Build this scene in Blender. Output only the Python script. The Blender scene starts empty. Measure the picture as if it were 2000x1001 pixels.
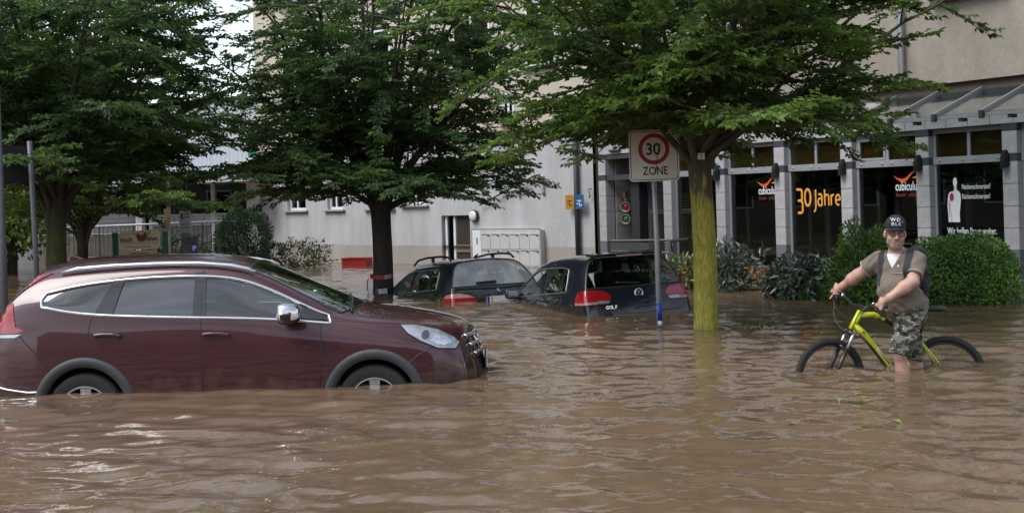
import bpy, bmesh, math, random
import numpy as np
from math import radians, sin, cos, pi, sqrt, atan2
from mathutils import Vector, Matrix, Euler
from mathutils.bvhtree import BVHTree

# ------------------------------------------------------------------ camera, sky, sun, exposure
sc = bpy.context.scene
COL = sc.collection
FPX, CAMH, ROLL = 2400.0, 1.64, radians(1.6)
CR, SR = cos(ROLL), sin(ROLL)
cam_d = bpy.data.cameras.new('camera')
cam_d.sensor_width = 36.0
cam_d.lens = 36.0 * FPX / 2000.0
cam_d.shift_y = -0.05425
cam_d.clip_end = 500.0
cam_d.clip_start = 0.1
cam = bpy.data.objects.new('camera', cam_d)
COL.objects.link(cam)
cam.matrix_world = Matrix(((CR, SR, 0, 0), (0, 0, -1, 0), (-SR, CR, 0, CAMH), (0, 0, 0, 1)))
sc.camera = cam

SUN_EL, SUN_AZ = radians(56), radians(243)      # azimuth clockwise from +Y: from the left, behind the camera
world = bpy.data.worlds.new('World')
sc.world = world
world.use_nodes = True
wn, wl = world.node_tree.nodes, world.node_tree.links
bg = wn['Background']
sky = wn.new('ShaderNodeTexSky')
sky.sky_type = 'NISHITA'
sky.sun_disc = False
sky.sun_elevation = SUN_EL
sky.sun_rotation = SUN_AZ
sky.air_density = 1.0
sky.dust_density = 1.5
hs = wn.new('ShaderNodeHueSaturation')
hs.inputs['Saturation'].default_value = 0.5
tc = wn.new('ShaderNodeTexCoord')
mpg = wn.new('ShaderNodeMapping')
mpg.inputs['Scale'].default_value = (1.0, 1.0, 2.6)
cl = wn.new('ShaderNodeTexNoise')
cl.inputs['Scale'].default_value = 2.6
cl.inputs['Detail'].default_value = 6.0
cl.inputs['Roughness'].default_value = 0.6
cr = wn.new('ShaderNodeMapRange')
cr.inputs['From Min'].default_value = 0.32
cr.inputs['From Max'].default_value = 0.68
cr.inputs['To Min'].default_value = 0.55
cr.inputs['To Max'].default_value = 1.55
mul = wn.new('ShaderNodeVectorMath')
mul.operation = 'SCALE'
wl.new(sky.outputs[0], hs.inputs['Color'])
wl.new(tc.outputs['Generated'], mpg.inputs['Vector'])
wl.new(mpg.outputs[0], cl.inputs['Vector'])
wl.new(cl.outputs['Fac'], cr.inputs['Value'])
wl.new(hs.outputs[0], mul.inputs[0])
wl.new(cr.outputs[0], mul.inputs['Scale'])
wl.new(mul.outputs[0], bg.inputs['Color'])
bg.inputs['Strength'].default_value = 0.13

sun_d = bpy.data.lights.new('sun', 'SUN')
sun_d.energy = 1.4
sun_d.angle = radians(35)
sun_d.color = (1.0, 0.985, 0.96)
sun = bpy.data.objects.new('sun', sun_d)
COL.objects.link(sun)
sdir = Vector((sin(SUN_AZ) * cos(SUN_EL), cos(SUN_AZ) * cos(SUN_EL), sin(SUN_EL)))
sun.rotation_euler = sdir.to_track_quat('Z', 'Y').to_euler()
sun.location = sdir * 60

sc.view_settings.view_transform = 'Standard'
sc.view_settings.look = 'None'
sc.view_settings.gamma = 1.0
sc.view_settings.use_curve_mapping = False
sc.view_settings.exposure = 0.90
sc.render.engine = 'CYCLES'
sc.cycles.use_denoising = True
sc.cycles.max_bounces = 8
sc.cycles.transparent_max_bounces = 16
sc.cycles.caustics_reflective = False
sc.cycles.caustics_refractive = False

# ------------------------------------------------------------------ helpers
def at(px, py, Y):
    """real position, at depth Y metres, of a point of the 2000 x 1001 photograph"""
    a, b = px - 1000.0, 392.0 - py
    return Vector((Y * (a * CR + b * SR) / FPX, Y, CAMH + Y * (-a * SR + b * CR) / FPX))

def tag(o, label=None, cat=None, group=None, kind=None):
    if label: o['label'] = label
    if cat: o['category'] = cat
    if group: o['group'] = group
    if kind: o['kind'] = kind
    return o

def thing(name, label, cat, loc=(0, 0, 0), rz=0.0, group=None, rot=None):
    o = bpy.data.objects.new(name, None)
    COL.objects.link(o)
    o.empty_display_size = 0.2
    o.location = loc
    o.rotation_euler = rot if rot else (0, 0, rz)
    return tag(o, label, cat, group)

def link(name, me, parent=None, mat=None, loc=None, rot=None):
    o = bpy.data.objects.new(name, me)
    COL.objects.link(o)
    if mat is not None and len(me.materials) == 0: me.materials.append(mat)
    if parent is not None: o.parent = parent
    if loc is not None: o.location = loc
    if rot is not None: o.rotation_euler = rot
    return o

def fast_mesh(name, V, F, smooth=False):
    """V (n,3) array, F (m,k) int array"""
    V = np.asarray(V, dtype=np.float32); F = np.asarray(F, dtype=np.int32)
    me = bpy.data.meshes.new(name)
    m, k = F.shape
    me.vertices.add(len(V)); me.vertices.foreach_set('co', V.ravel())
    me.loops.add(m * k); me.loops.foreach_set('vertex_index', F.ravel())
    me.polygons.add(m)
    me.polygons.foreach_set('loop_start', np.arange(0, m * k, k, dtype=np.int32))
    me.polygons.foreach_set('loop_total', np.full(m, k, dtype=np.int32))
    if smooth: me.polygons.foreach_set('use_smooth', np.ones(m, dtype=bool))
    me.update(calc_edges=True)
    return me

class MB:
    """collects shapes into ONE mesh"""
    def __init__(s): s.v, s.f = [], []
    def add(s, vs, fs):
        n = len(s.v); s.v += [tuple(v) for v in vs]; s.f += [tuple(i + n for i in q) for q in fs]; return s
    def box(s, x0, x1, y0, y1, z0, z1, M=None):
        vs = [Vector((x, y, z)) for z in (z0, z1) for y in (y0, y1) for x in (x0, x1)]
        if M is not None: vs = [M @ v for v in vs]
        return s.add(vs, [(0, 2, 3, 1), (4, 5, 7, 6), (0, 1, 5, 4), (2, 6, 7, 3), (0, 4, 6, 2), (1, 3, 7, 5)])
    def prism(s, pts, d0, d1, axes='xz', M=None):
        """polygon in the plane of the two axes, extruded along the third from d0 to d1"""
        n = len(pts); third = ({'x', 'y', 'z'} - set(axes)).pop(); vs = []
        for d in (d0, d1):
            for p in pts:
                q = {axes[0]: p[0], axes[1]: p[1], third: d}
                vs.append(Vector((q['x'], q['y'], q['z'])))
        if M is not None: vs = [M @ v for v in vs]
        fs = [tuple(range(n)), tuple(range(2 * n - 1, n - 1, -1))] + [(i, n + i, n + (i + 1) % n, (i + 1) % n) for i in range(n)]
        return s.add(vs, fs)
    def tube(s, pts, r, n=8, caps=True, closed=False, flat=1.0):
        pts = [Vector(p) for p in pts]; m = len(pts)
        rs = r if isinstance(r, (list, tuple)) else [r] * m
        up = None; vs, fs = [], []
        for i, p in enumerate(pts):
            if closed: t = pts[(i + 1) % m] - pts[i - 1]
            else: t = pts[min(i + 1, m - 1)] - pts[max(i - 1, 0)]
            if t.length < 1e-9: t = Vector((0, 0, 1))
            t.normalize()
            if up is None:
                up = Vector((0, 0, 1)) if abs(t.z) < 0.9 else Vector((1, 0, 0))
            a = t.cross(up)
            if a.length < 1e-6: a = t.orthogonal()
            a.normalize(); b = a.cross(t).normalized(); up = b
            for k in range(n):
                w = 2 * pi * k / n
                vs.append(p + a * (rs[i] * cos(w)) + b * (rs[i] * flat * sin(w)))
        L = m if closed else m - 1
        for i in range(L):
            j = (i + 1) % m
            for k in range(n):
                k2 = (k + 1) % n
                fs.append((i * n + k, i * n + k2, j * n + k2, j * n + k))
        if caps and not closed:
            fs.append(tuple(range(n - 1, -1, -1))); fs.append(tuple((m - 1) * n + k for k in range(n)))
        return s.add(vs, fs)
    def lathe(s, prof, n=24, M=None, caps=True):
        """profile of (radius, height) about the z axis"""
        vs, fs = [], []
        for (r, z) in prof:
            for k in range(n):
                v = Vector((r * cos(2 * pi * k / n), r * sin(2 * pi * k / n), z))
                vs.append(M @ v if M is not None else v)
        for i in range(len(prof) - 1):
            for k in range(n):
                k2 = (k + 1) % n
                fs.append((i * n + k, i * n + k2, (i + 1) * n + k2, (i + 1) * n + k))
        if caps: fs.append(tuple(range(n - 1, -1, -1))); fs.append(tuple((len(prof) - 1) * n + k for k in range(n)))
        return s.add(vs, fs)
    def mesh(s, name, smooth=False):
        me = bpy.data.meshes.new(name); me.from_pydata(s.v, [], s.f)
        if smooth:
            for p in me.polygons: p.use_smooth = True
        me.update(); return me
    def build(s, name, mat, parent=None, smooth=False, bevel=0.0, loc=None, rot=None, sharp=None):
        me = s.mesh(name, smooth)
        if smooth and sharp:
            me.set_sharp_from_angle(angle=radians(sharp))
        o = link(name, me, parent, mat, loc, rot)
        if bevel:
            m = o.modifiers.new('bevel', 'BEVEL'); m.width = bevel; m.segments = 2; m.limit_method = 'ANGLE'
        return o

def copy_tree(o, parent=None):
    c = o.copy(); COL.objects.link(c)
    if parent is not None: c.parent = parent
    for ch in list(o.children): copy_tree(ch, c)
    return c

def text_mesh(body, size, extrude=0.002, offset=0.0, shear=0.0, align='LEFT', spacing=1.0, xscale=1.0):
    cu = bpy.data.curves.new('lettering', 'FONT')
    cu.body = body; cu.size = size; cu.extrude = extrude; cu.offset = offset; cu.shear = shear
    cu.align_x = align; cu.space_character = spacing; cu.resolution_u = 3
    ob = bpy.data.objects.new('lettering', cu)
    me = bpy.data.meshes.new_from_object(ob)
    bpy.data.objects.remove(ob); bpy.data.curves.remove(cu)
    if xscale != 1.0:
        for v in me.vertices: v.co.x *= xscale
    return me

def text(name, body, size, mat, parent, loc, rot=(radians(90), 0, 0), **k):
    me = text_mesh(body, size, **k); me.materials.clear()
    return link(name, me, parent, mat, loc, rot)

# ------------------------------------------------------------------ materials
MATS = {}
def mat(name, col, rough=0.6, metal=0.0, var=0.12, vscale=6.0, bump=0.0, bscale=40.0, spec=0.5, coat=0.0, col2=None, detail=4.0, stretch=(1, 1, 1), coords='Object', coat_rough=0.03, sheen=0.0):
    """procedural Principled material: colour wanders with noise, optional fine relief"""
    if name in MATS: return MATS[name]
    m = bpy.data.materials.new(name); m.use_nodes = True
    N, L = m.node_tree.nodes, m.node_tree.links
    p = N['Principled BSDF']
    p.inputs['Roughness'].default_value = rough; p.inputs['Metallic'].default_value = metal
    p.inputs['Specular IOR Level'].default_value = spec
    p.inputs['Coat Weight'].default_value = coat; p.inputs['Coat Roughness'].default_value = coat_rough
    p.inputs['Sheen Weight'].default_value = sheen
    t = N.new('ShaderNodeTexCoord'); mp = N.new('ShaderNodeMapping'); mp.inputs['Scale'].default_value = stretch
    L.new(t.outputs[coords], mp.inputs['Vector'])
    nz = N.new('ShaderNodeTexNoise'); nz.inputs['Scale'].default_value = vscale; nz.inputs['Detail'].default_value = detail
    nz.inputs['Roughness'].default_value = 0.6
    L.new(mp.outputs[0], nz.inputs['Vector'])
    rp = N.new('ShaderNodeValToRGB')
    c = np.array(col[:3])
    if col2 is None:
        lo, hi = c * (1 - var), np.minimum(c * (1 + var), 1)
    else: lo, hi = np.array(col2[:3]), c
    rp.color_ramp.elements[0].position = 0.3; rp.color_ramp.elements[1].position = 0.7
    rp.color_ramp.elements[0].color = (*lo, 1); rp.color_ramp.elements[1].color = (*hi, 1)
    L.new(nz.outputs['Fac'], rp.inputs['Fac']); L.new(rp.outputs['Color'], p.inputs['Base Color'])
    if bump > 0:
        n2 = N.new('ShaderNodeTexNoise'); n2.inputs['Scale'].default_value = bscale; n2.inputs['Detail'].default_value = 5.0
        L.new(mp.outputs[0], n2.inputs['Vector'])
        b = N.new('ShaderNodeBump'); b.inputs['Strength'].default_value = bump; b.inputs['Distance'].default_value = 0.02
        L.new(n2.outputs['Fac'], b.inputs['Height']); L.new(b.outputs['Normal'], p.inputs['Normal'])
    MATS[name] = m
    return m

def glass_mat(name, tint=(0.7, 0.8, 0.78), refl=1.0, ior=1.5, rough=0.0, boost=1.7):
    """thin pane: what lies behind, tinted, plus Fresnel reflection"""
    if name in MATS: return MATS[name]
    m = bpy.data.materials.new(name); m.use_nodes = True
    N, L = m.node_tree.nodes, m.node_tree.links
    for n in list(N):
        if n.type == 'BSDF_PRINCIPLED': N.remove(n)
    out = [n for n in N if n.type == 'OUTPUT_MATERIAL'][0]
    tr = N.new('ShaderNodeBsdfTransparent'); gl = N.new('ShaderNodeBsdfGlossy'); fr = N.new('ShaderNodeFresnel'); mx = N.new('ShaderNodeMixShader')
    tr.inputs['Color'].default_value = (*tint, 1); gl.inputs['Roughness'].default_value = rough
    gl.inputs['Color'].default_value = (refl, refl, refl, 1)
    geo = N.new('ShaderNodeNewGeometry'); ma = N.new('ShaderNodeMath'); ma.operation = 'MULTIPLY_ADD'
    # same reflectance from both sides of the pane
    ma.inputs[1].default_value = (1.0 / ior) - ior; ma.inputs[2].default_value = ior
    L.new(geo.outputs['Backfacing'], ma.inputs[0]); L.new(ma.outputs[0], fr.inputs['IOR'])
    dbl = N.new('ShaderNodeMath'); dbl.operation = 'MULTIPLY'; dbl.inputs[1].default_value = boost; dbl.use_clamp = True
    L.new(fr.outputs[0], dbl.inputs[0]); L.new(dbl.outputs[0], mx.inputs['Fac'])
    L.new(tr.outputs[0], mx.inputs[1]); L.new(gl.outputs[0], mx.inputs[2]); L.new(mx.outputs[0], out.inputs['Surface'])
    MATS[name] = m
    return m

def leaf_mat(name, dark, light, trans=0.3, rough=0.45, spec=0.35):
    """each leaf its own green; a little light passes through"""
    if name in MATS: return MATS[name]
    m = bpy.data.materials.new(name); m.use_nodes = True
    N, L = m.node_tree.nodes, m.node_tree.links
    p = N['Principled BSDF']; out = [n for n in N if n.type == 'OUTPUT_MATERIAL'][0]
    p.inputs['Roughness'].default_value = rough; p.inputs['Specular IOR Level'].default_value = spec
    g = N.new('ShaderNodeNewGeometry'); rp = N.new('ShaderNodeValToRGB')
    rp.color_ramp.elements[0].color = (*dark, 1); rp.color_ramp.elements[1].color = (*light, 1)
    e = rp.color_ramp.elements.new(0.62); e.color = (*[(a * 0.52 + b * 0.48) for a, b in zip(dark, light)], 1)
    t = N.new('ShaderNodeTexCoord'); nz = N.new('ShaderNodeTexNoise'); nz.inputs['Scale'].default_value = 1.3; nz.inputs['Detail'].default_value = 2.0
    L.new(t.outputs['Object'], nz.inputs['Vector'])
    mx = N.new('ShaderNodeMath'); mx.operation = 'MULTIPLY_ADD'; mx.inputs[1].default_value = 0.65
    sub = N.new('ShaderNodeMath'); sub.operation = 'MULTIPLY_ADD'; sub.inputs[1].default_value = 1.4; sub.inputs[2].default_value = -0.5
    L.new(nz.outputs['Fac'], sub.inputs[0]); L.new(g.outputs['Random Per Island'], mx.inputs[0]); L.new(sub.outputs[0], mx.inputs[2])
    L.new(mx.outputs[0], rp.inputs['Fac']); L.new(rp.outputs['Color'], p.inputs['Base Color'])
    tl = N.new('ShaderNodeBsdfTranslucent'); ms = N.new('ShaderNodeMixShader'); ms.inputs['Fac'].default_value = trans
    hv = N.new('ShaderNodeHueSaturation'); hv.inputs['Hue'].default_value = 0.48; hv.inputs['Value'].default_value = 1.5
    L.new(rp.outputs['Color'], hv.inputs['Color']); L.new(hv.outputs[0], tl.inputs['Color'])
    L.new(p.outputs[0], ms.inputs[1]); L.new(tl.outputs[0], ms.inputs[2]); L.new(ms.outputs[0], out.inputs['Surface'])
    MATS[name] = m
    return m

grey_metal = mat('grey_metal', (0.33, 0.34, 0.36), 0.42, 0.6, 0.1, 12)
alu = mat('aluminium_frame', (0.36, 0.38, 0.40), 0.4, 0.3, 0.06, 8)
dark_metal = mat('dark_metal', (0.030, 0.032, 0.035), 0.55, 0.1, 0.2, 15)
black_plastic = mat('black_plastic', (0.014, 0.014, 0.015), 0.45, 0, 0.2, 20)
rubber = mat('rubber', (0.02, 0.02, 0.021), 0.75, 0, 0.3, 30, bump=0.2, bscale=80)
white_paint = mat('white_paint', (0.72, 0.74, 0.75), 0.45, 0, 0.05, 5)
chrome = mat('chrome', (0.75, 0.76, 0.78), 0.12, 1.0, 0.03, 5)
# ------------------------------------------------------------------ the setting: road, flood water
def ground_z(x, y):
    t = np.clip((y - 12.5) / 7.0, 0, 1); t = t * t * (3 - 2 * t)
    return -0.47 - 0.42 * t
gx = np.linspace(-90, 90, 73); gy = np.linspace(-60, 130, 153)
GX, GY = np.meshgrid(gx, gy)
GV = np.stack([GX, GY, ground_z(GX, GY)], -1).reshape(-1, 3)
def grid_faces(ny, nx):
    i = np.arange(ny - 1)[:, None] * nx + np.arange(nx - 1)[None, :]
    return np.stack([i, i + 1, i + nx + 1, i + nx], -1).reshape(-1, 4)
o = link('road', fast_mesh('road', GV, grid_faces(len(gy), len(gx)), True), None, mat('asphalt', (0.05, 0.048, 0.045), 0.9, 0, 0.3, 3, bump=0.3, bscale=60))
tag(o, 'flooded asphalt road lying under the brown water', 'road', kind='structure')

def spaced(lo, hi, d0, grow):
    """spacing grows with distance from lo"""
    out = [lo]; d = d0
    while out[-1] < hi:
        out.append(out[-1] + d); d *= grow
    return out
rng = np.random.default_rng(7)
ys = np.array(sorted([-v for v in spaced(-3.0, 40, 0.3, 1.12)][::-1][:-1] + spaced(3.0, 100, 0.028, 1.0038)))
xr = spaced(0.0, 80, 0.036, 1.0075)
xs = np.array([-v for v in xr[:0:-1]] + xr)
WX, WY = np.meshgrid(xs, ys)
WZ = np.zeros_like(WX)
sp = np.maximum(np.gradient(WY, axis=0), np.gradient(WX, axis=1))
warp = 0.35 * np.sin(WX * 0.55 + 1.3) * np.cos(WY * 0.4) + 0.25 * np.sin(WY * 0.9 + WX * 0.3)
for k in range(90):
    lam = 0.10 * (0.9 / 0.10) ** (rng.random() ** 1.2)
    th = rng.normal(pi * 0.42, 0.75)
    kx, ky = 2 * pi / lam * cos(th), 2 * pi / lam * sin(th)
    A = 0.0042 * lam ** 0.74 * rng.uniform(0.5, 1.2)
    att = np.clip((lam / sp - 2.0) / 1.5, 0, 1)
    patch = 0.55 + 0.45 * np.sin(WX * rng.uniform(0.2, 0.7) + WY * rng.uniform(0.2, 0.6) + rng.uniform(0, 6))
    WZ += A * att * patch * np.sin(kx * (WX + warp * 0.3) + ky * (WY + warp * 0.3) + rng.uniform(0, 2 * pi))
# rings that spread from the wading person and the wheel
for (cx, cy, amp) in ((3.62, 11.35, 0.006), (2.9, 11.4, 0.003), (0.35, 11.6, 0.003)):
    rr = np.hypot(WX - cx, WY - cy)
    WZ += amp * np.exp(-rr / 1.3) * np.sin(rr * 2 * pi / 0.42) * (rr > 0.12)
WV = np.stack([WX, WY, WZ], -1).reshape(-1, 3)
m = bpy.data.materials.new('muddy_water'); m.use_nodes = True
N, L = m.node_tree.nodes, m.node_tree.links
p = N['Principled BSDF']
p.inputs['Roughness'].default_value = 0.018; p.inputs['IOR'].default_value = 1.48
t = N.new('ShaderNodeTexCoord'); nz = N.new('ShaderNodeTexNoise'); nz.inputs['Scale'].default_value = 0.5; nz.inputs['Detail'].default_value = 5.0
rp = N.new('ShaderNodeValToRGB')
rp.color_ramp.elements[0].position = 0.3; rp.color_ramp.elements[1].position = 0.7
rp.color_ramp.elements[0].color = (0.130, 0.087, 0.053, 1); rp.color_ramp.elements[1].color = (0.160, 0.109, 0.068, 1)
L.new(t.outputs['Object'], nz.inputs['Vector']); L.new(nz.outputs['Fac'], rp.inputs['Fac']); L.new(rp.outputs['Color'], p.inputs['Base Color'])
mp = N.new('ShaderNodeMapping'); mp.inputs['Scale'].default_value = (0.7, 1.0, 1.0)
n2 = N.new('ShaderNodeTexNoise'); n2.inputs['Scale'].default_value = 8.0; n2.inputs['Detail'].default_value = 3.0
b = N.new('ShaderNodeBump'); b.inputs['Strength'].default_value = 0.10; b.inputs['Distance'].default_value = 0.05
L.new(t.outputs['Object'], mp.inputs['Vector']); L.new(mp.outputs[0], n2.inputs['Vector']); L.new(n2.outputs['Fac'], b.inputs['Height']); L.new(b.outputs['Normal'], p.inputs['Normal'])
o = link('flood_water', fast_mesh('flood_water', WV, grid_faces(len(ys), len(xs)), True), None, m)
tag(o, 'muddy brown flood water with small ripples filling the street', 'water', kind='structure')
# ------------------------------------------------------------------ buildings
tile_light = mat('pale_tile', (0.42, 0.41, 0.425), 0.35, 0, 0.14, 3, spec=0.4, coords='Generated')
tile_base = mat('grey_base_tile', (0.16, 0.17, 0.19), 0.35, 0, 0.1, 3)
tile_dark = mat('slate_tile', (0.06, 0.065, 0.075), 0.3, 0, 0.15, 4)
grout = mat('grout', (0.12, 0.12, 0.12), 0.9)
beige_render = mat('beige_render', (0.285, 0.255, 0.212), 0.95, 0, 0.2, 2.0, bump=0.7, bscale=22, detail=8, stretch=(1, 1, 0.4))
grey_render = mat('grey_render', (0.455, 0.46, 0.475), 0.95, 0, 0.15, 2.2, bump=0.5, bscale=26, detail=8, stretch=(1, 1, 0.28))
wet_render = mat('wet_render', (0.37, 0.345, 0.325), 0.8, 0, 0.13, 1.6, bump=0.4, bscale=26, detail=8, stretch=(1, 1, 0.5))
soffit_m = mat('brown_soffit', (0.11, 0.085, 0.07), 0.8)
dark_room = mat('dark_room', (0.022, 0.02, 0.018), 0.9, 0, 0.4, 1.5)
orange_panel = mat('orange_panel', (0.42, 0.16, 0.03), 0.5, 0, 0.15, 3)
orange_blind = mat('orange_blind', (0.36, 0.155, 0.035), 0.6, 0, 0.25, 2, stretch=(1, 1, 6))
shop_glass = glass_mat('shop_glass', (0.55, 0.60, 0.57))
window_glass = glass_mat('window_glass', (0.45, 0.52, 0.54))
upper_glass = glass_mat('upper_glass', (0.35, 0.45, 0.47))
orange_print = mat('orange_print', (0.80, 0.36, 0.05), 0.5, 0, 0.05)
white_print = mat('white_print', (0.75, 0.77, 0.80), 0.5, 0, 0.04)
red_print = mat('red_print', (0.75, 0.10, 0.02), 0.5, 0, 0.05)
brick_print = mat('dull_red_print', (0.22, 0.05, 0.02), 0.5, 0, 0.1)
crimson_print = mat('crimson_print', (0.40, 0.02, 0.04), 0.5, 0, 0.05)
grey_print = mat('grey_print', (0.10, 0.12, 0.15), 0.5, 0, 0.05)

SH = thing('shop_building', 'beige rendered building with pale tiled shop front and glass canopy on the right', 'building', (4.96, 24.0, 0), atan2(-0.845, 0.534))
# upper storeys and the dark room behind the panes
MB().box(-5.62, 9.5, -0.06, 6.0, 3.38, 10.2).build('upper_wall', beige_render, SH)
MB().box(-5.62, 9.5, 0.03, 6.0, 3.2, 3.38).build('soffit_band', soffit_m, SH)
w = MB()
w.box(-5.6, 9.4, 5.5, 6.0, -1.0, 3.2); w.box(-5.60, -5.48, 0.02, 5.5, -1.0, 3.2); w.box(9.2, 9.4, 0.02, 5.5, -1.0, 3.2)
w.box(-3.3, -3.2, 1.25, 5.5, -1.0, 3.2); w.box(-5.48, 9.2, 0.3, 5.5, 2.98, 3.2); w.box(-5.48, 9.2, 0.3, 5.5, -1.0, -0.3)
w.build('inner_wall', dark_room, SH)
MB().box(-5.48, 9.2, 0.012, 0.3, 2.64, 3.2).build('fascia', grout, SH)
BAY, P0, PW, PD = 1.69, 0.24, 0.275, 0.13
tile_me = {}
def tile(w, h, m, parent, loc, rot=(0, 0, 0)):
    """one tile lying in the local xz plane, facing -y"""
    key = (round(w, 3), round(h, 3), m.name)
    if key not in tile_me:
        e = 0.003
        b = MB(); b.add([(0, 0, 0), (w, 0, 0), (w, 0, h), (0, 0, h), (e, -0.012, e), (w - e, -0.012, e), (w - e, -0.012, h - e), (e, -0.012, h - e)],
                        [(4, 5, 6, 7), (0, 1, 5, 4), (1, 2, 6, 5), (2, 3, 7, 6), (3, 0, 4, 7)])
        me = b.mesh('tile'); me.materials.append(m); tile_me[key] = me
    return link('tile', tile_me[key], parent, None, loc, rot)
# fascia tiles
z0, z1 = 2.645, 2.92
for (z0, z1) in ((2.645, 2.915), (2.92, 3.19)):
    x = -5.46
    while x < 9.0:
        tile(0.416, z1 - z0, tile_light, SH, (x, 0.012, z0)); x += 0.4225
rows = [(-0.36, -0.02, tile_base), (-0.015, 0.32, tile_base), (0.325, 0.64, tile_base), (0.645, 0.985, tile_light), (0.99, 1.335, tile_light),
        (1.34, 1.69, tile_light), (1.695, 2.045, tile_light), (2.05, 2.165, tile_dark), (2.17, 2.525, tile_light), (2.53, 2.64, tile_dark)]
pillars = [P0 + BAY * k for k in range(-2, 6)] + [-5.49]
for px_ in pillars:
    pc = MB().box(px_ + 0.012, px_ + PW - 0.012, 0.012, PD + 0.12, -1.0, 2.64).build('pillar', grout, SH)
    for (a, b, m_) in rows:
        tile(PW - 0.004, b - a, m_, pc, (px_ + 0.002, 0.012, a))
        tile(PD + 0.1, b - a, m_, pc, (px_ + PW - 0.012, 0.014, a), (0, 0, radians(90)))
# glazed bays
def bay(x0, x1, opening=False):
    fr = MB()
    yb, yf = 0.20, 0.115
    fr.box(x0, x1, yf - 0.02, yb, 2.05, 2.17)                      # bolted transom beam
    fr.box(x0, x1, yf, yb, 2.565, 2.64)
    fr.box(x0, x0 + 0.05, yf, yb, 0.2, 2.05); fr.box(x1 - 0.05, x1, yf, yb, 0.2, 2.05)
    fr.box(x0, x0 + 0.05, yf, yb, 2.17, 2.565); fr.box(x1 - 0.05, x1, yf, yb, 2.17, 2.565)
    xm = (x0 + x1) / 2
    fr.box(xm - 0.028, xm + 0.028, yf, yb, 2.17, 2.565)
    win = fr.build('window', alu, SH, bevel=0.004)
    for xb in (x0 + 0.14, xm - 0.1, xm + 0.12, x1 - 0.14):
        MB().lathe([(0.022, 0), (0.022, 0.008), (0.012, 0.016)], 10, Matrix.Translation((xb, yf - 0.02, 2.11)) @ Matrix.Rotation(radians(90), 4, 'X')).build('bolt', grey_metal, win)
    if opening:
        f2 = MB(); a, b, c, d = x0 + 0.055, xm - 0.03, 2.175, 2.56
        f2.box(a, b, yf - 0.012, yf + 0.03, c, c + 0.045); f2.box(a, b, yf - 0.012, yf + 0.03, d - 0.045, d)
        f2.box(a, a + 0.045, yf - 0.012, yf + 0.03, c + 0.045, d - 0.045); f2.box(b - 0.045, b, yf - 0.012, yf + 0.03, c + 0.045, d - 0.045)
        f2.build('sash', alu, win, bevel=0.003)
    for (a, b) in ((x0 + 0.05, xm - 0.028), (xm + 0.028, x1 - 0.05)):
        MB().box(a, b, 0.19, 0.195, 2.17, 2.565).build('blind', orange_blind, win)
        MB().box(a, b, 0.145, 0.151, 2.17, 2.565).build('pane', shop_glass, win)
    MB().box(x0 + 0.05, x1 - 0.05, 0.145, 0.153, 0.22, 2.05).build('pane', shop_glass, win)
    MB().box(x0, x1, 0.10, 0.20, -0.6, 0.2).build('kick_panel', orange_panel, win, bevel=0.004)
    MB().box(x0, x1, 0.085, 0.21, 0.2, 0.225).build('sill', grey_metal, win)
    return win
wins = {}
for k in range(-2, 5):
    x0 = P0 + BAY * k + PW + 0.002; x1 = P0 + BAY * (k + 1) - 0.002
    wins[k] = bay(x0, x1, opening=(k == 1))
# things seen inside: window seat boards, curtain strips, display beds
for k, xs_ in ((0, (0.62, 0.86, 1.35)), (1, (2.32, 2.55, 2.95)), (2, (4.0, 4.06)), (-1, (-1.1,))):
    for q, xq in enumerate(xs_):
        MB().box(xq, xq + 0.07 + 0.05 * (q % 2), 0.5 + 0.2 * q, 0.54 + 0.2 * q, -0.2, 2.6).build('curtain_strip', mat('curtain', (0.16, 0.165, 0.15), 0.9, 0, 0.2), wins[k])
for k, z_ in ((-1, 0.55), (0, 0.35), (1, 0.4), (2, 0.45)):
    x0 = P0 + BAY * k + PW
    MB().box(x0 + 0.1, x0 + 1.3, 0.7, 2.2, z_ - 0.16, z_).build('display_mattress', mat('mattress', (0.28, 0.30, 0.29), 0.9, 0, 0.15), wins[k], bevel=0.04)
    MB().box(x0 + 0.02, x0 + 1.4, 0.6, 0.64, z_ + 0.1, z_ + 0.15).build('display_rail', dark_metal, wins[k])
# lettering on the panes
YL = 0.143
def curve_strip(pts, name, m_, parent):
    b = MB(); n = len(pts)
    vs = [(x, YL, z + h / 2) for (x, z, h) in pts] + [(x, YL, z - h / 2) for (x, z, h) in pts]
    b.add(vs, [(i, n + i, n + i + 1, i + 1) for i in range(n - 1)])
    return b.build(name, m_, parent)
lw = wins[0]
def strokes(name, polylines, r, m_, parent):
    """round-ended lettering drawn with strokes"""
    b = MB()
    for pl in polylines:
        pts = []
        for i in range(len(pl) - 1):
            for q in range(5): pts.append(((pl[i][0] * (5 - q) + pl[i + 1][0] * q) / 5, YL, (pl[i][1] * (5 - q) + pl[i + 1][1] * q) / 5))
        pts.append((pl[-1][0], YL, pl[-1][1]))
        b.tube(pts, r, 8, flat=0.08 if False else 1.0)
    o = b.build(name, m_, parent, True)
    o.scale = (1, 0.06, 1); o.location = (0, YL * 0.94, 0)
    return o
def arc(cx, cz, rx, rz, a0, a1, n=9): return [(cx + rx * cos(radians(a0 + (a1 - a0) * i / n)), cz + rz * sin(radians(a0 + (a1 - a0) * i / n))) for i in range(n + 1)]
X = 0.68
three = [[(X, 1.70), (X + 0.09, 1.70)] + arc(X + 0.09, 1.66, 0.05, 0.04, 90, 0, 4) + [(X + 0.14, 1.55)] + arc(X + 0.09, 1.54, 0.05, 0.05, 0, -80, 4) + [(X + 0.03, 1.485)],
         [(X + 0.09, 1.485)] + arc(X + 0.10, 1.43, 0.05, 0.05, 80, 0, 4) + [(X + 0.15, 1.32)] + arc(X + 0.10, 1.30, 0.05, 0.045, 0, -90, 4) + [(X + 0.02, 1.255)]]
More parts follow.
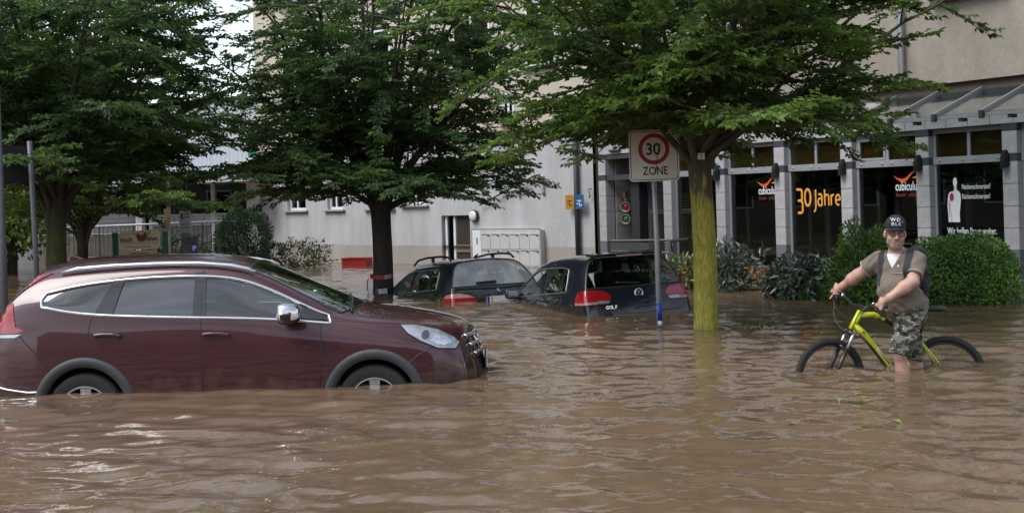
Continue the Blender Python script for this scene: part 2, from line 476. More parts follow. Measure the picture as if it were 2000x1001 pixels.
zero = [arc(X + 0.285, 1.545, 0.075, 0.155, 0, 360, 16)]
strokes('numeral_lettering', three + zero, 0.024, orange_print, lw)
J = X + 0.46
word = [[(J + 0.03, 1.69), (J + 0.03, 1.36), (J + 0.015, 1.30), (J - 0.02, 1.275)],
        arc(J + 0.14, 1.455, 0.055, 0.07, 60, 330, 10), [(J + 0.10, 1.60), (J + 0.15, 1.605), (J + 0.185, 1.57), (J + 0.185, 1.385)],
        [(J + 0.255, 1.69), (J + 0.255, 1.39)], [(J + 0.255, 1.54)] + arc(J + 0.305, 1.535, 0.05, 0.055, 130, 0, 6) + [(J + 0.355, 1.39)],
        [(J + 0.415, 1.59), (J + 0.415, 1.39)], [(J + 0.415, 1.53), (J + 0.445, 1.58), (J + 0.485, 1.585)],
        [(J + 0.53, 1.49), (J + 0.63, 1.49)] + arc(J + 0.58, 1.49, 0.055, 0.095, 0, 300, 12)]
strokes('word_lettering', word, 0.0185, orange_print, lw)
def brand(parent, x):
    curve_strip([(x + 0.54 * i / 14, 1.885 - 0.085 * sin(pi * min(i / 14 * 1.35, 1)) * (1 if i < 11 else 1) + (0.10 * max(0, i / 14 - 0.45) / 0.55 if i > 6 else 0), 0.008 + 0.058 * sin(pi * min(1, i / 12)) ** 1.3) for i in range(15)], 'swoosh', red_print, parent)
    curve_strip([(x + 0.40 + 0.2 * i / 8, 1.845 + 0.045 * (i / 8) ** 1.6, 0.006 + 0.022 * sin(pi * i / 8)) for i in range(9)], 'swoosh', orange_print, parent)
    text('lettering', 'cubiculum', 0.215, white_print, parent, (x + 0.03, YL, 1.632), xscale=0.66, offset=0.003, extrude=0.001)
    text('lettering', 'besser', 0.105, brick_print, parent, (x + 0.04, YL, 1.525), xscale=0.80, extrude=0.001)
    text('lettering', 'schlafen', 0.105, brick_print, parent, (x + 0.315, YL, 1.525), xscale=0.72, extrude=0.001)
brand(wins[1], 3.02); brand(wins[-1], -0.385)
lw = wins[2]
head = [(4.297 + 0.040 * cos(radians(t)), 1.745 + 0.078 * sin(radians(t))) for t in range(-50, 231, 20)]
fig = [(4.318, 1.625), (4.350, 1.598), (4.385, 1.575), (4.402, 1.52), (4.402, 1.44), (4.388, 1.33), (4.372, 1.22), (4.378, 1.08),
       (4.150, 1.08), (4.147, 1.20), (4.135, 1.33), (4.140, 1.44), (4.155, 1.53), (4.185, 1.578), (4.225, 1.59), (4.262, 1.60), (4.276, 1.635)][::-1] + head[::-1]
MB().prism([(x, z) for x, z in fig], YL - 0.001, YL, 'xz').build('figure_print', white_print, lw)
ell = [(4.225 + 0.042 * cos(2 * pi * i / 20), 1.495 + 0.07 * sin(2 * pi * i / 20)) for i in range(20)]
MB().prism(ell, YL - 0.003, YL - 0.0015, 'xz').build('pain_spot_print', crimson_print, lw)
for pl in ([(4.185, 1.44), (4.19, 1.30), (4.215, 1.17), (4.215, 1.08)], [(4.20, 1.535), (4.235, 1.575), (4.275, 1.60), (4.32, 1.62)], [(4.17, 1.42), (4.168, 1.28), (4.18, 1.16)]):
    n_ = len(pl); MB().add([(x - 0.004, YL - 0.003, z) for x, z in pl] + [(x + 0.004, YL - 0.003, z) for x, z in pl], [(i, n_ + i, n_ + i + 1, i + 1) for i in range(n_ - 1)]).build('outline_print', grey_print, lw)
text('lettering', 'Nackenschmerzen?', 0.118, white_print, lw, (4.425, YL, 1.625), xscale=0.60, offset=0.001, extrude=0.001)
text('lettering', 'Rückenschmerzen?', 0.118, white_print, lw, (4.425, YL, 1.465), xscale=0.60, offset=0.001, extrude=0.001)
text('lettering', 'Wir helfen Ihnen weiter.', 0.155, white_print, lw, (4.12, YL, 0.885), xscale=0.62, offset=0.002, extrude=0.001)
# glass canopy
can = MB()
can.box(3.25, 9.2, -1.17, -1.12, 2.715, 2.765)
cn = can.build('canopy', grey_metal, SH)
xs_ = [3.27 + 0.862 * k for k in range(7)]
for i, xb in enumerate(xs_):
    b = MB(); d = Vector((0, 1.22, 0.47)).normalized(); n_ = Vector((0, -d.z, d.y))
    P = Vector((xb, -1.2, 2.735)); Q = Vector((xb, 0.0, 3.2))
    vs = []
    for c_ in (P, Q):
        for (sx, sn) in ((-0.022, 0), (0.022, 0), (0.022, 0.075), (-0.022, 0.075)): vs.append(c_ + Vector((sx, 0, 0)) + n_ * sn)
    b.add(vs, [(0, 1, 2, 3), (7, 6, 5, 4), (0, 4, 5, 1), (1, 5, 6, 2), (2, 6, 7, 3), (3, 7, 4, 0)])
    b.build('beam', grey_metal, cn)
    MB().box(xb - 0.03, xb + 0.03, -1.25, -1.175, 2.68, 2.80).build('beam_cap', dark_metal, cn, bevel=0.005)
    if i < 6:
        MB().box(xb + 0.40, xb + 0.50, -1.0, 0.0, 2.60, 2.62 + 0.0).build('bracket', dark_metal, cn) if False else None
        MB().box(xb + 0.40, xb + 0.47, -1.15, -1.02, 2.66, 2.712).build('bracket', dark_metal, cn)
        g = MB(); y0, y1 = -1.16, 0.0
        g.add([(xb + 0.024, y0, 2.768), (xb + 0.838, y0, 2.768), (xb + 0.838, y1, 3.225), (xb + 0.024, y1, 3.225),
               (xb + 0.024, y0, 2.778), (xb + 0.838, y0, 2.778), (xb + 0.838, y1, 3.235), (xb + 0.024, y1, 3.235)],
              [(3, 2, 1, 0), (4, 5, 6, 7), (0, 1, 5, 4), (1, 2, 6, 5), (2, 3, 7, 6), (3, 0, 4, 7)])
        g.build('canopy_pane', glass_mat('canopy_glass', (0.72, 0.78, 0.78), rough=0.08), cn)
# rain pipe on the upper wall, upper windows
MB().tube([(3.5, -0.16, 10), (3.5, -0.16, 3.62), (3.52, -0.13, 3.5), (3.62, -0.04, 3.44)], 0.05, 10).build('rain_pipe', grey_metal, SH, True)
def upper_window(parent, x0, x1, z0, z1, y):
    f = MB(); t_ = 0.07
    f.box(x0, x1, y - 0.012, y + 0.05, z0, z0 + t_); f.box(x0, x1, y - 0.012, y + 0.05, z1 - t_, z1)
    f.box(x0, x0 + t_, y - 0.012, y + 0.05, z0 + t_, z1 - t_); f.box(x1 - t_, x1, y - 0.012, y + 0.05, z0 + t_, z1 - t_)
    xm = (x0 + x1) / 2; f.box(xm - 0.04, xm + 0.04, y - 0.012, y + 0.05, z0 + t_, z1 - t_)
    wi = f.build('window', white_paint, parent, bevel=0.004)
    for (a, b) in ((x0 + t_, xm - 0.04), (xm + 0.04, x1 - t_)):
        MB().box(a, b, y - 0.003, y - 0.001, z0 + t_, z1 - t_).build('painted_room_shade', dark_room, wi)  # dark sheet behind each pane, painted as the shade of the room
        MB().box(a, b, y - 0.009, y - 0.006, z0 + t_, z1 - t_).build('pane', upper_glass, wi)
    MB().box(x0 - 0.08, x1 + 0.08, y - 0.16, y - 0.001, z0 - 0.05, z0 - 0.004).build('sill', grey_metal, wi)
    return wi
for (a, b, c, d) in ((4.2, 5.5, 4.78, 6.3), (-4.9, -3.7, 4.95, 6.4), (-0.3, 1.1, 4.85, 6.3), (4.2, 5.5, 7.6, 9.1), (-4.9, -3.7, 7.6, 9.1), (-0.3, 1.1, 7.6, 9.1)):
    upper_window(SH, a, b, c, d, -0.062)
# entrance niche on the left of the shop front
nic = MB(); nic.box(-5.2, -3.2, 1.1, 1.2, -1.0, 2.62); nic.box(-5.23, -5.2, 0.27, 1.1, -1.0, 2.62)
nw = nic.build('niche_wall', mat('niche_render', (0.34, 0.31, 0.29), 0.8, 0, 0.1), SH)
MB().box(-5.2, -3.15, 0.02, 0.16, 2.05, 2.165).build('niche_band', tile_dark, SH)
MB().box(-5.2, -3.15, 0.02, 0.12, 2.53, 2.64).build('niche_band', tile_dark, SH)
for zt in (0.645, 0.99, 1.34, 1.69, 2.17):
    for xt in (0.27, 0.70): tile(0.42, 0.335, tile_light, nw, (-5.2, 0.27 + (xt - 0.27), zt), (0, 0, radians(90)))
MB().box(-4.50, -4.20, 0.17, 0.42, -1.0, 2.62).build('dark_post', dark_metal, SH, bevel=0.006)
MB().box(-4.60, -4.505, 0.45, 0.50, -1.0, 2.0).build('steel_upright', grey_metal, SH, bevel=0.004)
sh = MB().box(-4.90, -3.3, 0.985, 1.02, 1.36, 2.5).build('shutter', dark_metal, SH)
for i in range(18):
    MB().prism([(0.965, 0), (0.985, 0.01), (0.985, 0.05), (0.955, 0.03)], -4.88, -3.32, 'yz', Matrix.Translation((0, 0, 1.38 + i * 0.062))).build('slat', grey_metal, sh)
MB().box(-4.92, -3.28, 0.94, 1.05, 1.24, 1.36).build('shutter_rail', alu, sh, bevel=0.004)
MB().box(-4.80, -3.34, 1.0, 1.05, -0.9, 1.235).build('door_leaf', mat('brown_door', (0.10, 0.075, 0.06), 0.4, 0, 0.2, 4), SH)
MB().box(-5.0, -4.6, -0.05, 0.2, 2.70, 2.74).build('niche_lamp_shade', dark_metal, SH)

# ---- middle house
HO = thing('plastered_house', 'pale grey plastered house with beige upper storeys behind the middle tree', 'building', (-5.85, 36.6, 0), radians(-45))
def wall_with_holes(name, m_, parent, x0, x1, z0, z1, y0, y1, holes):
    xsn = sorted({x0, x1} | {h[0] for h in holes} | {h[1] for h in holes}); zsn = sorted({z0, z1} | {h[2] for h in holes} | {h[3] for h in holes})
    b = MB()
    for i in range(len(xsn) - 1):
        for j in range(len(zsn) - 1):
            xm, zm = (xsn[i] + xsn[i + 1]) / 2, (zsn[j] + zsn[j + 1]) / 2
            if any(h[0] < xm < h[1] and h[2] < zm < h[3] for h in holes): continue
            b.add([(xsn[i], y0, zsn[j]), (xsn[i + 1], y0, zsn[j]), (xsn[i + 1], y0, zsn[j + 1]), (xsn[i], y0, zsn[j + 1])], [(0, 1, 2, 3)])
    for h in holes:
        b.add([(h[0], y0, h[2]), (h[1], y0, h[2]), (h[1], y0, h[3]), (h[0], y0, h[3]), (h[0], y1, h[2]), (h[1], y1, h[2]), (h[1], y1, h[3]), (h[0], y1, h[3])],
              [(0, 4, 5, 1), (1, 5, 6, 2), (2, 6, 7, 3), (3, 7, 4, 0)])
    return b.build(name, m_, parent)
hw = [(-1.45, -0.5, 1.53, 2.72), (0.58, 1.32, 1.53, 2.72), (2.5, 3.6, 1.53, 2.72), (4.1, 5.0, 1.6, 2.72)]
door_h = (5.6, 6.71, 0.5, 1.30)
wall_with_holes('wall', grey_render, HO, -2.9, 10.99, 0.5, 3.43, 0.0, 0.22, hw + [door_h])
wall_with_holes('stained_wall', wet_render, HO, -2.9, 10.99, -1.0, 0.5, 0.0, 0.22, [(5.6, 6.71, -0.9, 0.5)])
MB().box(-2.9, 10.99, 0.9, 1.0, -1.0, 3.4).build('inner_wall', dark_room, HO)
MB().box(-2.9, 11.0, -0.10, 6.0, 3.43, 10.4).build('upper_wall', mat('cream_render', (0.52, 0.47, 0.385), 0.95, 0, 0.1, 1.6, bump=0.5, bscale=22, detail=8), HO)
MB().box(-2.9, 11.0, -0.14, 0.05, 3.39, 3.428).build('eaves_band', mat('tan_trim', (0.42, 0.33, 0.2), 0.8), HO)
def house_window(x0, x1, z0, z1):
    f = MB(); t_, y0, y1 = 0.075, 0.10, 0.17
    f.box(x0, x1, y0, y1, z0, z0 + t_); f.box(x0, x1, y0, y1, z1 - t_, z1)
    f.box(x0, x0 + t_, y0, y1, z0 + t_, z1 - t_); f.box(x1 - t_, x1, y0, y1, z0 + t_, z1 - t_)
    xm = x0 + (x1 - x0) * 0.42; f.box(xm - 0.035, xm + 0.035, y0, y1, z0 + t_, z1 - t_)
    wi = f.build('window', white_paint, HO, bevel=0.005)
    for (a, b) in ((x0 + t_, xm - 0.035), (xm + 0.035, x1 - t_)): MB().box(a, b, 0.13, 0.136, z0 + t_, z1 - t_).build('pane', window_glass, wi)
    MB().box(x0 - 0.12, x1 + 0.12, -0.09, 0.098, z0 - 0.05, z0 - 0.003).build('sill', mat('stone_sill', (0.36, 0.35, 0.33), 0.7), wi, bevel=0.004)
for h in hw: house_window(*h)
for (a, b, c, d) in ((6.35, 7.75, 4.9, 6.5), (2.4, 3.8, 4.9, 6.5), (-1.4, 0.0, 4.9, 6.5), (9.0, 10.0, 4.9, 6.5), (8.15, 8.55, 3.6, 4.3), (6.35, 7.75, 7.8, 9.3), (2.4, 3.8, 7.8, 9.3), (-1.4, 0.0, 7.8, 9.3), (9.0, 10.0, 7.8, 9.3)):
    upper_window(HO, a, b, c, d, -0.102)
dr = MB().box(6.08, 6.70, 0.12, 0.17, -0.9, 1.29).build('door', mat('dark_door', (0.055, 0.045, 0.04), 0.35, 0, 0.2, 4), HO)
MB().box(6.05, 6.72, 0.09, 0.118, 0.34, 0.52).build('door_rail', mat('door_rail_grey', (0.3, 0.28, 0.26), 0.5), dr)
f = MB()
for (a, b) in ((5.66, 5.74), (5.98, 6.06)): f.box(a, b, 0.08, 0.18, -0.9, 1.29)
sl = f.build('door_sidelight', white_paint, HO, bevel=0.004)
MB().box(5.74, 5.98, 0.12, 0.126, -0.9, 1.29).build('pane', window_glass, sl)
MB().tube([(10.52, -0.08, 3.38), (10.52, -0.08, -0.9)], 0.062, 12).build('rain_pipe', dark_metal, HO, True)
rl = MB().tube([(7.2, -0.10, 1.55), (9.18, -0.10, 2.24), (9.34, -0.10, 2.25)], 0.02, 8).build('handrail', dark_metal, HO, True)
for xb, zb in ((7.5, 1.655), (8.6, 2.04), (9.15, 2.23)): MB().tube([(xb, -0.10, zb), (xb, 0.0, zb - 0.05)], 0.012, 6).build('bracket', dark_metal, rl)

# ---- white clad building on the left
WH = thing('white_clad_building', 'white ribbed metal clad building with canopy and dark glazing on the left', 'building', (-7.9, 38.65, 0), atan2(-0.447, 0.894))
clad = mat('white_cladding', (0.56, 0.60, 0.65), 0.4, 0.0, 0.05, 2, stretch=(1, 1, 0.3))
def ribbed(x0, x1, z0, z1, parent):
    xs_, p_ = [], x0
    while p_ < x1 - 0.01:
        xs_ += [(p_, 0.0), (p_ + 0.10, 0.0), (p_ + 0.115, -0.009), (p_ + 0.155, -0.009)]; p_ += 0.17
    xs_.append((x1, 0.0)); n = len(xs_)
    b = MB(); b.add([(x, y, z0) for x, y in xs_] + [(x, y, z1) for x, y in xs_], [(i, i + 1, n + i + 1, n + i) for i in range(n - 1)])
    return b.build('cladding_panel', clad, parent)
x = -15.0
while x < -0.45:
    x1 = min(x + 1.62, -0.40)
    for (z0, z1) in ((2.86, 5.09),): ribbed(x, x1 - 0.02, z0, z1, WH)
    x = x1
MB().box(-15.0, -0.38, 0.03, 5.0, 2.5, 5.10).build('wall_core', dark_metal, WH)
MB().box(-15.1, -0.36, -0.06, 5.1, 5.104, 5.19).build('roof_edge', mat('roof_edge_grey', (0.10, 0.105, 0.115), 0.5), WH)
MB().box(-0.38, 0.0, -0.05, 0.2, -1.0, 3.22).build('corner_post', white_paint, WH, bevel=0.01)
MB().box(-0.40, 0.02, -0.06, 0.2, 3.225, 3.62).build('green_post_cap', mat('green_panel', (0.03, 0.22, 0.10), 0.5), WH, bevel=0.01)
MB().box(-0.39, 0.0, -0.05, 0.2, 3.625, 5.1).build('corner_trim', clad, WH)
cpy = MB().box(-5.6, 0.55, -1.35, -0.03, 2.46, 2.78).build('canopy', mat('canopy_white', (0.50, 0.53, 0.56), 0.5, 0, 0.06, 2), WH, bevel=0.01)
MB().box(-5.66, 0.6, -1.42, -0.03, 2.785, 2.84).build('drip_edge', grey_metal, cpy)
for xl in (-3.1, -1.3, 0.1): MB().box(xl - 0.2, xl + 0.2, -0.9, -0.6, 2.425, 2.458).build('lamp_panel', mat('opal', (0.7, 0.62, 0.45), 0.4), cpy)
for xc in (-5.05, -4.55, -3.78, -1.92, -0.48):
    wd = 0.30 if xc == -5.05 else 0.13
    MB().box(xc - wd / 2, xc + wd / 2, -0.02, 0.12, -1.0, 2.46).build('mullion', white_paint, WH, bevel=0.006)
for (a, b) in ((-4.48, -3.85), (-3.71, -1.99), (-1.85, -0.55)): MB().box(a, b, 0.04, 0.05, 1.52, 2.46).build('pane', window_glass, WH)
MB().box(-5.3, -0.4, 2.4, 2.5, -1.0, 2.5).build('inner_wall', dark_room, WH)
MB().box(-5.3, -0.4, 0.13, 2.4, 0.2, 0.3).build('inner_floor', dark_room, WH)
MB().box(-5.3, -5.2, 0.13, 2.4, -1.0, 2.5).build('inner_side', dark_room, WH)
pa = mat('info_panel', (0.52, 0.55, 0.58), 0.5, 0, 0.05)
mk = mat('info_marks', (0.10, 0.11, 0.13), 0.6)
for (a, b) in ((-4.48, -3.85), (-3.71, -1.99), (-1.85, -0.55)):
    pn = MB().box(a, b, 0.02, 0.06, 1.12, 1.51).build('info_panel', pa, WH)
    k = MB(); r_ = random.Random(int(a * 100))
    for zr in (1.42, 1.33, 1.24):
        xx = a + 0.1
        while xx < b - 0.15:
            l_ = r_.uniform(0.04, 0.14); k.box(xx, xx + l_, 0.016, 0.0195, zr - 0.012, zr + 0.014); xx += l_ + r_.uniform(0.05, 0.22)
    k.build('panel_print', mk, pn)
MB().box(-4.5, -0.5, 0.02, 0.12, -1.0, 1.10).build('parapet', mat('parapet_grey', (0.20, 0.21, 0.22), 0.7), WH)
po = MB().box(-3.52, -2.62, 0.6, 0.62, 1.62, 2.22).build('wall_poster', mat('poster_brown', (0.20, 0.10, 0.05), 0.6, 0, 0.5, 7), WH)
MB().box(-3.25, -2.75, 0.585, 0.598, 1.95, 2.18).build('poster_sheet', mat('poster_tan', (0.38, 0.25, 0.15), 0.6, 0, 0.3, 5), po)
MB().box(-3.45, -2.7, 0.585, 0.598, 1.66, 1.84).build('poster_sheet', mat('poster_cream', (0.42, 0.34, 0.25), 0.6, 0, 0.3, 5), po)
# grey boarded bay left of the white column
gb = mat('grey_board', (0.13, 0.14, 0.155), 0.6, 0, 0.12, 4)
z = -0.9
while z < 2.4:
    MB().box(-15.0, -5.22, 0.0, 0.03, z, z + 0.145).build('board', gb, WH); z += 0.155
MB().box(-15.0, -5.22, 0.032, 0.2, -1.0, 2.5).build('board_backing', dark_metal, WH)
for xc in (-7.4, -9.6, -11.8): MB().box(xc, xc + 0.10, -0.04, -0.002, -1.0, 2.48).build('board_post', mat('post_grey', (0.2, 0.21, 0.22), 0.6), WH)
# ---- houses on the near side of the street, behind the camera: seen only as reflections in paint and glass
for (x0, x1, zt, c, lb) in ((-24, -9, 8.6, (0.42, 0.36, 0.28), 'ochre rendered house across the street reflected in the car windows'), (-8.6, 6, 7.2, (0.40, 0.38, 0.36), 'grey rendered house across the street reflected in the car paint'), (6.4, 22, 9.2, (0.34, 0.20, 0.15), 'brick coloured house across the street behind the photographer')):
    hs_ = thing('house', lb, 'building', (0, -34.0, 0), group='houses across the street')
    MB().box(x0, x1, -8, 0, -1, zt).build('wall', mat('across_%d' % int(c[0] * 100 + zt), c, 0.9, 0, 0.1, 2), hs_)
    MB().prism([(-8.4, zt), (0.4, zt), (-4, zt + 3.4)], x0 - 0.2, x1 + 0.2, 'yz').build('roof', mat('across_roof', (0.09, 0.06, 0.05), 0.85, 0, 0.2, 3), hs_)
    x = x0 + 1.0
    while x < x1 - 1.6:
        for z in (1.0, 3.9) + ((6.4,) if zt > 8 else ()):
            w_ = MB().box(x, x + 1.2, 0.01, 0.05, z, z + 1.5).build('window', white_paint, hs_)
            MB().box(x + 0.08, x + 1.12, 0.052, 0.06, z + 0.08, z + 1.42).build('pane', mat('across_pane', (0.03, 0.035, 0.04), 0.1), w_)
        x += 2.6

# ---- house added out of frame on the left, to darken reflections in the shop panes
hs_ = thing('house', 'added dark house out of frame on the left that darkens the shop window reflections', 'building', (-25.0, 22.0, 0), group='houses across the street')
MB().box(-8, 0, -13, 22, -1, 8.8).build('wall', mat('added_left_house', (0.20, 0.17, 0.14), 0.9, 0, 0.15, 2), hs_)
MB().prism([(-8.3, 8.8), (0.3, 8.8), (-4, 12.0)], -13.2, 22.2, 'xz').build('roof', MATS['across_roof'], hs_)
for y in np.arange(-11.5, 20.0, 2.7):
    for z in (1.0, 3.9, 6.5):
        w_ = MB().box(0.01, 0.05, y, y + 1.2, z, z + 1.5).build('window', white_paint, hs_)
        MB().box(0.052, 0.06, y + 0.08, y + 1.12, z + 0.08, z + 1.42).build('pane', MATS['across_pane'], w_)
# ------------------------------------------------------------------ trees and shrubs
def leaves_mesh(name, P, D, Nn, Ln, Wd, fold=0.25):
    """one folded diamond leaf (2 triangles) per row: base P, direction D, normal Nn"""
    D = D / np.linalg.norm(D, axis=1, keepdims=True)
    S = np.cross(D, Nn); S /= np.maximum(np.linalg.norm(S, axis=1, keepdims=True), 1e-6)
    U = np.cross(S, D)
    Ln = Ln[:, None]; Wd = Wd[:, None]
    mid = P + D * Ln * 0.45
    a, b = mid + S * Wd * 0.5 + U * Wd * fold, mid - S * Wd * 0.5 + U * Wd * fold
    tip = P + D * Ln - U * Ln * 0.12
    V = np.stack([P, a, tip, b], 1).reshape(-1, 3)
    i = np.arange(len(P))[:, None] * 4
    F = np.concatenate([i + np.array([[0, 1, 2]]), i + np.array([[0, 2, 3]])], 1).reshape(-1, 3)
    return fast_mesh(name, V, F)

def bark_mat(name, col, lichen=None, zmax=2.2, spots=True):
    m = mat(name, col, 0.95, 0, 0.35, 9, bump=0.9, bscale=24, stretch=(1, 1, 0.25), detail=8)
    if lichen:
        N, L = m.node_tree.nodes, m.node_tree.links
        p = N['Principled BSDF']; src = p.inputs['Base Color'].links[0].from_socket
        t = N.new('ShaderNodeTexCoord'); sx = N.new('ShaderNodeSeparateXYZ'); L.new(t.outputs['Object'], sx.inputs[0])
        nz = N.new('ShaderNodeTexNoise'); nz.inputs['Scale'].default_value = 9.0; nz.inputs['Detail'].default_value = 9; mq = N.new('ShaderNodeMapping'); mq.inputs['Scale'].default_value = (1, 1, 0.3); L.new(t.outputs['Object'], mq.inputs['Vector']); L.new(mq.outputs[0], nz.inputs['Vector'])
        mr = N.new('ShaderNodeMapRange'); mr.inputs['From Min'].default_value = zmax - 0.7; mr.inputs['From Max'].default_value = zmax + 0.25
        mr.inputs['To Min'].default_value = 0.16; mr.inputs['To Max'].default_value = -0.35
        L.new(sx.outputs['Z'], mr.inputs['Value'])
        ad = N.new('ShaderNodeMath'); L.new(nz.outputs['Fac'], ad.inputs[0]); L.new(mr.outputs[0], ad.inputs[1])
        st = N.new('ShaderNodeMapRange'); st.inputs['From Min'].default_value = 0.44; st.inputs['From Max'].default_value = 0.58; L.new(ad.outputs[0], st.inputs['Value'])
        n3 = N.new('ShaderNodeTexNoise'); n3.inputs['Scale'].default_value = 34; n3.inputs['Detail'].default_value = 6; L.new(mq.outputs[0], n3.inputs['Vector'])
        r3 = N.new('ShaderNodeValToRGB'); r3.color_ramp.elements[0].position = 0.35; r3.color_ramp.elements[1].position = 0.65
        r3.color_ramp.elements[0].color = (lichen[0] * 0.5, lichen[1] * 0.55, lichen[2] * 0.7, 1); r3.color_ramp.elements[1].color = (*lichen, 1)
        L.new(n3.outputs['Fac'], r3.inputs['Fac'])
        mx = N.new('ShaderNodeMixRGB'); L.new(st.outputs[0], mx.inputs['Fac']); L.new(src, mx.inputs['Color1']); L.new(r3.outputs['Color'], mx.inputs['Color2'])
        L.new(mx.outputs[0], p.inputs['Base Color'])
    return m

def bez(a, b, c, n):
    t = np.linspace(0, 1, n)[:, None]
    return (1 - t) ** 2 * a + 2 * t * (1 - t) * b + t * t * c

def make_tree(name, label, base, zfork, r0, R, ztop, zlow, nlimb, seed, bark, leafm, leaf=0.088, gap=0.285, low_sprays=14, bias=(0, 0), root_z=-1.0, twig_step=0.068, group='street trees', low_r=(0.62, 1.0), spread=1.3, low_f=0.62):
    g = np.random.default_rng(seed)
    root = thing(name, label, 'tree', (base[0], base[1], 0), group=group)
    # trunk with flutes and a swelling fork
    nv, nr = 28, 34
    zs = np.linspace(root_z, zfork + 0.35, nr); V = []
    ph = g.uniform(0, 6, 5)
    for z in zs:
        u = (z - root_z) / (zfork + 0.35 - root_z)
        r = r0 * (1.10 - 0.22 * u) * (1 + 0.26 * max(0, (z - zfork + 0.6)) ** 1.5)
        r *= 1 + 0.35 * max(0, -z / 1.0) ** 2
        a = np.arange(nv) * 2 * pi / nv
        rr = r * (1 + 0.045 * np.sin(3 * a + ph[0] + z * 0.5) + 0.03 * np.sin(5 * a + ph[1] - z) + 0.018 * np.sin(9 * a + ph[2] + 3 * z) + 0.02 * np.sin(2 * a + ph[3] + 2.3 * z))
        ox, oy = 0.03 * sin(z * 1.3 + ph[4]), 0.03 * cos(z * 1.1 + ph[3])
        V.append(np.stack([rr * np.cos(a) + ox, rr * np.sin(a) + oy, np.full(nv, z)], -1))
    V = np.concatenate(V); F = []
    for i in range(nr - 1):
        for k in range(nv): F.append((i * nv + k, i * nv + (k + 1) % nv, (i + 1) * nv + (k + 1) % nv, (i + 1) * nv + k))
    link('trunk', fast_mesh('trunk', V, F, True), root, bark)
    def renv(z):
        u = np.clip((z - zlow) / spread, 0, 1); v = np.clip((z - (ztop - 2.0)) / 2.0, 0, 1)
        return R * (low_f + (1 - low_f) * u) * (1 - 0.65 * v ** 2)
    twigs = MB(); TB, TD, TN, TL = [], [], [], []
    def spray(p0, az, el, ln, r):
        """a side branch that spreads its twigs in a nearly level fan"""
        d = np.array([cos(az) * cos(el), sin(az) * cos(el), sin(el)])
        e = p0 + d * ln - np.array([0, 0, 0.14 * ln * ln])
        pts = bez(p0, p0 + d * ln * 0.55 + np.array([0, 0, 0.05 * ln]), e, 6)
        twigs.tube([tuple(q) for q in pts], [r * (1 - 0.8 * i / 5) for i in range(6)], 4, caps=False)
        side = np.cross(d, [0, 0, 1.0]); side /= np.linalg.norm(side)
        nrm = np.cross(side, d) + g.normal(0, 0.32, 3); nrm /= np.linalg.norm(nrm)
        n = max(3, int(ln / twig_step)); ts = np.linspace(0.12, 1.0, n)
        for i, t in enumerate(ts):
            q = (1 - t) ** 2 * p0 + 2 * t * (1 - t) * (p0 + d * ln * 0.55 + np.array([0, 0, 0.05 * ln])) + t * t * e
            sg = 1 if i % 2 else -1
            a = radians(g.uniform(35, 65)) * (1 - 0.5 * t)
            td = d * cos(a) + side * sg * sin(a) + nrm * g.normal(0.02, 0.14)
            TB.append(q); TD.append(td); TN.append(nrm + g.normal(0, 0.2, 3)); TL.append(g.uniform(0.14, 0.36) * (1.15 - 0.5 * t))
    for k in range(nlimb):
        az = 2 * pi * (k + g.uniform(-0.3, 0.3)) / nlimb * 1.0 + seed
        u = ((k * 0.618) % 1.0)
        zt = zlow + 1.2 + (ztop - zlow - 1.2) * (1 - u ** 1.6) + g.normal(0, 0.2)
        rad = renv(min(zt, ztop - 1.4)) * (0.42 + 0.50 * u) * g.uniform(0.85, 1.05)
        zs_ = zfork + g.uniform(-0.25, 0.3)
        S = np.array([0.55 * r0 * cos(az), 0.55 * r0 * sin(az), zs_])
        E = np.array([rad * cos(az) + bias[0] * u, rad * sin(az) + bias[1] * u, zt])
        C = S + np.array([cos(az), sin(az), 0]) * rad * 0.38 + np.array([0, 0, (zt - zs_) * 0.45])
        pts = bez(S, C, E, 16); ln = np.linalg.norm(E - S)
        pts[2:-1] += g.normal(0, 0.018, (13, 3))
        rb = r0 * g.uniform(0.28, 0.44)
        MB().tube([tuple(q) for q in pts], [rb * (1 - 0.86 * (i / 15) ** 0.8) for i in range(16)], 8, caps=False).build('limb', bark, root, True)
        s = 0.20 + g.uniform(0, 0.08)
        while s < 1.0:
            i = s * 15; j = int(i); q = pts[j] * (1 - i + j) + pts[min(j + 1, 15)] * (i - j)
            if q[2] > zlow - 0.1:
                a2 = az + g.choice([-1, 1]) * radians(g.uniform(15, 105))
                rq = np.hypot(q[0] - bias[0] * s * u, q[1] - bias[1] * s * u)
                ln2 = np.clip((renv(q[2]) - rq) * g.uniform(0.55, 1.15), 0.45, 1.9)
                spray(q, a2, radians(g.uniform(-14, 44)), ln2, 0.011 + 0.005 * ln2)
                if g.random() < 0.62: spray(q, a2 + g.uniform(1.2, 2.6), radians(g.uniform(0, 35)), ln2 * g.uniform(0.5, 0.9), 0.01)
            s += gap / ln * g.uniform(0.7, 1.3)
        spray(E, az, radians(40), 0.6, 0.01)
    # long low branches that hang out level from the fork
    for k in range(low_sprays):
        az = 2 * pi * (k + g.uniform(-0.3, 0.3)) / low_sprays
        S = np.array([0.3 * r0 * cos(az), 0.3 * r0 * sin(az), zfork + g.uniform(-0.05, 0.5)])
        rr = R * g.uniform(*low_r); E = np.array([rr * cos(az), rr * sin(az), zlow + g.uniform(-0.1, 0.75)])
        C = (S + E) / 2 + np.array([0, 0, g.uniform(0.25, 0.6)])
        pts = bez(S, C, E, 12)
        MB().tube([tuple(q) for q in pts], [0.035 * (1 - 0.85 * i / 11) for i in range(12)], 6, caps=False).build('limb', bark, root, True)
        for i in range(3, 12):
            for sg in (-1, 1): spray(pts[i], az + sg * radians(g.uniform(25, 75)), radians(g.uniform(-10, 15)), g.uniform(0.4, 0.95) * (1.2 - 0.04 * i), 0.009)
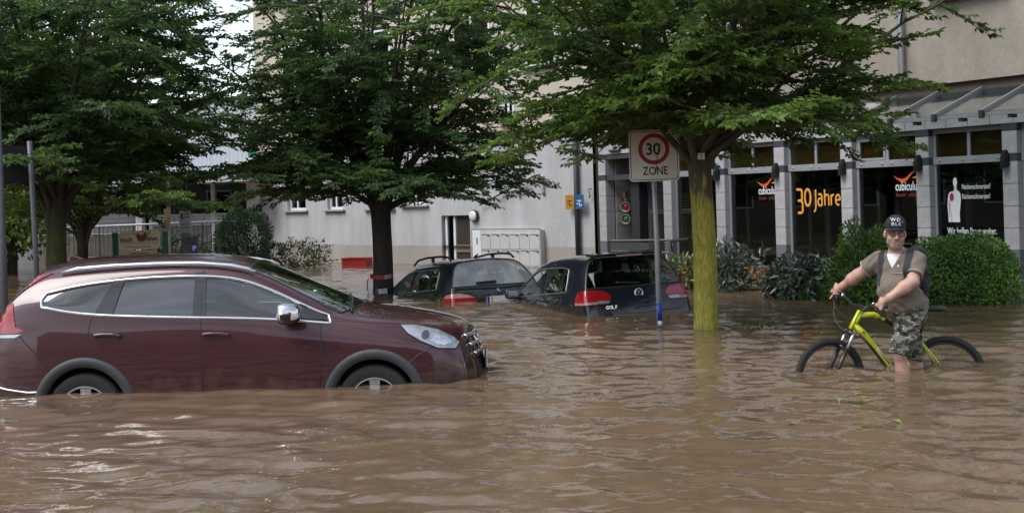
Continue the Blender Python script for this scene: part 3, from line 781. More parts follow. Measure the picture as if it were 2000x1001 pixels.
        spray(pts[-1], az, radians(-5), 0.5, 0.008)
    tw = twigs.build('twigs', bark, root); tw['kind'] = 'stuff'
    TB, TD, TN, TL = np.array(TB), np.array(TD), np.array(TN), np.array(TL)
    TD /= np.linalg.norm(TD, axis=1, keepdims=True); TN /= np.linalg.norm(TN, axis=1, keepdims=True)
    SD = np.cross(TD, TN); SD /= np.linalg.norm(SD, axis=1, keepdims=True)
    P, D, Nn = [], [], []
    for j in range(8):
        t = (j + 0.6) / 7.6; sg = 1 if j % 2 else -1
        P.append(TB + TD * (TL * t)[:, None] - np.array([0, 0, 1]) * (0.10 * TL * t)[:, None])
        a = np.where(j == 7, 0.15, 0.85) * g.uniform(0.7, 1.3, len(TB))
        D.append(TD * np.cos(a)[:, None] + SD * (sg * np.sin(a))[:, None] + g.normal(0, 0.12, (len(TB), 3)) - np.array([0, 0, 0.22]))
        Nn.append(TN + g.normal(0, 0.28, (len(TB), 3)))
    P, D, Nn = np.concatenate(P), np.concatenate(D), np.concatenate(Nn)
    Ln = leaf * g.uniform(0.6, 1.35, len(P))
    cr_ = link('crown', leaves_mesh('crown', P, D, Nn, Ln, Ln * 0.56), root, leafm); cr_['kind'] = 'stuff'
    return root

bark_dark = bark_mat('dark_bark', (0.055, 0.048, 0.042))
bark_lichen = bark_mat('lichen_bark', (0.075, 0.066, 0.05), (0.40, 0.36, 0.055), 2.05)
bark_moss = bark_mat('mossy_bark', (0.052, 0.048, 0.038), (0.09, 0.10, 0.03), 1.9)
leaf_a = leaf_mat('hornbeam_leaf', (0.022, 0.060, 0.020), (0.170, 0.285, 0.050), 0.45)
leaf_b = leaf_mat('shaded_hornbeam_leaf', (0.020, 0.056, 0.026), (0.125, 0.225, 0.052), 0.45)  # hornbeam leaf again, with shade put into a darker, bluer green
make_tree('hornbeam_tree', 'tree with yellow lichen covered trunk standing beside the speed zone sign', (2.34, 15.25), 2.15, 0.145, 4.15, 6.2, 2.28, 20, 3, bark_lichen, leaf_a, bias=(0.25, 0.0), low_r=(0.36, 0.60), spread=1.9, low_f=0.48)
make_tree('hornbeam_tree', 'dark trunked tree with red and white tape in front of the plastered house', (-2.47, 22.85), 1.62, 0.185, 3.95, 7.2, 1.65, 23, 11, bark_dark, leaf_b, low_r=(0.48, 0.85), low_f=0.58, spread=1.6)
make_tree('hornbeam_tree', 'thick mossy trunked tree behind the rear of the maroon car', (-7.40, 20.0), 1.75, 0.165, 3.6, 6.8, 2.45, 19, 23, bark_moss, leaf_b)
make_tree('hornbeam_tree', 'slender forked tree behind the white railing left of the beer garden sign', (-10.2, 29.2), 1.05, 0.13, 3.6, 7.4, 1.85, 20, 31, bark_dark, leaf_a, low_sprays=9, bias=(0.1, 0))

def bush(name, label, cat, center, rad, n, leafm, seed, leaf=0.06, ratio=0.5, power=2.6, shell=0.35, lump=0.12, up=0.35, group=None, zmin=-0.25, stems=5):
    """leaves spread through the outer part of an uneven rounded volume, over woody stems"""
    g = np.random.default_rng(seed)
    root = thing(name, label, cat, (center[0], center[1], 0), group=group)
    d = g.normal(0, 1, (n * 3, 3)); d /= np.linalg.norm(d, axis=1, keepdims=True)
    sup = (np.abs(d) ** power).sum(1) ** (-1 / power)
    ph = g.uniform(0, 6, 9)
    lum = 1 + lump * (np.sin(5 * d[:, 0] + ph[0] + 3 * d[:, 2]) * np.sin(4 * d[:, 1] + ph[1]) + 0.6 * np.sin(9 * d[:, 2] + ph[2] + 7 * d[:, 0]) * np.sin(8 * d[:, 1] + ph[4]) + 0.35 * np.sin(17 * d[:, 0] + ph[5]) * np.sin(15 * d[:, 2] + ph[6]))
    t = 1 - shell * g.random(n * 3) ** 1.8
    P = d * (sup * lum * t)[:, None] * np.array(rad)
    P[:, 2] += center[2]
    P = P[P[:, 2] > zmin][:n]; d = d[:len(P)] if len(d) == len(P) else (P - [0, 0, center[2]]) / np.array(rad)
    d = d / np.maximum(np.linalg.norm(d, axis=1, keepdims=True), 1e-6)
    D = d * 0.55 + g.normal(0, 0.55, (len(P), 3)) + [0, 0, up]
    Nn = d * 0.8 + g.normal(0, 0.45, (len(P), 3)) + [0, 0, 0.5]
    Ln = leaf * g.uniform(0.65, 1.25, len(P))
    f = link('foliage', leaves_mesh('foliage', P, D, Nn, Ln, Ln * ratio), root, leafm); f['kind'] = 'stuff'
    for k in range(stems):
        a = g.uniform(0, 2 * pi); q = Vector((rad[0] * 0.65 * cos(a), rad[1] * 0.65 * sin(a), center[2] + rad[2] * g.uniform(0.1, 0.6)))
        MB().tube([(0.06 * cos(a), 0.06 * sin(a), -0.95), (q.x * 0.45, q.y * 0.45, q.z * 0.4), q], [0.022, 0.016, 0.006], 6).build('stem', bark_dark, root, True)
    return root

hedge_leaf = leaf_mat('hedge_leaf', (0.026, 0.082, 0.018), (0.19, 0.36, 0.055), 0.2, 0.35, 0.5)
laurel_leaf = leaf_mat('laurel_leaf', (0.030, 0.085, 0.018), (0.21, 0.38, 0.06), 0.22, 0.35, 0.5)
grey_leaf = leaf_mat('grey_green_leaf', (0.022, 0.040, 0.030), (0.19, 0.23, 0.17), 0.12, 0.3, 0.7)
maple_leaf = leaf_mat('maple_leaf', (0.05, 0.11, 0.016), (0.24, 0.36, 0.06), 0.4)
conifer_leaf = leaf_mat('conifer_leaf', (0.018, 0.052, 0.024), (0.085, 0.16, 0.055), 0.2)
bush('clipped_hedge_bush', 'large rounded clipped green bush behind the backpack', 'bush', (6.50, 17.75, 0.37), (0.74, 0.62, 0.59), 26000, hedge_leaf, 5, leaf=0.045, ratio=0.62, power=2.5, lump=0.11, shell=0.6)
bush('laurel_bush', 'loose bright green bush behind the cyclist arm between shop pillar and hedge', 'bush', (5.20, 18.2, 0.38), (0.48, 0.5, 0.70), 9000, laurel_leaf, 8, leaf=0.075, ratio=0.42, lump=0.2, up=0.6, shell=0.8)
bush('variegated_shrub', 'low grey green shrub with drooping leaves in front of the orange lettered window', 'bush', (4.55, 19.3, 0.28), (0.55, 0.45, 0.34), 2300, grey_leaf, 13, leaf=0.135, ratio=0.42, lump=0.15, up=-0.15, shell=0.5)
bush('variegated_shrub', 'leafy dark shrub just right of the lichen covered trunk', 'bush', (3.72, 21.1, 0.30), (0.48, 0.4, 0.45), 900, grey_leaf, 17, leaf=0.17, ratio=0.28, lump=0.25, up=0.3, shell=0.8)
bush('variegated_shrub', 'small pale leaved shrub between the hatchback and the lichen covered trunk', 'bush', (2.95, 21.6, 0.28), (0.34, 0.3, 0.28), 700, leaf_mat('pale_leaf', (0.05, 0.09, 0.03), (0.30, 0.34, 0.14), 0.2, 0.35, 0.6), 19, leaf=0.12, ratio=0.4)
bush('conifer_bush', 'dark evergreen conifer bush beside the white corner post', 'bush', (-7.25, 33.2, 0.75), (0.72, 0.6, 0.88), 9000, conifer_leaf, 21, leaf=0.085, ratio=0.30, power=2.4, lump=0.16, up=1.1)
bush('flooded_shrub', 'low olive shrub in the water against the plastered wall', 'bush', (-6.15, 33.6, 0.22), (0.95, 0.5, 0.42), 2300, leaf_mat('olive_leaf', (0.03, 0.045, 0.02), (0.15, 0.17, 0.07), 0.15), 27, leaf=0.10, ratio=0.4, lump=0.3)
bush('creeper_bush', 'small plants growing at the foot of the parking ticket machine', 'bush', (-8.35, 30.6, 0.62), (0.9, 0.25, 0.34), 1500, laurel_leaf, 29, leaf=0.08, ratio=0.5, lump=0.3, stems=3)

def strap_plant(label, x, y, n, h, seed, m_):
    g = np.random.default_rng(seed)
    root = thing('strap_leaf_plant', label, 'plant', (x, y, 0), group='strap leaved plants by the shrub')
    b = MB()
    for k in range(n):
        a = g.uniform(0, 2 * pi); q0 = Vector((g.normal(0, 0.05), g.normal(0, 0.05), -0.4)); hh = h * g.uniform(0.7, 1.15); out = g.uniform(0.08, 0.28)
        pts = [q0 + Vector((cos(a) * out * t * t, sin(a) * out * t * t, (hh + 0.4) * (t - 0.32 * t ** 4))) for t in np.linspace(0, 1, 7)]
        sd = Vector((-sin(a), cos(a), 0)); vs = []
        for i, q in enumerate(pts):
            wv = 0.014 * (1 - (i / 6) ** 2) + 0.001; vs += [q - sd * wv, q + sd * wv]
        b.add(vs, [(2 * i, 2 * i + 1, 2 * i + 3, 2 * i + 2) for i in range(6)])
    f = b.build('blades', m_, root); f['kind'] = 'stuff'
    return root
blade_m = leaf_mat('strap_leaf', (0.02, 0.06, 0.015), (0.12, 0.21, 0.045), 0.25, 0.4)
for i, (x, y, n_, h, lb) in enumerate(((4.72, 18.75, 34, 0.52, 'tall strap leaved clump below the pointing hand'), (4.42, 18.7, 30, 0.36, 'arching strap leaved clump in the middle under the grey green shrub'), (4.12, 18.9, 26, 0.26, 'short strap leaved clump at the left foot of the grey green shrub'),
                               (5.0, 17.9, 22, 0.3, 'sparse strap leaved clump at the water under the bright green bush'))):
    strap_plant(lb, x, y, n_, h, 40 + i, blade_m)
# maple branches far left
def maple(label, base, seed):
    g = np.random.default_rng(seed)
    root = thing('maple_tree', label, 'tree', (*base, 0))
    MB().tube([(0, 0, -1), (0.05, 0, 1.2), (-0.1, 0.1, 3.4), (0, 0, 6)], [0.16, 0.13, 0.1, 0.03], 10).build('trunk', bark_dark, root, True)
    P, D, Nn = [], [], []
    for k in range(120):
        c = np.array([g.uniform(-1.8, 1.1), g.uniform(-1.0, 1.0), 0.7 + 4.8 * g.random() ** 1.5])
        m_ = 55; q = c + g.normal(0, 1, (m_, 3)) * [0.36, 0.36, 0.2]
        P.append(q); D.append((q - c) + g.normal(0, 0.15, (m_, 3)) + [0, 0, -0.25]); Nn.append(g.normal(0, 0.4, (m_, 3)) + [0, -0.4, 0.9])
    P, D, Nn = map(np.concatenate, (P, D, Nn)); Ln = 0.17 * g.uniform(0.6, 1.2, len(P))
    f = link('crown', leaves_mesh('crown', P, D, Nn, Ln, Ln * 0.85), root, maple_leaf); f['kind'] = 'stuff'
    for k in range(6):
        a = g.uniform(0, 6.28); MB().tube([(0, 0, 1.2 + 0.5 * k), (cos(a) * 0.8, sin(a) * 0.6, 1.6 + 0.55 * k), (cos(a) * 1.6, sin(a) * 1.0, 1.7 + 0.6 * k)], [0.05, 0.03, 0.01], 6).build('limb', bark_dark, root, True)
    return root
maple('bright green broad leaved tree at the far left edge behind the dark poles', (-13.9, 34.0), 77)
# ------------------------------------------------------------------ cars
def paint(name, col, flake=0.0):
    m = mat(name, col, 0.38, 0.15, 0.08, 3, coat=1.0, spec=0.3, coat_rough=0.02)
    # dried mud and a wet tide line low on the panels
    N, L = m.node_tree.nodes, m.node_tree.links; p = N['Principled BSDF']; src = p.inputs['Base Color'].links[0].from_socket
    g = N.new('ShaderNodeNewGeometry'); sx = N.new('ShaderNodeSeparateXYZ'); L.new(g.outputs['Position'], sx.inputs[0])
    nz = N.new('ShaderNodeTexNoise'); nz.inputs['Scale'].default_value = 9.0; nz.inputs['Detail'].default_value = 6.0; L.new(g.outputs['Position'], nz.inputs['Vector'])
    mr = N.new('ShaderNodeMapRange'); mr.inputs['From Min'].default_value = 0.0; mr.inputs['From Max'].default_value = 0.22; mr.inputs['To Min'].default_value = 0.22; mr.inputs['To Max'].default_value = -0.12
    L.new(sx.outputs['Z'], mr.inputs['Value']); ad = N.new('ShaderNodeMath'); L.new(nz.outputs['Fac'], ad.inputs[0]); L.new(mr.outputs[0], ad.inputs[1])
    st = N.new('ShaderNodeMapRange'); st.inputs['From Min'].default_value = 0.52; st.inputs['From Max'].default_value = 0.80; st.inputs['To Max'].default_value = 0.5; L.new(ad.outputs[0], st.inputs['Value'])
    mx = N.new('ShaderNodeMixRGB'); mx.inputs['Color2'].default_value = (0.10, 0.072, 0.05, 1); L.new(st.outputs[0], mx.inputs['Fac']); L.new(src, mx.inputs['Color1']); L.new(mx.outputs[0], p.inputs['Base Color'])
    return m
car_glass = glass_mat('car_glass', (0.50, 0.62, 0.57), boost=2.6)
tint_glass = glass_mat('tinted_car_glass', (0.16, 0.18, 0.20), boost=3.4)
lamp_red = mat('lamp_red', (0.30, 0.010, 0.014), 0.12, 0, 0.15, 14, coat=1.0)
lamp_clear = mat('lamp_clear', (0.42, 0.44, 0.47), 0.12, 0.55, 0.3, 9, coat=1.0)
lamp_pink = mat('lamp_pink', (0.42, 0.20, 0.17), 0.2, 0, 0.15, 20, coat=1.0)
lamp_dark = mat('lamp_dark', (0.06, 0.065, 0.07), 0.12, 0.2, 0.2, 20, coat=1.0)
gloss_black = mat('gloss_black', (0.008, 0.008, 0.009), 0.15, 0, 0.1, coat=1.0)
seat_cloth = mat('seat_cloth', (0.022, 0.022, 0.024), 0.9, 0, 0.2, 12)
cladding_m = mat('grey_cladding', (0.050, 0.054, 0.058), 0.65, 0, 0.12, 14, bump=0.15, bscale=90)

class CarBody:
    """A smooth car skin from a cage. stations[j][i] = (s, y, z): row i from sill to roof centre, station j from tail to nose.
    Rows 3..4 carry the side windows."""
    def __init__(self, root, stations, rear_bulge, front_bulge, glass, creases=(), level=3):
        self.root = root
        S, R = len(stations), len(stations[0])
        bm = bmesh.new()
        Lv = [[bm.verts.new((p[0], p[1], p[2])) for p in st] for st in stations]                          # left side: +y
        Rv = [[(bm.verts.new((p[0], -p[1], p[2])) if i < R - 1 else Lv[j][i]) for i, p in enumerate(st)] for j, st in enumerate(stations)]
        cr = bm.edges.layers.float.new('crease_edge')
        def face(vs, mi):
            vs2 = []
            for v in vs:
                if v not in vs2: vs2.append(v)
            if len(vs2) < 3: return
            f = bm.faces.new(vs2); f.material_index = mi; f.smooth = True
        for j in range(S - 1):
            for i in range(R - 1):
                mi = glass.get((j, i), 0)
                face((Lv[j][i], Lv[j][i + 1], Lv[j + 1][i + 1], Lv[j + 1][i]), mi)
                face((Rv[j][i], Rv[j + 1][i], Rv[j + 1][i + 1], Rv[j][i + 1]), mi)
        def cap(j, top, bulge, tagname, flip):
            """grid across the end: rows 0..top, the top row is the skin's own edge"""
            row_top = [Lv[j][i] for i in range(top, R)] + [Rv[j][i] for i in range(R - 2, top - 1, -1)]
            n = len(row_top); prev = None
            for i in range(0, top + 1):
                if i == top: row = row_top
                else:
                    row = [Lv[j][i]]; a, b = Lv[j][i].co, Rv[j][i].co
                    for k in range(1, n - 1):
                        t = (1 - row_top[k].co.y / row_top[0].co.y) / 2
                        q = a.lerp(b, t); q.x += bulge[i] * (1 - (2 * t - 1) ** 2)
                        row.append(bm.verts.new(q))
                    row.append(Rv[j][i])
                if prev:
                    for k in range(n - 1):
                        vs = (prev[k], row[k], row[k + 1], prev[k + 1]) if flip else (prev[k], prev[k + 1], row[k + 1], row[k])
                        inner = 0 < k < n - 2 or n <= 5
                        face(vs, glass.get((tagname, i - 1), 0) if inner else 0)
                prev = row
        cap(0, 5, rear_bulge, 'rear', True)
        cap(S - 1, 3, front_bulge, 'front', False)
        bm.edges.ensure_lookup_table()
        for (j0, i0, j1, i1, val) in creases:
            for VV in (Lv, Rv):
                e = bm.edges.get((VV[j0][i0], VV[j1][i1]))
                if e: e[cr] = val
        bmesh.ops.recalc_face_normals(bm, faces=bm.faces)
        me = bpy.data.meshes.new('cage'); bm.to_mesh(me); bm.free()
        ob = bpy.data.objects.new('cage', me); COL.objects.link(ob)
        for k in range(8): me.materials.append(None)
        md = ob.modifiers.new('s', 'SUBSURF'); md.levels = level; md.render_levels = level
        dg = bpy.context.evaluated_depsgraph_get()
        me2 = bpy.data.meshes.new_from_object(ob.evaluated_get(dg), depsgraph=dg)
        bpy.data.objects.remove(ob)
        self.V = np.array([v.co[:] for v in me2.vertices]); self.Nv = np.array([v.normal[:] for v in me2.vertices])
        self.F = [tuple(p.vertices) for p in me2.polygons]; self.M = np.array([p.material_index for p in me2.polygons])
        # make sure normals point outward
        c = self.V.mean(0)
        if ((self.V - c) * self.Nv).sum() < 0:
            self.Nv = -self.Nv; self.F = [f[::-1] for f in self.F]
        self.bvh = BVHTree.FromPolygons([Vector(v) for v in self.V], self.F)
        bpy.data.meshes.remove(me2)
    def part(self, name, mi, mtl, offset=0.0, parent=None, arches=(), split_sides=False, test=None):
        fs = [f for f, m in zip(self.F, self.M) if (m in mi if isinstance(mi, (set, tuple)) else m == mi)]
        V = self.V + self.Nv * offset
        if test: fs = [f for f in fs if test(V[list(f)].mean(0))]
        V = V.copy()
        for (cx, cz, r) in arches:
            keep = []
            for f in fs:
                c = V[list(f)].mean(0)
                if abs(c[1]) > 0.45 and (c[0] - cx) ** 2 + (c[2] - cz) ** 2 < r * r: continue
                keep.append(f)
            fs = keep
        used = sorted({i for f in fs for i in f}); mp_ = {o: n for n, o in enumerate(used)}
        b = bpy.data.meshes.new(name); b.from_pydata([tuple(V[i]) for i in used], [], [tuple(mp_[i] for i in f) for f in fs])
        for p in b.polygons: p.use_smooth = True
        b.update()
        return link(name, b, parent or self.root, mtl)
    def loops(self, mi):
        """boundary loops of a region of the skin"""
        from collections import Counter, defaultdict
        cnt = Counter()
        for f, m in zip(self.F, self.M):
            if (m in mi if isinstance(mi, (set, tuple)) else m == mi):
                for a, b in zip(f, f[1:] + f[:1]): cnt[tuple(sorted((a, b)))] += 1
        nb = defaultdict(list)
        for (a, b), c in cnt.items():
            if c == 1: nb[a].append(b); nb[b].append(a)
        seen, out = set(), []
        for st in nb:
            if st in seen: continue
            lp, cur, prev = [st], st, None
            seen.add(st)
            while True:
                nx = [q for q in nb[cur] if q != prev and q not in seen]
                if not nx: break
                prev, cur = cur, nx[0]; seen.add(cur); lp.append(cur)
            out.append(lp)
        return out
    def hit(self, p, d):
        h = self.bvh.ray_cast(Vector(p), Vector(d))
        return (h[0], h[1] if h[1].dot(Vector(d)) < 0 else -h[1]) if h[0] is not None else (None, None)
    def proj(self, u, v, view):
        """drop a point of the side view (s,z), the tail view (y,z), the nose view (y,z) or the plan (s,y) on the skin"""
        if view == 'left': return self.hit((u, 3, v), (0, -1, 0))
        if view == 'right': return self.hit((u, -3, v), (0, 1, 0))
        if view == 'rear': return self.hit((-4, u, v), (1, 0, 0))
        if view == 'front': return self.hit((9, u, v), (-1, 0, 0))
        if view == 'top': return self.hit((u, v, 4), (0, 0, -1))
        if isinstance(view, tuple):                          # oblique: azimuth from tail to left, u across, v = z
            a = view[0]; d = Vector((cos(a), -sin(a), 0)); sd = Vector((sin(a), cos(a), 0)) * view[1]
            o = Vector((view[2], view[3], 0)) - d * 6 + sd * u; o.z = v
            return self.hit(o, d)
    def line(self, name, pts, view, r, mtl, lift=0.0, n=8, sub=6, parent=None, flat=1.0):
        q = []
        for (a, b) in zip(pts, pts[1:]):
            for k in range(sub): q.append((a[0] + (b[0] - a[0]) * k / sub, a[1] + (b[1] - a[1]) * k / sub))
        q.append(pts[-1]); out = []
        for (u, v) in q:
            h, nn = self.proj(u, v, view)
            if h is not None: out.append(h + nn * lift)
        if len(out) < 2: return None
        return MB().tube(out, r, n).build(name, mtl, parent or self.root, True)
    def decal(self, name, poly, view, mtl, h=0.004, cell=0.04, depth=0.02, parent=None):
        """a panel of its own thickness that follows the skin inside a polygon"""
        bm = bmesh.new()
        bm.faces.new([bm.verts.new((p[0], p[1], 0)) for p in poly])
        us = [p[0] for p in poly]; vs = [p[1] for p in poly]
        for ax, lo, hi in ((0, min(us), max(us)), (1, min(vs), max(vs))):
            x = lo + cell
            while x < hi - 1e-4:
                co = [0, 0, 0]; no = [0, 0, 0]; co[ax] = x; no[ax] = 1
                bmesh.ops.bisect_plane(bm, geom=bm.verts[:] + bm.edges[:] + bm.faces[:], plane_co=co, plane_no=no); x += cell
        pos = {}; bad = []
        for v in bm.verts:
            q, nn = self.proj(v.co.x, v.co.y, view)
            if q is None: bad.append(v); continue
            pos[v] = (q, nn)
        bmesh.ops.delete(bm, geom=bad, context='VERTS')
        base = {}
        for v in bm.verts:
            if v in pos: q, nn = pos[v]; base[v] = q - nn * depth; v.co = q + nn * h
        edges = [e for e in bm.edges if e.is_boundary]
        r = bmesh.ops.extrude_edge_only(bm, edges=edges)
        for v in [g for g in r['geom'] if isinstance(g, bmesh.types.BMVert)]:
            qn = self.bvh.find_nearest(v.co)
            nn = qn[1] if qn[1] is not None else Vector((0, 0, 1))
            v.co = v.co - (nn if (v.co - Vector(self.V.mean(0))).dot(nn) > 0 else -nn) * (h + depth)
        bmesh.ops.recalc_face_normals(bm, faces=bm.faces)
        for f in bm.faces: f.smooth = True
        me = bpy.data.meshes.new(name); bm.to_mesh(me); bm.free()
        me.set_sharp_from_angle(angle=radians(35))
        return link(name, me, parent or self.root, mtl)
    def trim(self, name, mi, r, mtl, lift=0.0, flat=1.0, test=None):
        for lp in self.loops(mi):
            pts = [Vector(self.V[i]) + Vector(self.Nv[i]) * lift for i in lp]
            c = sum(pts, Vector()) / len(pts)
            if test and not test(c): continue
            MB().tube(pts, r, 8, closed=True).build(name, mtl, self.root, True)

def car_seat(root, x, y, z, rear=False, w=0.5):
    b = MB()
    b.prism([(x - 0.05, z - 0.25), (x + 0.5, z - 0.25), (x + 0.52, z - 0.12), (x + 0.05, z - 0.10), (x - 0.10, z + 0.42), (x - 0.22, z + 0.42), (x - 0.12, z - 0.1)], y - w / 2, y + w / 2, 'xz')
    st = b.build('seat', seat_cloth, root, bevel=0.03)
    MB().prism([(x - 0.13, z + 0.46), (x - 0.25, z + 0.46), (x - 0.24, z + 0.64), (x - 0.16, z + 0.64)], y - 0.13, y + 0.13, 'xz').build('headrest', seat_cloth, st, bevel=0.03)
    for s in (-0.06, 0.06): MB().tube([(x - 0.18, y + s, z + 0.40), (x - 0.19, y + s, z + 0.5)], 0.008, 6).build('headrest_post', grey_metal, st)

def make_wheel(root, x, y, z, r, side):
    """tyre, rim and five twin spokes; side +1 faces +y"""
    M = Matrix.Translation((x, y, z)) @ Matrix.Rotation(radians(-90 * side), 4, 'X')
    prof = [(r * 0.66, -0.10), (r * 0.80, -0.115), (r * 0.93, -0.112), (r * 0.985, -0.09), (r, -0.05), (r, 0.05), (r * 0.985, 0.09), (r * 0.93, 0.112), (r * 0.80, 0.115), (r * 0.66, 0.10)]
    w_ = thing_part('wheel', root)
    b = MB(); b.lathe(prof, 40, M, False); b.build('tyre', rubber, w_, True, sharp=40)
    rim = MB(); rim.lathe([(r * 0.56, -0.1), (r * 0.60, 0.06), (r * 0.665, 0.105), (r * 0.665, 0.112), (r * 0.63, 0.112), (r * 0.60, 0.085), (r * 0.57, 0.0)], 40, M, False)
    rm = rim.build('rim', mat('alloy', (0.55, 0.56, 0.58), 0.25, 0.8, 0.08, 9), w_, True, sharp=40)
    for k in range(5):
        for dq in (-0.13, 0.13):
            a = 2 * pi * k / 5 + pi / 2 + dq; a0 = 2 * pi * k / 5 + pi / 2 + dq * 0.9
            c, s_ = cos(a), sin(a)
            wv = 0.026; t = Vector((-s_, c, 0))
            p0 = Vector((cos(a0) * r * 0.12, sin(a0) * r * 0.12, 0.085)); p1 = Vector((c * r * 0.62, s_ * r * 0.62, 0.075))
            vs = [p0 - t * wv, p0 + t * wv, p1 + t * wv * 0.9, p1 - t * wv * 0.9]
            vs += [v - Vector((0, 0, 0.04)) for v in vs]
            MB().add([M @ v for v in vs], [(0, 1, 2, 3), (7, 6, 5, 4), (0, 4, 5, 1), (1, 5, 6, 2), (2, 6, 7, 3), (3, 7, 4, 0)]).build('spoke', MATS['alloy'], rm)
    MB().lathe([(r * 0.17, 0.03), (r * 0.17, 0.09), (r * 0.12, 0.1)], 20, M).build('hub', MATS['alloy'], rm, True)
    MB().lathe([(r * 0.55, -0.06), (r * 0.55, -0.05)], 24, M).build('brake_disc', dark_metal, w_)
    return w_
def thing_part(name, root):
    o = bpy.data.objects.new(name, None); COL.objects.link(o); o.parent = root; o.empty_display_size = 0.1
    return o

def mirror_part(root, x, y, z, side, shell, cap, s=1.0, fx=1.0, lower=None):
    """door mirror: ellipsoidal shell on a short arm"""
    vs, fs = [], []; n, m_ = 16, 10
    for i in range(m_ + 1):
        t = pi * i / m_
        for k in range(n):
            a = 2 * pi * k / n
            vx, vy, vz = cos(t), sin(t) * cos(a), sin(t) * sin(a)
            sx = (0.085 if vx > 0 else 0.045) * fx
            vs.append((x + s * sx * abs(vx) ** 0.66 * (1 if vx > 0 else -1), y + side * s * (0.115 * (abs(vy) ** 0.6) * (1 if vy > 0 else -1)), z + s * 0.082 * (abs(vz) ** 0.62) * (1 if vz > 0 else -1)))
    for i in range(m_):
        for k in range(n): fs.append((i * n + k, i * n + (k + 1) % n, (i + 1) * n + (k + 1) % n, (i + 1) * n + k))
    if lower is None: mr = MB().add(vs, fs).build('door_mirror', cap, root, True)
    else:
        hi = [f for f in fs if sum(vs[i][2] for i in f) / 4 >= z - 0.022 * s]; lo = [f for f in fs if f not in hi]
        mr = MB().add(vs, lo).build('door_mirror', lower, root, True); MB().add(vs, hi).build('mirror_cap', cap, mr, True)
    MB().tube([(x, y - side * 0.08 * s, z - 0.05 * s), (x + 0.01, y - side * 0.17 * s, z - 0.075 * s)], [0.032 * s, 0.04 * s], 8).build('mirror_arm', shell, mr, True)
    MB().box(x - 0.05 * s, x - 0.043 * s, y - 0.085 * s, y + 0.085 * s, z - 0.055 * s, z + 0.055 * s).build('mirror_glass', mat('mirror_glass', (0.25, 0.27, 0.28), 0.08, 1.0), mr, bevel=0.01)
    return mr
# ---- maroon SUV, s = 0 at the rear axle, z = 0 at the ground; its right side (-y) is the one seen
SUV = thing('maroon_suv', 'maroon SUV standing sill deep in the flood in the foreground', 'car', (0, 0, 0))
D_ = 0.50
def st(*rows): return [(s, y, z + D_) for (s, y, z) in rows]
suv_st = [
 st((-0.84, 0.76, -0.280), (-0.90, 0.84, 0.050), (-0.86, 0.84, 0.420), (-0.765, 0.80, 0.780), (-0.60, 0.70, 0.950), (-0.47, 0.60, 1.082), (-0.52, 0.30, 1.133), (-0.54, 0.0, 1.140)),
 st((-0.70, 0.84, -0.290), (-0.76, 0.885, 0.050), (-0.74, 0.885, 0.420), (-0.66, 0.835, 0.790), (-0.52, 0.735, 0.935), (-0.36, 0.62, 1.107), (-0.36, 0.31, 1.175), (-0.36, 0.0, 1.189)),
 st((-0.45, 0.86, -0.300), (-0.45, 0.90, 0.050), (-0.43, 0.905, 0.430), (-0.42, 0.835, 0.830), (-0.41, 0.775, 0.885), (-0.26, 0.63, 1.117), (-0.22, 0.32, 1.190), (-0.22, 0.0, 1.206)),
 st((-0.05, 0.87, -0.310), (-0.05, 0.91, 0.050), (-0.05, 0.91, 0.430), (-0.10, 0.855, 0.725), (-0.12, 0.735, 0.985), (-0.08, 0.635, 1.127), (-0.05, 0.33, 1.202), (-0.05, 0.0, 1.219)),
 st((0.45, 0.87, -0.320), (0.45, 0.905, 0.050), (0.45, 0.91, 0.420), (0.43, 0.865, 0.675), (0.41, 0.715, 1.055), (0.42, 0.64, 1.142), (0.45, 0.33, 1.208), (0.45, 0.0, 1.224)),
 st((1.03, 0.87, -0.320), (1.03, 0.90, 0.050), (1.03, 0.905, 0.410), (1.03, 0.868, 0.645), (1.03, 0.712, 1.068), (1.03, 0.64, 1.140), (1.0, 0.33, 1.202), (1.0, 0.0, 1.217)),
 st((1.52, 0.87, -0.320), (1.52, 0.90, 0.050), (1.52, 0.905, 0.400), (1.52, 0.865, 0.625), (1.42, 0.705, 1.030), (1.50, 0.625, 1.082), (1.42, 0.33, 1.143), (1.40, 0.0, 1.157)),
 st((1.88, 0.87, -0.320), (1.88, 0.90, 0.050), (1.88, 0.905, 0.395), (1.88, 0.858, 0.610), (1.80, 0.755, 0.845), (1.88, 0.695, 0.872), (1.94, 0.36, 0.905), (1.96, 0.0, 0.915)),
 st((2.22, 0.87, -0.310), (2.22, 0.905, 0.050), (2.22, 0.91, 0.390), (2.22, 0.855, 0.585), (2.235, 0.825, 0.615), (2.30, 0.76, 0.635), (2.46, 0.40, 0.672), (2.51, 0.0, 0.682)),
 st((2.62, 0.87, -0.300), (2.62, 0.915, 0.050), (2.62, 0.925, 0.370), (2.62, 0.865, 0.545), (2.62, 0.805, 0.585), (2.64, 0.70, 0.605), (2.74, 0.36, 0.635), (2.76, 0.0, 0.645)),
 st((3.02, 0.86, -0.290), (3.02, 0.91, 0.050), (3.02, 0.905, 0.330), (3.02, 0.845, 0.475), (3.02, 0.775, 0.525), (3.03, 0.67, 0.555), (3.07, 0.35, 0.585), (3.08, 0.0, 0.595)),
 st((3.26, 0.80, -0.290), (3.28, 0.855, 0.030), (3.28, 0.845, 0.260), (3.27, 0.785, 0.385), (3.28, 0.70, 0.455), (3.30, 0.60, 0.492), (3.34, 0.32, 0.525), (3.36, 0.0, 0.535)),
 st((3.40, 0.70, -0.280), (3.46, 0.75, 0.020), (3.43, 0.735, 0.200), (3.39, 0.69, 0.320), (3.40, 0.62, 0.395), (3.42, 0.52, 0.425), (3.47, 0.28, 0.455), (3.49, 0.0, 0.465)),
]
gl = {}
for j in range(2, 8): gl[(j, 3)] = 1
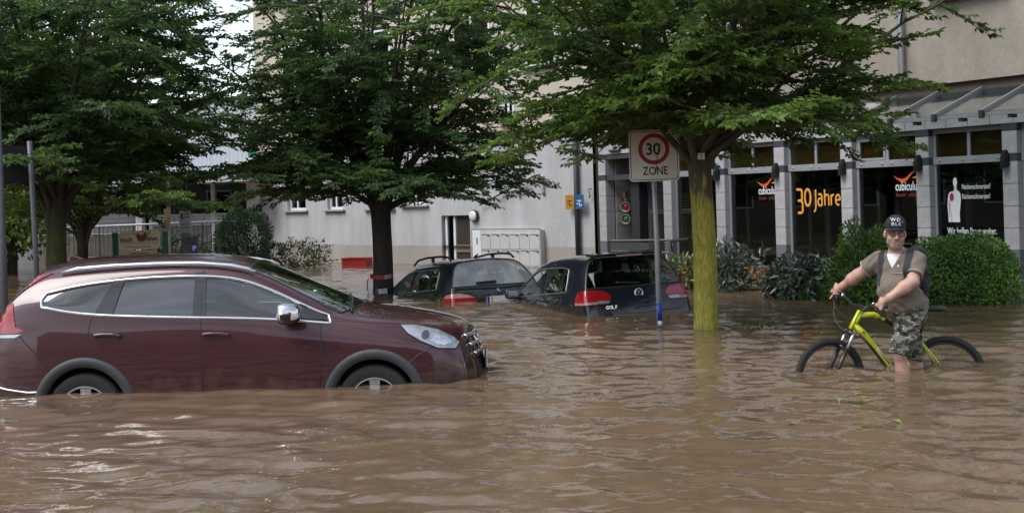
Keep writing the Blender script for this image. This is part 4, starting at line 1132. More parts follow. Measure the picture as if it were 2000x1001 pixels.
for j in (6, 7): gl[(j, 5)] = 2; gl[(j, 6)] = 2
gl[('rear', 3)] = 3; gl[('rear', 4)] = 3
cre = [(j, 3, j + 1, 3, 0.35) for j in range(2, 10)] + [(j, 4, j + 1, 4, 0.3) for j in range(2, 8)] + [(j, 2, j + 1, 2, 0.25) for j in range(0, 10)]
cre += [(0, i, 0, i + 1, 0.45) for i in range(0, 7)] + [(12, i, 12, i + 1, 0.3) for i in range(0, 7)] + [(2, 3, 2, 4, 0.5), (8, 4, 8, 5, 0.4), (8, 5, 8, 6, 0.4), (8, 6, 8, 7, 0.4)]
suv = CarBody(SUV, suv_st, [-0.06, -0.08, -0.07, -0.05, -0.04, 0], [0.20, 0.20, 0.17, 0.12], gl, cre, level=4)
maroon = paint('maroon_paint', (0.052, 0.011, 0.015))
AR = [(0.0, D_ - 0.135, 0.43), (2.62, D_ - 0.135, 0.43)]
suv.part('body', 0, maroon, arches=AR)
for sg_ in (-1, 1):
    suv.part('rear_side_glass', 1, tint_glass, -0.012, test=lambda c: c[1] * sg_ > 0 and c[0] <= 1.03)
    suv.part('front_side_glass', 1, car_glass, -0.012, test=lambda c: c[1] * sg_ > 0 and c[0] > 1.03)
suv.part('windscreen', 2, car_glass, -0.008); suv.part('rear_window', 3, tint_glass, -0.006)
suv.trim('chrome_window_trim', 1, 0.014, chrome, 0.0)
suv.trim('windscreen_seal', 2, 0.012, black_plastic, -0.002)
suv.trim('rear_window_seal', 3, 0.012, black_plastic, -0.002)
Z = lambda z: z + D_
for view, sg in (('right', -1), ('left', 1)):
    # black pillars over the glass, door seams, handles, arch trims
    suv.decal('window_pillar', [(0.98, Z(0.652)), (1.10, Z(0.645)), (1.085, Z(1.062)), (0.985, Z(1.062))], view, gloss_black, 0.003, 0.06, 0.02)
    suv.decal('window_pillar', [(0.08, Z(0.70)), (0.25, Z(0.695)), (0.345, Z(1.035)), (0.245, Z(1.025))], view, gloss_black, 0.003, 0.06, 0.02)
    suv.decal('window_pillar', [(1.98, Z(0.62)), (2.20, Z(0.605)), (2.19, Z(0.63)), (1.98, Z(0.755))], view, gloss_black, 0.003, 0.05, 0.02)
    suv.line('door_seam', [(1.055, Z(1.075)), (1.055, Z(0.6)), (1.06, Z(0.3)), (1.06, Z(-0.2))], view, 0.0055, black_plastic, -0.001)
    suv.line('door_seam', [(2.14, Z(0.59)), (2.15, Z(0.35)), (2.13, Z(0.1)), (2.11, Z(-0.2))], view, 0.0055, black_plastic, -0.001)
    suv.line('door_seam', [(0.07, Z(0.69)), (0.03, Z(0.50)), (0.10, Z(0.36)), (0.26, Z(0.25)), (0.34, Z(0.14))], view, 0.0055, black_plastic, -0.001)
    suv.line('fender_seam', [(-0.68, Z(0.66)), (-0.60, Z(0.56)), (-0.42, Z(0.36)), (-0.30, Z(0.20))], view, 0.005, black_plastic, -0.001)
    suv.line('fender_seam', [(3.16, Z(0.33)), (3.02, Z(0.26)), (2.92, Z(0.18))], view, 0.005, black_plastic, -0.001)
    suv.line('hood_seam', [(2.26, Z(0.595)), (2.6, Z(0.565)), (2.86, Z(0.545))], view, 0.005, black_plastic, -0.002)
    for (hx, hz) in ((0.22, 0.525), (1.20, 0.505)):
        hd = suv.decal('handle_recess', [(hx - 0.07 + 0.11 * cos(2 * pi * k / 18) + 0.06, Z(hz - 0.012) + 0.045 * sin(2 * pi * k / 18)) for k in range(18)], view, mat('maroon_recess', (0.05, 0.008, 0.011), 0.35, 0.3, 0.1, coat=0.6), 0.002, 0.03, 0.01)
        suv.line('door_handle', [(hx - 0.12, Z(hz)), (hx - 0.04, Z(hz + 0.006)), (hx + 0.06, Z(hz + 0.004)), (hx + 0.12, Z(hz - 0.01))], view, 0.017, maroon, 0.022, parent=hd)
    for (cx, cz, r_) in AR:
        vs, fs = [], []; n = 44
        for k in range(n + 1):
            a = radians(-28 + 236 * k / n)
            for (rr, lift) in ((r_ - 0.055, -0.05), (r_ - 0.05, 0.014), (r_ + 0.01, 0.022), (r_ + 0.035, 0.012), (r_ + 0.04, -0.01)):
                u, v = cx + rr * cos(a), cz + rr * sin(a)
                h, nn = suv.proj(u, v, view)
                y = (abs(h.y) if h is not None else 0.88)
                vs.append((u, sg * (y + lift), v))
        for k in range(n):
            for q in range(4): fs.append((k * 5 + q, k * 5 + q + 1, (k + 1) * 5 + q + 1, (k + 1) * 5 + q))
        MB().add(vs, fs).build('wheel_arch_trim', cladding_m, SUV, True)
        lin = MB(); m_ = 24; lv = []
        for k in range(m_ + 1):
            a = radians(-30 + 240 * k / m_)
            lv += [(cx + (r_ - 0.03) * cos(a), sg * 0.87, cz + (r_ - 0.03) * sin(a)), (cx + (r_ - 0.03) * cos(a), sg * 0.50, cz + (r_ - 0.03) * sin(a))]
        lin.add(lv, [(2 * k, 2 * k + 1, 2 * k + 3, 2 * k + 2) for k in range(m_)])
        lin.add([(cx + (r_ - 0.03) * cos(radians(360 * k / 24)), sg * 0.50, cz + (r_ - 0.03) * sin(radians(360 * k / 24))) for k in range(24)], [tuple(range(24))])
        lin.build('wheel_well', black_plastic, SUV)
        make_wheel(SUV, cx, sg * 0.79, 0.345, 0.345, sg)
    # lamps
    suv.decal('headlight', [(2.86, Z(0.535)), (3.0, Z(0.525)), (3.2, Z(0.475)), (3.34, Z(0.40)), (3.395, Z(0.345)), (3.36, Z(0.295)), (3.20, Z(0.315)), (3.04, Z(0.39)), (2.93, Z(0.46))], view, lamp_clear, 0.006, 0.03, 0.03)
    suv.decal('headlight_insert', [(3.17, Z(0.43)), (3.30, Z(0.39)), (3.33, Z(0.345)), (3.20, Z(0.345)), (3.13, Z(0.38))], view, mat('lamp_reflector', (0.8, 0.8, 0.82), 0.1, 0.9, 0.1, 20), 0.010, 0.03, 0.02)
    for (u_, v_, r_) in ((3.09, 0.435, 0.036), (3.25, 0.375, 0.040)):
        suv.decal('lamp_reflector', [(u_ + r_ * cos(2 * pi * k / 16), Z(v_) + r_ * sin(2 * pi * k / 16)) for k in range(16)], view, lamp_dark if u_ < 3.2 else MATS['lamp_reflector'], 0.013, 0.03, 0.02)
    suv.line('headlight_edge', [(2.86, Z(0.535)), (3.0, Z(0.525)), (3.2, Z(0.475)), (3.34, Z(0.40)), (3.395, Z(0.345)), (3.36, Z(0.295)), (3.20, Z(0.315)), (3.04, Z(0.39)), (2.93, Z(0.46)), (2.86, Z(0.535))], view, 0.005, black_plastic, 0.004)
    suv.decal('tail_light', [(-0.36, Z(1.085)), (-0.45, Z(1.04)), (-0.58, Z(0.95)), (-0.69, Z(0.845)), (-0.735, Z(0.86)), (-0.62, Z(0.965)), (-0.50, Z(1.06))], view, lamp_red, 0.008, 0.03, 0.03)
    suv.decal('tail_light', [(-0.665, Z(0.83)), (-0.62, Z(0.62)), (-0.53, Z(0.585)), (-0.60, Z(0.565)), (-0.84, Z(0.56)), (-0.80, Z(0.66)), (-0.75, Z(0.80))], view, lamp_red, 0.008, 0.03, 0.03)
    suv.decal('reverse_light', [(-0.56, Z(0.555)), (-0.62, Z(0.525)), (-0.80, Z(0.525)), (-0.82, Z(0.55))], view, lamp_clear, 0.009, 0.03, 0.03)
    # roof rail on two feet, shoulder trim under the rear lamp
    rp_ = [(-0.27, 1.09), (-0.12, 1.122), (0.2, 1.140), (0.6, 1.147), (1.0, 1.142), (1.30, 1.112), (1.45, 1.078), (1.52, 1.05)]
    MB().tube([(x, sg * 0.645, Z(z)) for x, z in rp_], [0.012] + [0.021] * 6 + [0.012], 10, flat=1.0).build('roof_rail', mat('satin_silver', (0.62, 0.63, 0.65), 0.28, 0.8, 0.05), SUV, True)
    suv.line('bumper_seam', [(-0.86, Z(0.10)), (-0.7, Z(0.06)), (-0.52, Z(0.03)), (-0.42, Z(0.03))], view, 0.008, chrome, 0.004)
    mirror_part(SUV, 1.86, sg * 1.04, Z(0.69), sg, black_plastic, mat('mirror_chrome', (0.62, 0.63, 0.65), 0.1, 1.0, 0.05), 1.2, 1.35, lower=gloss_black)
# nose: dark grille with chrome bars, badge plate, number plate
suv.decal('grille', [(-0.52, Z(0.41)), (0.52, Z(0.41)), (0.42, Z(0.16)), (-0.42, Z(0.16))], 'front', gloss_black, 0.004, 0.05, 0.02)
for k, z_ in enumerate((0.385, 0.30, 0.215)):
    suv.line('grille_bar', [(-0.52 + 0.03 * k, Z(z_)), (0, Z(z_ - 0.01)), (0.52 - 0.03 * k, Z(z_))], 'front', 0.017, chrome, 0.012, sub=10)
suv.decal('lower_intake', [(-0.5, Z(0.10)), (0.5, Z(0.10)), (0.45, Z(-0.12)), (-0.45, Z(-0.12))], 'front', black_plastic, 0.003, 0.06, 0.02)
suv.decal('front_badge', [(0.07 * cos(2 * pi * k / 16), Z(0.30) + 0.06 * sin(2 * pi * k / 16)) for k in range(16)], 'front', chrome, 0.03, 0.03, 0.02)
h, nn = suv.proj(0, Z(0.11), 'front')
pl = MB().box(h.x + 0.02, h.x + 0.03, -0.26, 0.26, Z(0.055), Z(0.165)).build('number_plate', mat('plate_white', (0.7, 0.71, 0.72), 0.4), SUV)
MB().box(h.x + 0.005, h.x + 0.0195, -0.275, 0.275, Z(0.04), Z(0.18)).build('plate_holder', black_plastic, SUV)
MB().box(h.x + 0.0305, h.x + 0.032, 0.215, 0.255, Z(0.06), Z(0.16)).build('plate_band', mat('plate_blue', (0.02, 0.05, 0.3), 0.4), pl)
# cabin
for (x, y) in ((1.35, 0.38), (1.35, -0.38)): car_seat(SUV, x, y, Z(0.42))
for y in (0.42, 0.0, -0.42): car_seat(SUV, 0.42, y, Z(0.45), w=0.42)
MB().box(-0.7, 2.3, -0.80, 0.80, Z(0.0), Z(0.05)).build('cabin_floor', seat_cloth, SUV)
MB().prism([(1.95, Z(0.3)), (2.3, Z(0.3)), (2.35, Z(0.58)), (2.1, Z(0.62)), (1.95, Z(0.56))], -0.74, 0.74, 'xz').build('dashboard', black_plastic, SUV, bevel=0.03)
MB().tube([(1.86 + 0.05 * sin(2 * pi * k / 20), 0.38 + 0.18 * cos(2 * pi * k / 20), Z(0.56) + 0.17 * sin(2 * pi * k / 20)) for k in range(20)], 0.016, 8, closed=True).build('steering_wheel', black_plastic, SUV, True)
MB().prism([(-0.42, Z(1.14)), (-0.20, Z(1.175)), (-0.40, Z(1.235))], -0.02, 0.02, 'xz').build('aerial_fin', maroon, SUV, bevel=0.01)
suv.line('wiper', [(2.40, -0.62), (2.36, -0.2), (2.30, 0.1)], 'top', 0.010, black_plastic, 0.012)
# placed: s axis to the right, nose slightly away from the camera
SUV.location = (-3.93, 12.02, -D_)
SUV.rotation_euler = (0, 0, radians(0.9))
# ---- dark blue hatchback, s = 0 at the rear bumper, z = 0 at the ground; afloat, nose low
HB = thing('dark_blue_hatchback', 'dark blue hatchback with red tail lights sinking nose first beside the sign pole', 'car', (0, 0, 0))
hb_st = [
 [(0.10, 0.72, 0.26), (0.02, 0.80, 0.50), (0.07, 0.80, 0.78), (0.15, 0.775, 0.99), (0.31, 0.66, 1.29), (0.40, 0.565, 1.395), (0.34, 0.30, 1.432), (0.32, 0.0, 1.442)],
 [(0.30, 0.80, 0.25), (0.20, 0.868, 0.50), (0.22, 0.868, 0.79), (0.30, 0.835, 0.985), (0.45, 0.69, 1.30), (0.53, 0.60, 1.415), (0.50, 0.30, 1.455), (0.48, 0.0, 1.465)],
 [(0.70, 0.84, 0.23), (0.70, 0.89, 0.50), (0.70, 0.885, 0.79), (0.74, 0.835, 0.965), (0.84, 0.685, 1.325), (0.88, 0.605, 1.432), (0.86, 0.30, 1.472), (0.85, 0.0, 1.482)],
 [(1.25, 0.84, 0.21), (1.25, 0.885, 0.50), (1.25, 0.885, 0.78), (1.25, 0.838, 0.95), (1.25, 0.68, 1.348), (1.25, 0.605, 1.445), (1.25, 0.30, 1.48), (1.25, 0.0, 1.49)],
 [(1.85, 0.84, 0.20), (1.85, 0.88, 0.50), (1.85, 0.88, 0.77), (1.85, 0.838, 0.935), (1.85, 0.675, 1.35), (1.85, 0.60, 1.440), (1.82, 0.30, 1.475), (1.80, 0.0, 1.485)],
 [(2.35, 0.84, 0.20), (2.35, 0.88, 0.50), (2.35, 0.88, 0.76), (2.35, 0.835, 0.925), (2.22, 0.675, 1.325), (2.28, 0.59, 1.395), (2.20, 0.30, 1.445), (2.18, 0.0, 1.455)],
 [(2.72, 0.84, 0.20), (2.72, 0.88, 0.50), (2.72, 0.88, 0.75), (2.72, 0.832, 0.915), (2.66, 0.725, 1.120), (2.73, 0.665, 1.155), (2.74, 0.35, 1.205), (2.74, 0.0, 1.218)],
 [(3.05, 0.84, 0.21), (3.05, 0.885, 0.50), (3.05, 0.88, 0.74), (3.05, 0.828, 0.895), (3.08, 0.79, 0.922), (3.14, 0.73, 0.938), (3.24, 0.38, 0.968), (3.28, 0.0, 0.975)],
 [(3.50, 0.84, 0.22), (3.50, 0.885, 0.50), (3.50, 0.87, 0.70), (3.50, 0.82, 0.83), (3.50, 0.72, 0.875), (3.50, 0.60, 0.895), (3.52, 0.30, 0.915), (3.53, 0.0, 0.92)],
 [(3.88, 0.80, 0.22), (3.88, 0.83, 0.48), (3.88, 0.81, 0.64), (3.88, 0.76, 0.745), (3.88, 0.66, 0.79), (3.88, 0.54, 0.81), (3.92, 0.27, 0.83), (3.93, 0.0, 0.835)],
 [(4.02, 0.70, 0.22), (4.06, 0.72, 0.45), (4.04, 0.71, 0.58), (4.02, 0.68, 0.66), (4.02, 0.60, 0.71), (4.02, 0.50, 0.73), (4.05, 0.25, 0.745), (4.06, 0.0, 0.75)],
]
gl = {(j, 3): 1 for j in range(2, 7)}
for j in (5, 6): gl[(j, 5)] = 2; gl[(j, 6)] = 2
gl[('rear', 3)] = 3; gl[('rear', 4)] = 3
cre = [(j, 3, j + 1, 3, 0.4) for j in range(1, 9)] + [(j, 4, j + 1, 4, 0.3) for j in range(2, 7)] + [(j, 2, j + 1, 2, 0.2) for j in range(0, 9)]
cre += [(0, i, 0, i + 1, 0.5) for i in range(0, 7)] + [(2, 3, 2, 4, 0.5), (7, 4, 7, 5, 0.4), (7, 5, 7, 6, 0.4), (7, 6, 7, 7, 0.4)]
hb = CarBody(HB, hb_st, [-0.08, -0.10, -0.08, -0.06, -0.05, 0], [0.12, 0.14, 0.12, 0.1], gl, cre, level=4)
navy = paint('navy_paint', (0.006, 0.011, 0.019))
hb.part('body', 0, navy)
hb.part('side_glass', 1, car_glass, -0.010, test=lambda c: c[1] > 0); hb.part('side_glass', 1, car_glass, -0.010, test=lambda c: c[1] < 0)
hb.part('windscreen', 2, car_glass, -0.008); hb.part('rear_window', 3, car_glass, -0.006)
hb.trim('window_seal', 1, 0.010, mat('satin_trim', (0.30, 0.31, 0.33), 0.3, 0.7), 0.0)
hb.trim('windscreen_seal', 2, 0.012, black_plastic, -0.002); hb.trim('rear_window_seal', 3, 0.012, black_plastic, -0.002)
for view, sg in (('left', 1), ('right', -1)):
    hb.decal('window_pillar', [(1.66, 0.945), (1.78, 0.942), (1.76, 1.36), (1.67, 1.36)], view, gloss_black, 0.002, 0.06, 0.02)
    hb.decal('window_pillar', [(0.98, 0.962), (1.03, 0.962), (1.07, 1.33), (1.02, 1.33)], view, gloss_black, 0.002, 0.06, 0.02)
    for pts in ([(1.72, 1.36), (1.72, 0.9), (1.74, 0.3)], [(2.74, 0.9), (2.76, 0.6), (2.70, 0.3)], [(0.92, 0.95), (0.86, 0.80), (0.95, 0.66), (1.02, 0.5)]):
        hb.line('door_seam', pts, view, 0.004, black_plastic, -0.002)
    hb.line('body_crease', [(0.45, 0.80), (1.2, 0.80), (2.2, 0.775), (3.0, 0.75)], view, 0.006, navy, -0.001)
    for hx in (1.02, 1.92): hb.line('door_handle', [(hx, 0.835), (hx + 0.10, 0.842), (hx + 0.20, 0.835)], view, 0.016, navy, 0.026)
    mirror_part(HB, 2.62, sg * 0.98, 0.985, sg, black_plastic, navy, 1.0)
    ob = (radians(45 * sg), -sg, 0.10, 0.80 * sg)
    hb.decal('tail_light', [(-0.22, 0.83), (-0.20, 0.91), (-0.13, 0.975), (0.0, 0.985), (0.125, 0.975), (0.135, 0.83)], ob, lamp_red, 0.012, 0.03, 0.03)
    hb.decal('indicator_strip', [(-0.215, 0.795), (-0.22, 0.828), (0.135, 0.828), (0.135, 0.795)], ob, lamp_pink, 0.012, 0.03, 0.03)
    y0, y1 = 0.655 * sg, 0.42 * sg
    hb.decal('hatch_tail_light', [(y0, 0.975), (y0 - 0.12 * sg, 0.965), (y1 + 0.05 * sg, 0.935), (y1, 0.885), (y1 + 0.03 * sg, 0.835), (y0, 0.845)], 'rear', lamp_red, 0.010, 0.03, 0.03)
    hb.decal('reverse_light', [(y0 - 0.005 * sg, 0.842), (y1 + 0.03 * sg, 0.832), (y1 + 0.06 * sg, 0.80), (y0 - 0.01 * sg, 0.80)], 'rear', lamp_clear, 0.010, 0.03, 0.03)
    hb.line('hatch_seam', [(0.665 * sg, 1.0), (0.665 * sg, 0.80), (0.62 * sg, 0.66)], 'rear', 0.004, black_plastic, -0.001)
    hb.decal('reflector', [(0.70 * sg, 0.40), (0.50 * sg, 0.40), (0.50 * sg, 0.36), (0.70 * sg, 0.36)], 'rear', lamp_red, 0.006, 0.04, 0.02)
hb.line('hatch_seam', [(-0.62, 0.66), (0, 0.645), (0.62, 0.66)], 'rear', 0.005, black_plastic, -0.001, sub=14)
hb.line('bumper_crease', [(-0.78, 0.60), (0, 0.585), (0.78, 0.60)], 'rear', 0.014, navy, 0.004, sub=14)
h, nn = hb.proj(0, 1.41, 'rear')
MB().prism([(0.28, 1.405), (0.30, 1.455), (0.62, 1.478), (0.60, 1.445)], -0.54, 0.54, 'xz').build('roof_spoiler', navy, HB, bevel=0.012)
MB().box(0.273, 0.279, -0.2, 0.2, 1.412, 1.432).build('brake_light', lamp_red, HB)
# round badge with two letters, model lettering
zc = 0.905
hq, nn = hb.proj(0, zc, 'rear')
ring = MB().tube([hq + Vector((-0.008, 0.062 * cos(2 * pi * k / 28), 0.062 * sin(2 * pi * k / 28))) for k in range(28)], 0.006, 8, closed=True).build('badge_ring', chrome, HB, True)
for pl_ in ([(0.032, 0.048), (0.0, 0.006), (-0.032, 0.048)], [(0.052, 0.022), (0.026, -0.044), (0.0, 0.0), (-0.026, -0.044), (-0.052, 0.022)]):
    MB().tube([hq + Vector((-0.008, y, z)) for y, z in pl_], 0.0055, 8).build('badge_letter', chrome, ring, True)
hq, nn = hb.proj(0.47, 0.755, 'rear')
for k, ch in enumerate('GOLF'):
    text('model_lettering', ch, 0.062, chrome, HB, (hq.x - 0.016, 0.545 - 0.048 * k, 0.728), (radians(90), 0, radians(-90)), offset=0.002, extrude=0.003)
hb.line('rear_wiper', [(-0.05, 1.035), (0.1, 1.045), (0.30, 1.06)], 'rear', 0.011, black_plastic, 0.016)
hb.decal('pale_streak', [(0.66, 1.20), (0.60, 1.215), (0.585, 1.20), (0.605, 1.13), (0.62, 1.02), (0.635, 1.10)], 'rear', mat('pale_streak_grey', (0.35, 0.38, 0.42), 0.3), 0.004, 0.03, 0.006)  # pale grey streak near the left edge of the rear window
pl = MB().box(-0.01, 0.0, -0.26, 0.26, 0.42, 0.53).build('number_plate', MATS['plate_white'], HB)
for (x, y) in ((1.95, 0.36), (1.95, -0.36)): car_seat(HB, x, y, 0.78)
for y in (0.40, 0.0, -0.40): car_seat(HB, 1.05, y, 0.76, w=0.40)
MB().box(0.3, 3.0, -0.78, 0.78, 0.32, 0.36).build('cabin_floor', seat_cloth, HB)
MB().prism([(2.72, 0.5), (3.1, 0.5), (3.1, 0.88), (2.85, 0.93), (2.72, 0.86)], -0.72, 0.72, 'xz').build('dashboard', black_plastic, HB, bevel=0.03)
HB.location = (1.82, 17.30, -0.665); HB.scale = (1, 1, 1.06)
HB.rotation_euler = (radians(-1.4), radians(4.0), radians(90 + 20))
# ---- black green estate car with roof rails
EW = thing('dark_estate_car', 'dark green black estate car with roof rails half sunk beside the taped tree', 'car', (0, 0, 0))
ew_st = [
 [(0.08, 0.76, 0.28), (0.02, 0.84, 0.52), (0.06, 0.84, 0.80), (0.17, 0.81, 1.00), (0.38, 0.67, 1.29), (0.50, 0.565, 1.395), (0.45, 0.30, 1.428), (0.43, 0.0, 1.438)],
 [(0.30, 0.84, 0.26), (0.22, 0.90, 0.52), (0.24, 0.90, 0.80), (0.33, 0.865, 0.99), (0.52, 0.70, 1.30), (0.63, 0.61, 1.41), (0.60, 0.30, 1.448), (0.58, 0.0, 1.458)],
 [(0.62, 0.88, 0.25), (0.60, 0.92, 0.52), (0.60, 0.915, 0.80), (0.66, 0.865, 0.985), (0.78, 0.71, 1.315), (0.86, 0.62, 1.425), (0.85, 0.31, 1.462), (0.85, 0.0, 1.472)],
 [(1.30, 0.88, 0.23), (1.30, 0.92, 0.52), (1.30, 0.915, 0.79), (1.30, 0.868, 0.97), (1.30, 0.70, 1.345), (1.30, 0.62, 1.44), (1.30, 0.31, 1.475), (1.30, 0.0, 1.485)],
 [(2.00, 0.88, 0.22), (2.00, 0.915, 0.52), (2.00, 0.915, 0.78), (2.00, 0.868, 0.955), (2.00, 0.695, 1.35), (2.00, 0.615, 1.44), (1.95, 0.31, 1.475), (1.92, 0.0, 1.485)],
 [(2.60, 0.88, 0.22), (2.60, 0.915, 0.52), (2.60, 0.91, 0.77), (2.60, 0.865, 0.945), (2.42, 0.69, 1.315), (2.50, 0.60, 1.38), (2.38, 0.30, 1.43), (2.35, 0.0, 1.44)],
 [(3.00, 0.88, 0.22), (3.00, 0.915, 0.52), (3.00, 0.91, 0.765), (3.00, 0.862, 0.935), (2.88, 0.745, 1.13), (2.96, 0.68, 1.16), (2.94, 0.36, 1.21), (2.94, 0.0, 1.222)],
 [(3.32, 0.88, 0.23), (3.32, 0.915, 0.52), (3.32, 0.91, 0.755), (3.32, 0.858, 0.915), (3.34, 0.82, 0.942), (3.42, 0.75, 0.955), (3.50, 0.40, 0.985), (3.54, 0.0, 0.99)],
 [(4.00, 0.88, 0.24), (4.00, 0.91, 0.52), (4.00, 0.90, 0.70), (4.00, 0.85, 0.83), (4.00, 0.75, 0.875), (4.00, 0.62, 0.895), (4.02, 0.30, 0.915), (4.03, 0.0, 0.92)],
 [(4.55, 0.80, 0.24), (4.58, 0.83, 0.48), (4.55, 0.81, 0.62), (4.53, 0.77, 0.70), (4.52, 0.67, 0.74), (4.52, 0.55, 0.76), (4.58, 0.27, 0.78), (4.60, 0.0, 0.785)],
]
gl = {(j, 3): 1 for j in range(2, 7)}
for j in (5, 6): gl[(j, 5)] = 2; gl[(j, 6)] = 2
gl[('rear', 3)] = 3; gl[('rear', 4)] = 3
cre = [(j, 3, j + 1, 3, 0.4) for j in range(1, 8)] + [(j, 4, j + 1, 4, 0.3) for j in range(2, 7)] + [(j, 2, j + 1, 2, 0.2) for j in range(0, 8)]
cre += [(0, i, 0, i + 1, 0.5) for i in range(0, 7)] + [(7, 4, 7, 5, 0.4), (7, 5, 7, 6, 0.4), (7, 6, 7, 7, 0.4)]
ew = CarBody(EW, ew_st, [-0.08, -0.10, -0.08, -0.07, -0.06, 0], [0.16, 0.18, 0.15, 0.12], gl, cre, level=3)
pale_glass = glass_mat('pale_car_glass', (0.55, 0.62, 0.64))  # pane with an uneven share of pale diffuse grey mixed in
_n, _l = pale_glass.node_tree.nodes, pale_glass.node_tree.links
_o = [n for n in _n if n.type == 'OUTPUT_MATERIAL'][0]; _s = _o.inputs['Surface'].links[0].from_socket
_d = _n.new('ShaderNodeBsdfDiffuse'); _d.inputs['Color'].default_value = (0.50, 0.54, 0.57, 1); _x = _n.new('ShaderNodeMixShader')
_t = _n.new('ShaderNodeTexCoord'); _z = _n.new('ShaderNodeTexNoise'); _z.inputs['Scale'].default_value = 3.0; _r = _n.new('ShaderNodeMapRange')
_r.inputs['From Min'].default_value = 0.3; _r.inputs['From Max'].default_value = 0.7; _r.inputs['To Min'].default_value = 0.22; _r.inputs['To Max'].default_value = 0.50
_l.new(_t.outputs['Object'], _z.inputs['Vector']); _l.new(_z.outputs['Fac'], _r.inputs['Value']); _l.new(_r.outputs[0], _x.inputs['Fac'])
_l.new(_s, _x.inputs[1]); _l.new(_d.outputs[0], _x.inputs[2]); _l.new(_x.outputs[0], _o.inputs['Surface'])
dgreen = paint('black_green_paint', (0.005, 0.009, 0.011))
ew.part('body', 0, dgreen)
ew.part('side_glass', 1, car_glass, -0.010, test=lambda c: c[1] > 0); ew.part('side_glass', 1, car_glass, -0.010, test=lambda c: c[1] < 0)
ew.part('windscreen', 2, car_glass, -0.008); ew.part('rear_window', 3, pale_glass, -0.006)
ew.trim('window_trim', 1, 0.012, MATS['satin_trim'], 0.0); ew.trim('rear_window_seal', 3, 0.012, black_plastic, -0.002)
for view, sg in (('left', 1), ('right', -1)):
    ew.decal('window_pillar', [(1.92, 0.965), (2.05, 0.96), (2.02, 1.36), (1.93, 1.36)], view, gloss_black, 0.002, 0.06, 0.02)
    ew.decal('window_pillar', [(1.10, 0.98), (1.22, 0.98), (1.28, 1.34), (1.20, 1.34)], view, gloss_black, 0.002, 0.06, 0.02)
    for pts in ([(1.99, 1.36), (1.99, 0.9), (2.0, 0.3)], [(3.05, 0.92), (3.06, 0.6), (3.0, 0.3)], [(1.15, 0.97), (1.08, 0.80), (1.15, 0.6)]):
        ew.line('door_seam', pts, view, 0.004, black_plastic, -0.002)
    ew.line('side_moulding', [(0.4, 0.80), (1.3, 0.79), (2.2, 0.775), (3.2, 0.76)], view, 0.008, dgreen, 0.0)
    for hx in (1.28, 2.18): ew.line('door_handle', [(hx, 0.85), (hx + 0.10, 0.855), (hx + 0.20, 0.85)], view, 0.016, dgreen, 0.026)
    mirror_part(EW, 2.98, sg * 1.02, 1.02, sg, black_plastic, dgreen, 1.05)
    rp_ = [(0.62, 1.44), (0.75, 1.50), (1.1, 1.525), (1.7, 1.53), (2.15, 1.505), (2.36, 1.425)]
    rr_ = MB().tube([(x, 0.585 * sg, z) for x, z in rp_], 0.018, 8).build('roof_rail', black_plastic, EW, True)
    MB().box(1.42, 1.5, 0.575 * sg - 0.015, 0.575 * sg + 0.015, 1.44, 1.515).build('rail_foot', black_plastic, rr_)
    ob = (radians(45 * sg), -sg, 0.10, 0.83 * sg)
    ew.decal('tail_light', [(-0.26, 0.80), (-0.20, 0.845), (0.14, 0.84), (0.14, 0.765), (-0.24, 0.765)], ob, lamp_red, 0.010, 0.03, 0.03)
    ew.decal('tail_light_band', [(-0.20, 0.848), (-0.12, 0.905), (0.05, 0.915), (0.14, 0.905), (0.14, 0.843)], ob, lamp_pink, 0.010, 0.03, 0.03)
    y0, y1 = 0.68 * sg, 0.42 * sg
    ew.decal('hatch_tail_light', [(y0, 0.84), (y1 + 0.02 * sg, 0.83), (y1, 0.79), (y1, 0.765), (y0, 0.765)], 'rear', lamp_red, 0.008, 0.03, 0.03)
    ew.decal('hatch_light_band', [(y0, 0.90), (y0 - 0.14 * sg, 0.885), (y1 + 0.03 * sg, 0.84), (y0, 0.843)], 'rear', lamp_pink, 0.008, 0.03, 0.03)
ew.line('hatch_crease', [(-0.78, 0.985), (0, 0.965), (0.78, 0.985)], 'rear', 0.014, dgreen, 0.006, sub=14)
hq, nn = ew.proj(-0.02, 1.06, 'rear')
wp = ew.line('rear_wiper', [(0.0, 1.06), (0.2, 1.055), (0.36, 1.05)], 'rear', 0.018, black_plastic, 0.022)
bq, nn = ew.proj(0.0, 0.93, 'rear')
bd = MB().lathe([(0.042, 0), (0.042, 0.008), (0.036, 0.011)], 24, Matrix.Translation(bq) @ Matrix.Rotation(radians(-90), 4, 'Y')).build('round_badge', gloss_black, EW, True)
for q in range(4):
    pts = [(0, 0)] + [(0.03 * cos(radians(90 * q + 15 * k)), 0.03 * sin(radians(90 * q + 15 * k))) for k in range(7)]
    MB().add([bq + Vector((-0.0125, y, z)) for y, z in pts], [tuple(range(8))]).build('badge_quarter', MATS['plate_blue'] if q % 2 else white_print, bd)
hq, nn = ew.proj(0.2, 0.78, 'rear')
pl = MB().box(hq.x - 0.03, hq.x - 0.02, -0.26, 0.26, 0.73, 0.845).build('number_plate', MATS['plate_white'], EW)
MB().box(hq.x - 0.032, hq.x - 0.0302, 0.215, 0.258, 0.732, 0.843).build('plate_band', MATS['plate_blue'], pl)
text('plate_lettering', '2', 0.105, black_plastic, pl, (hq.x - 0.0305, 0.195, 0.752), (radians(90), 0, radians(-90)), extrude=0.0005)
MB().tube([(0.95, 0, 1.465), (0.90, 0, 1.50), (0.80, 0, 1.53)], [0.03, 0.02, 0.008], 8).build('aerial_fin', black_plastic, EW, True)
for (x, y) in ((2.2, 0.38), (2.2, -0.38)): car_seat(EW, x, y, 0.78)
for y in (0.42, 0.0, -0.42): car_seat(EW, 1.3, y, 0.78, w=0.40)
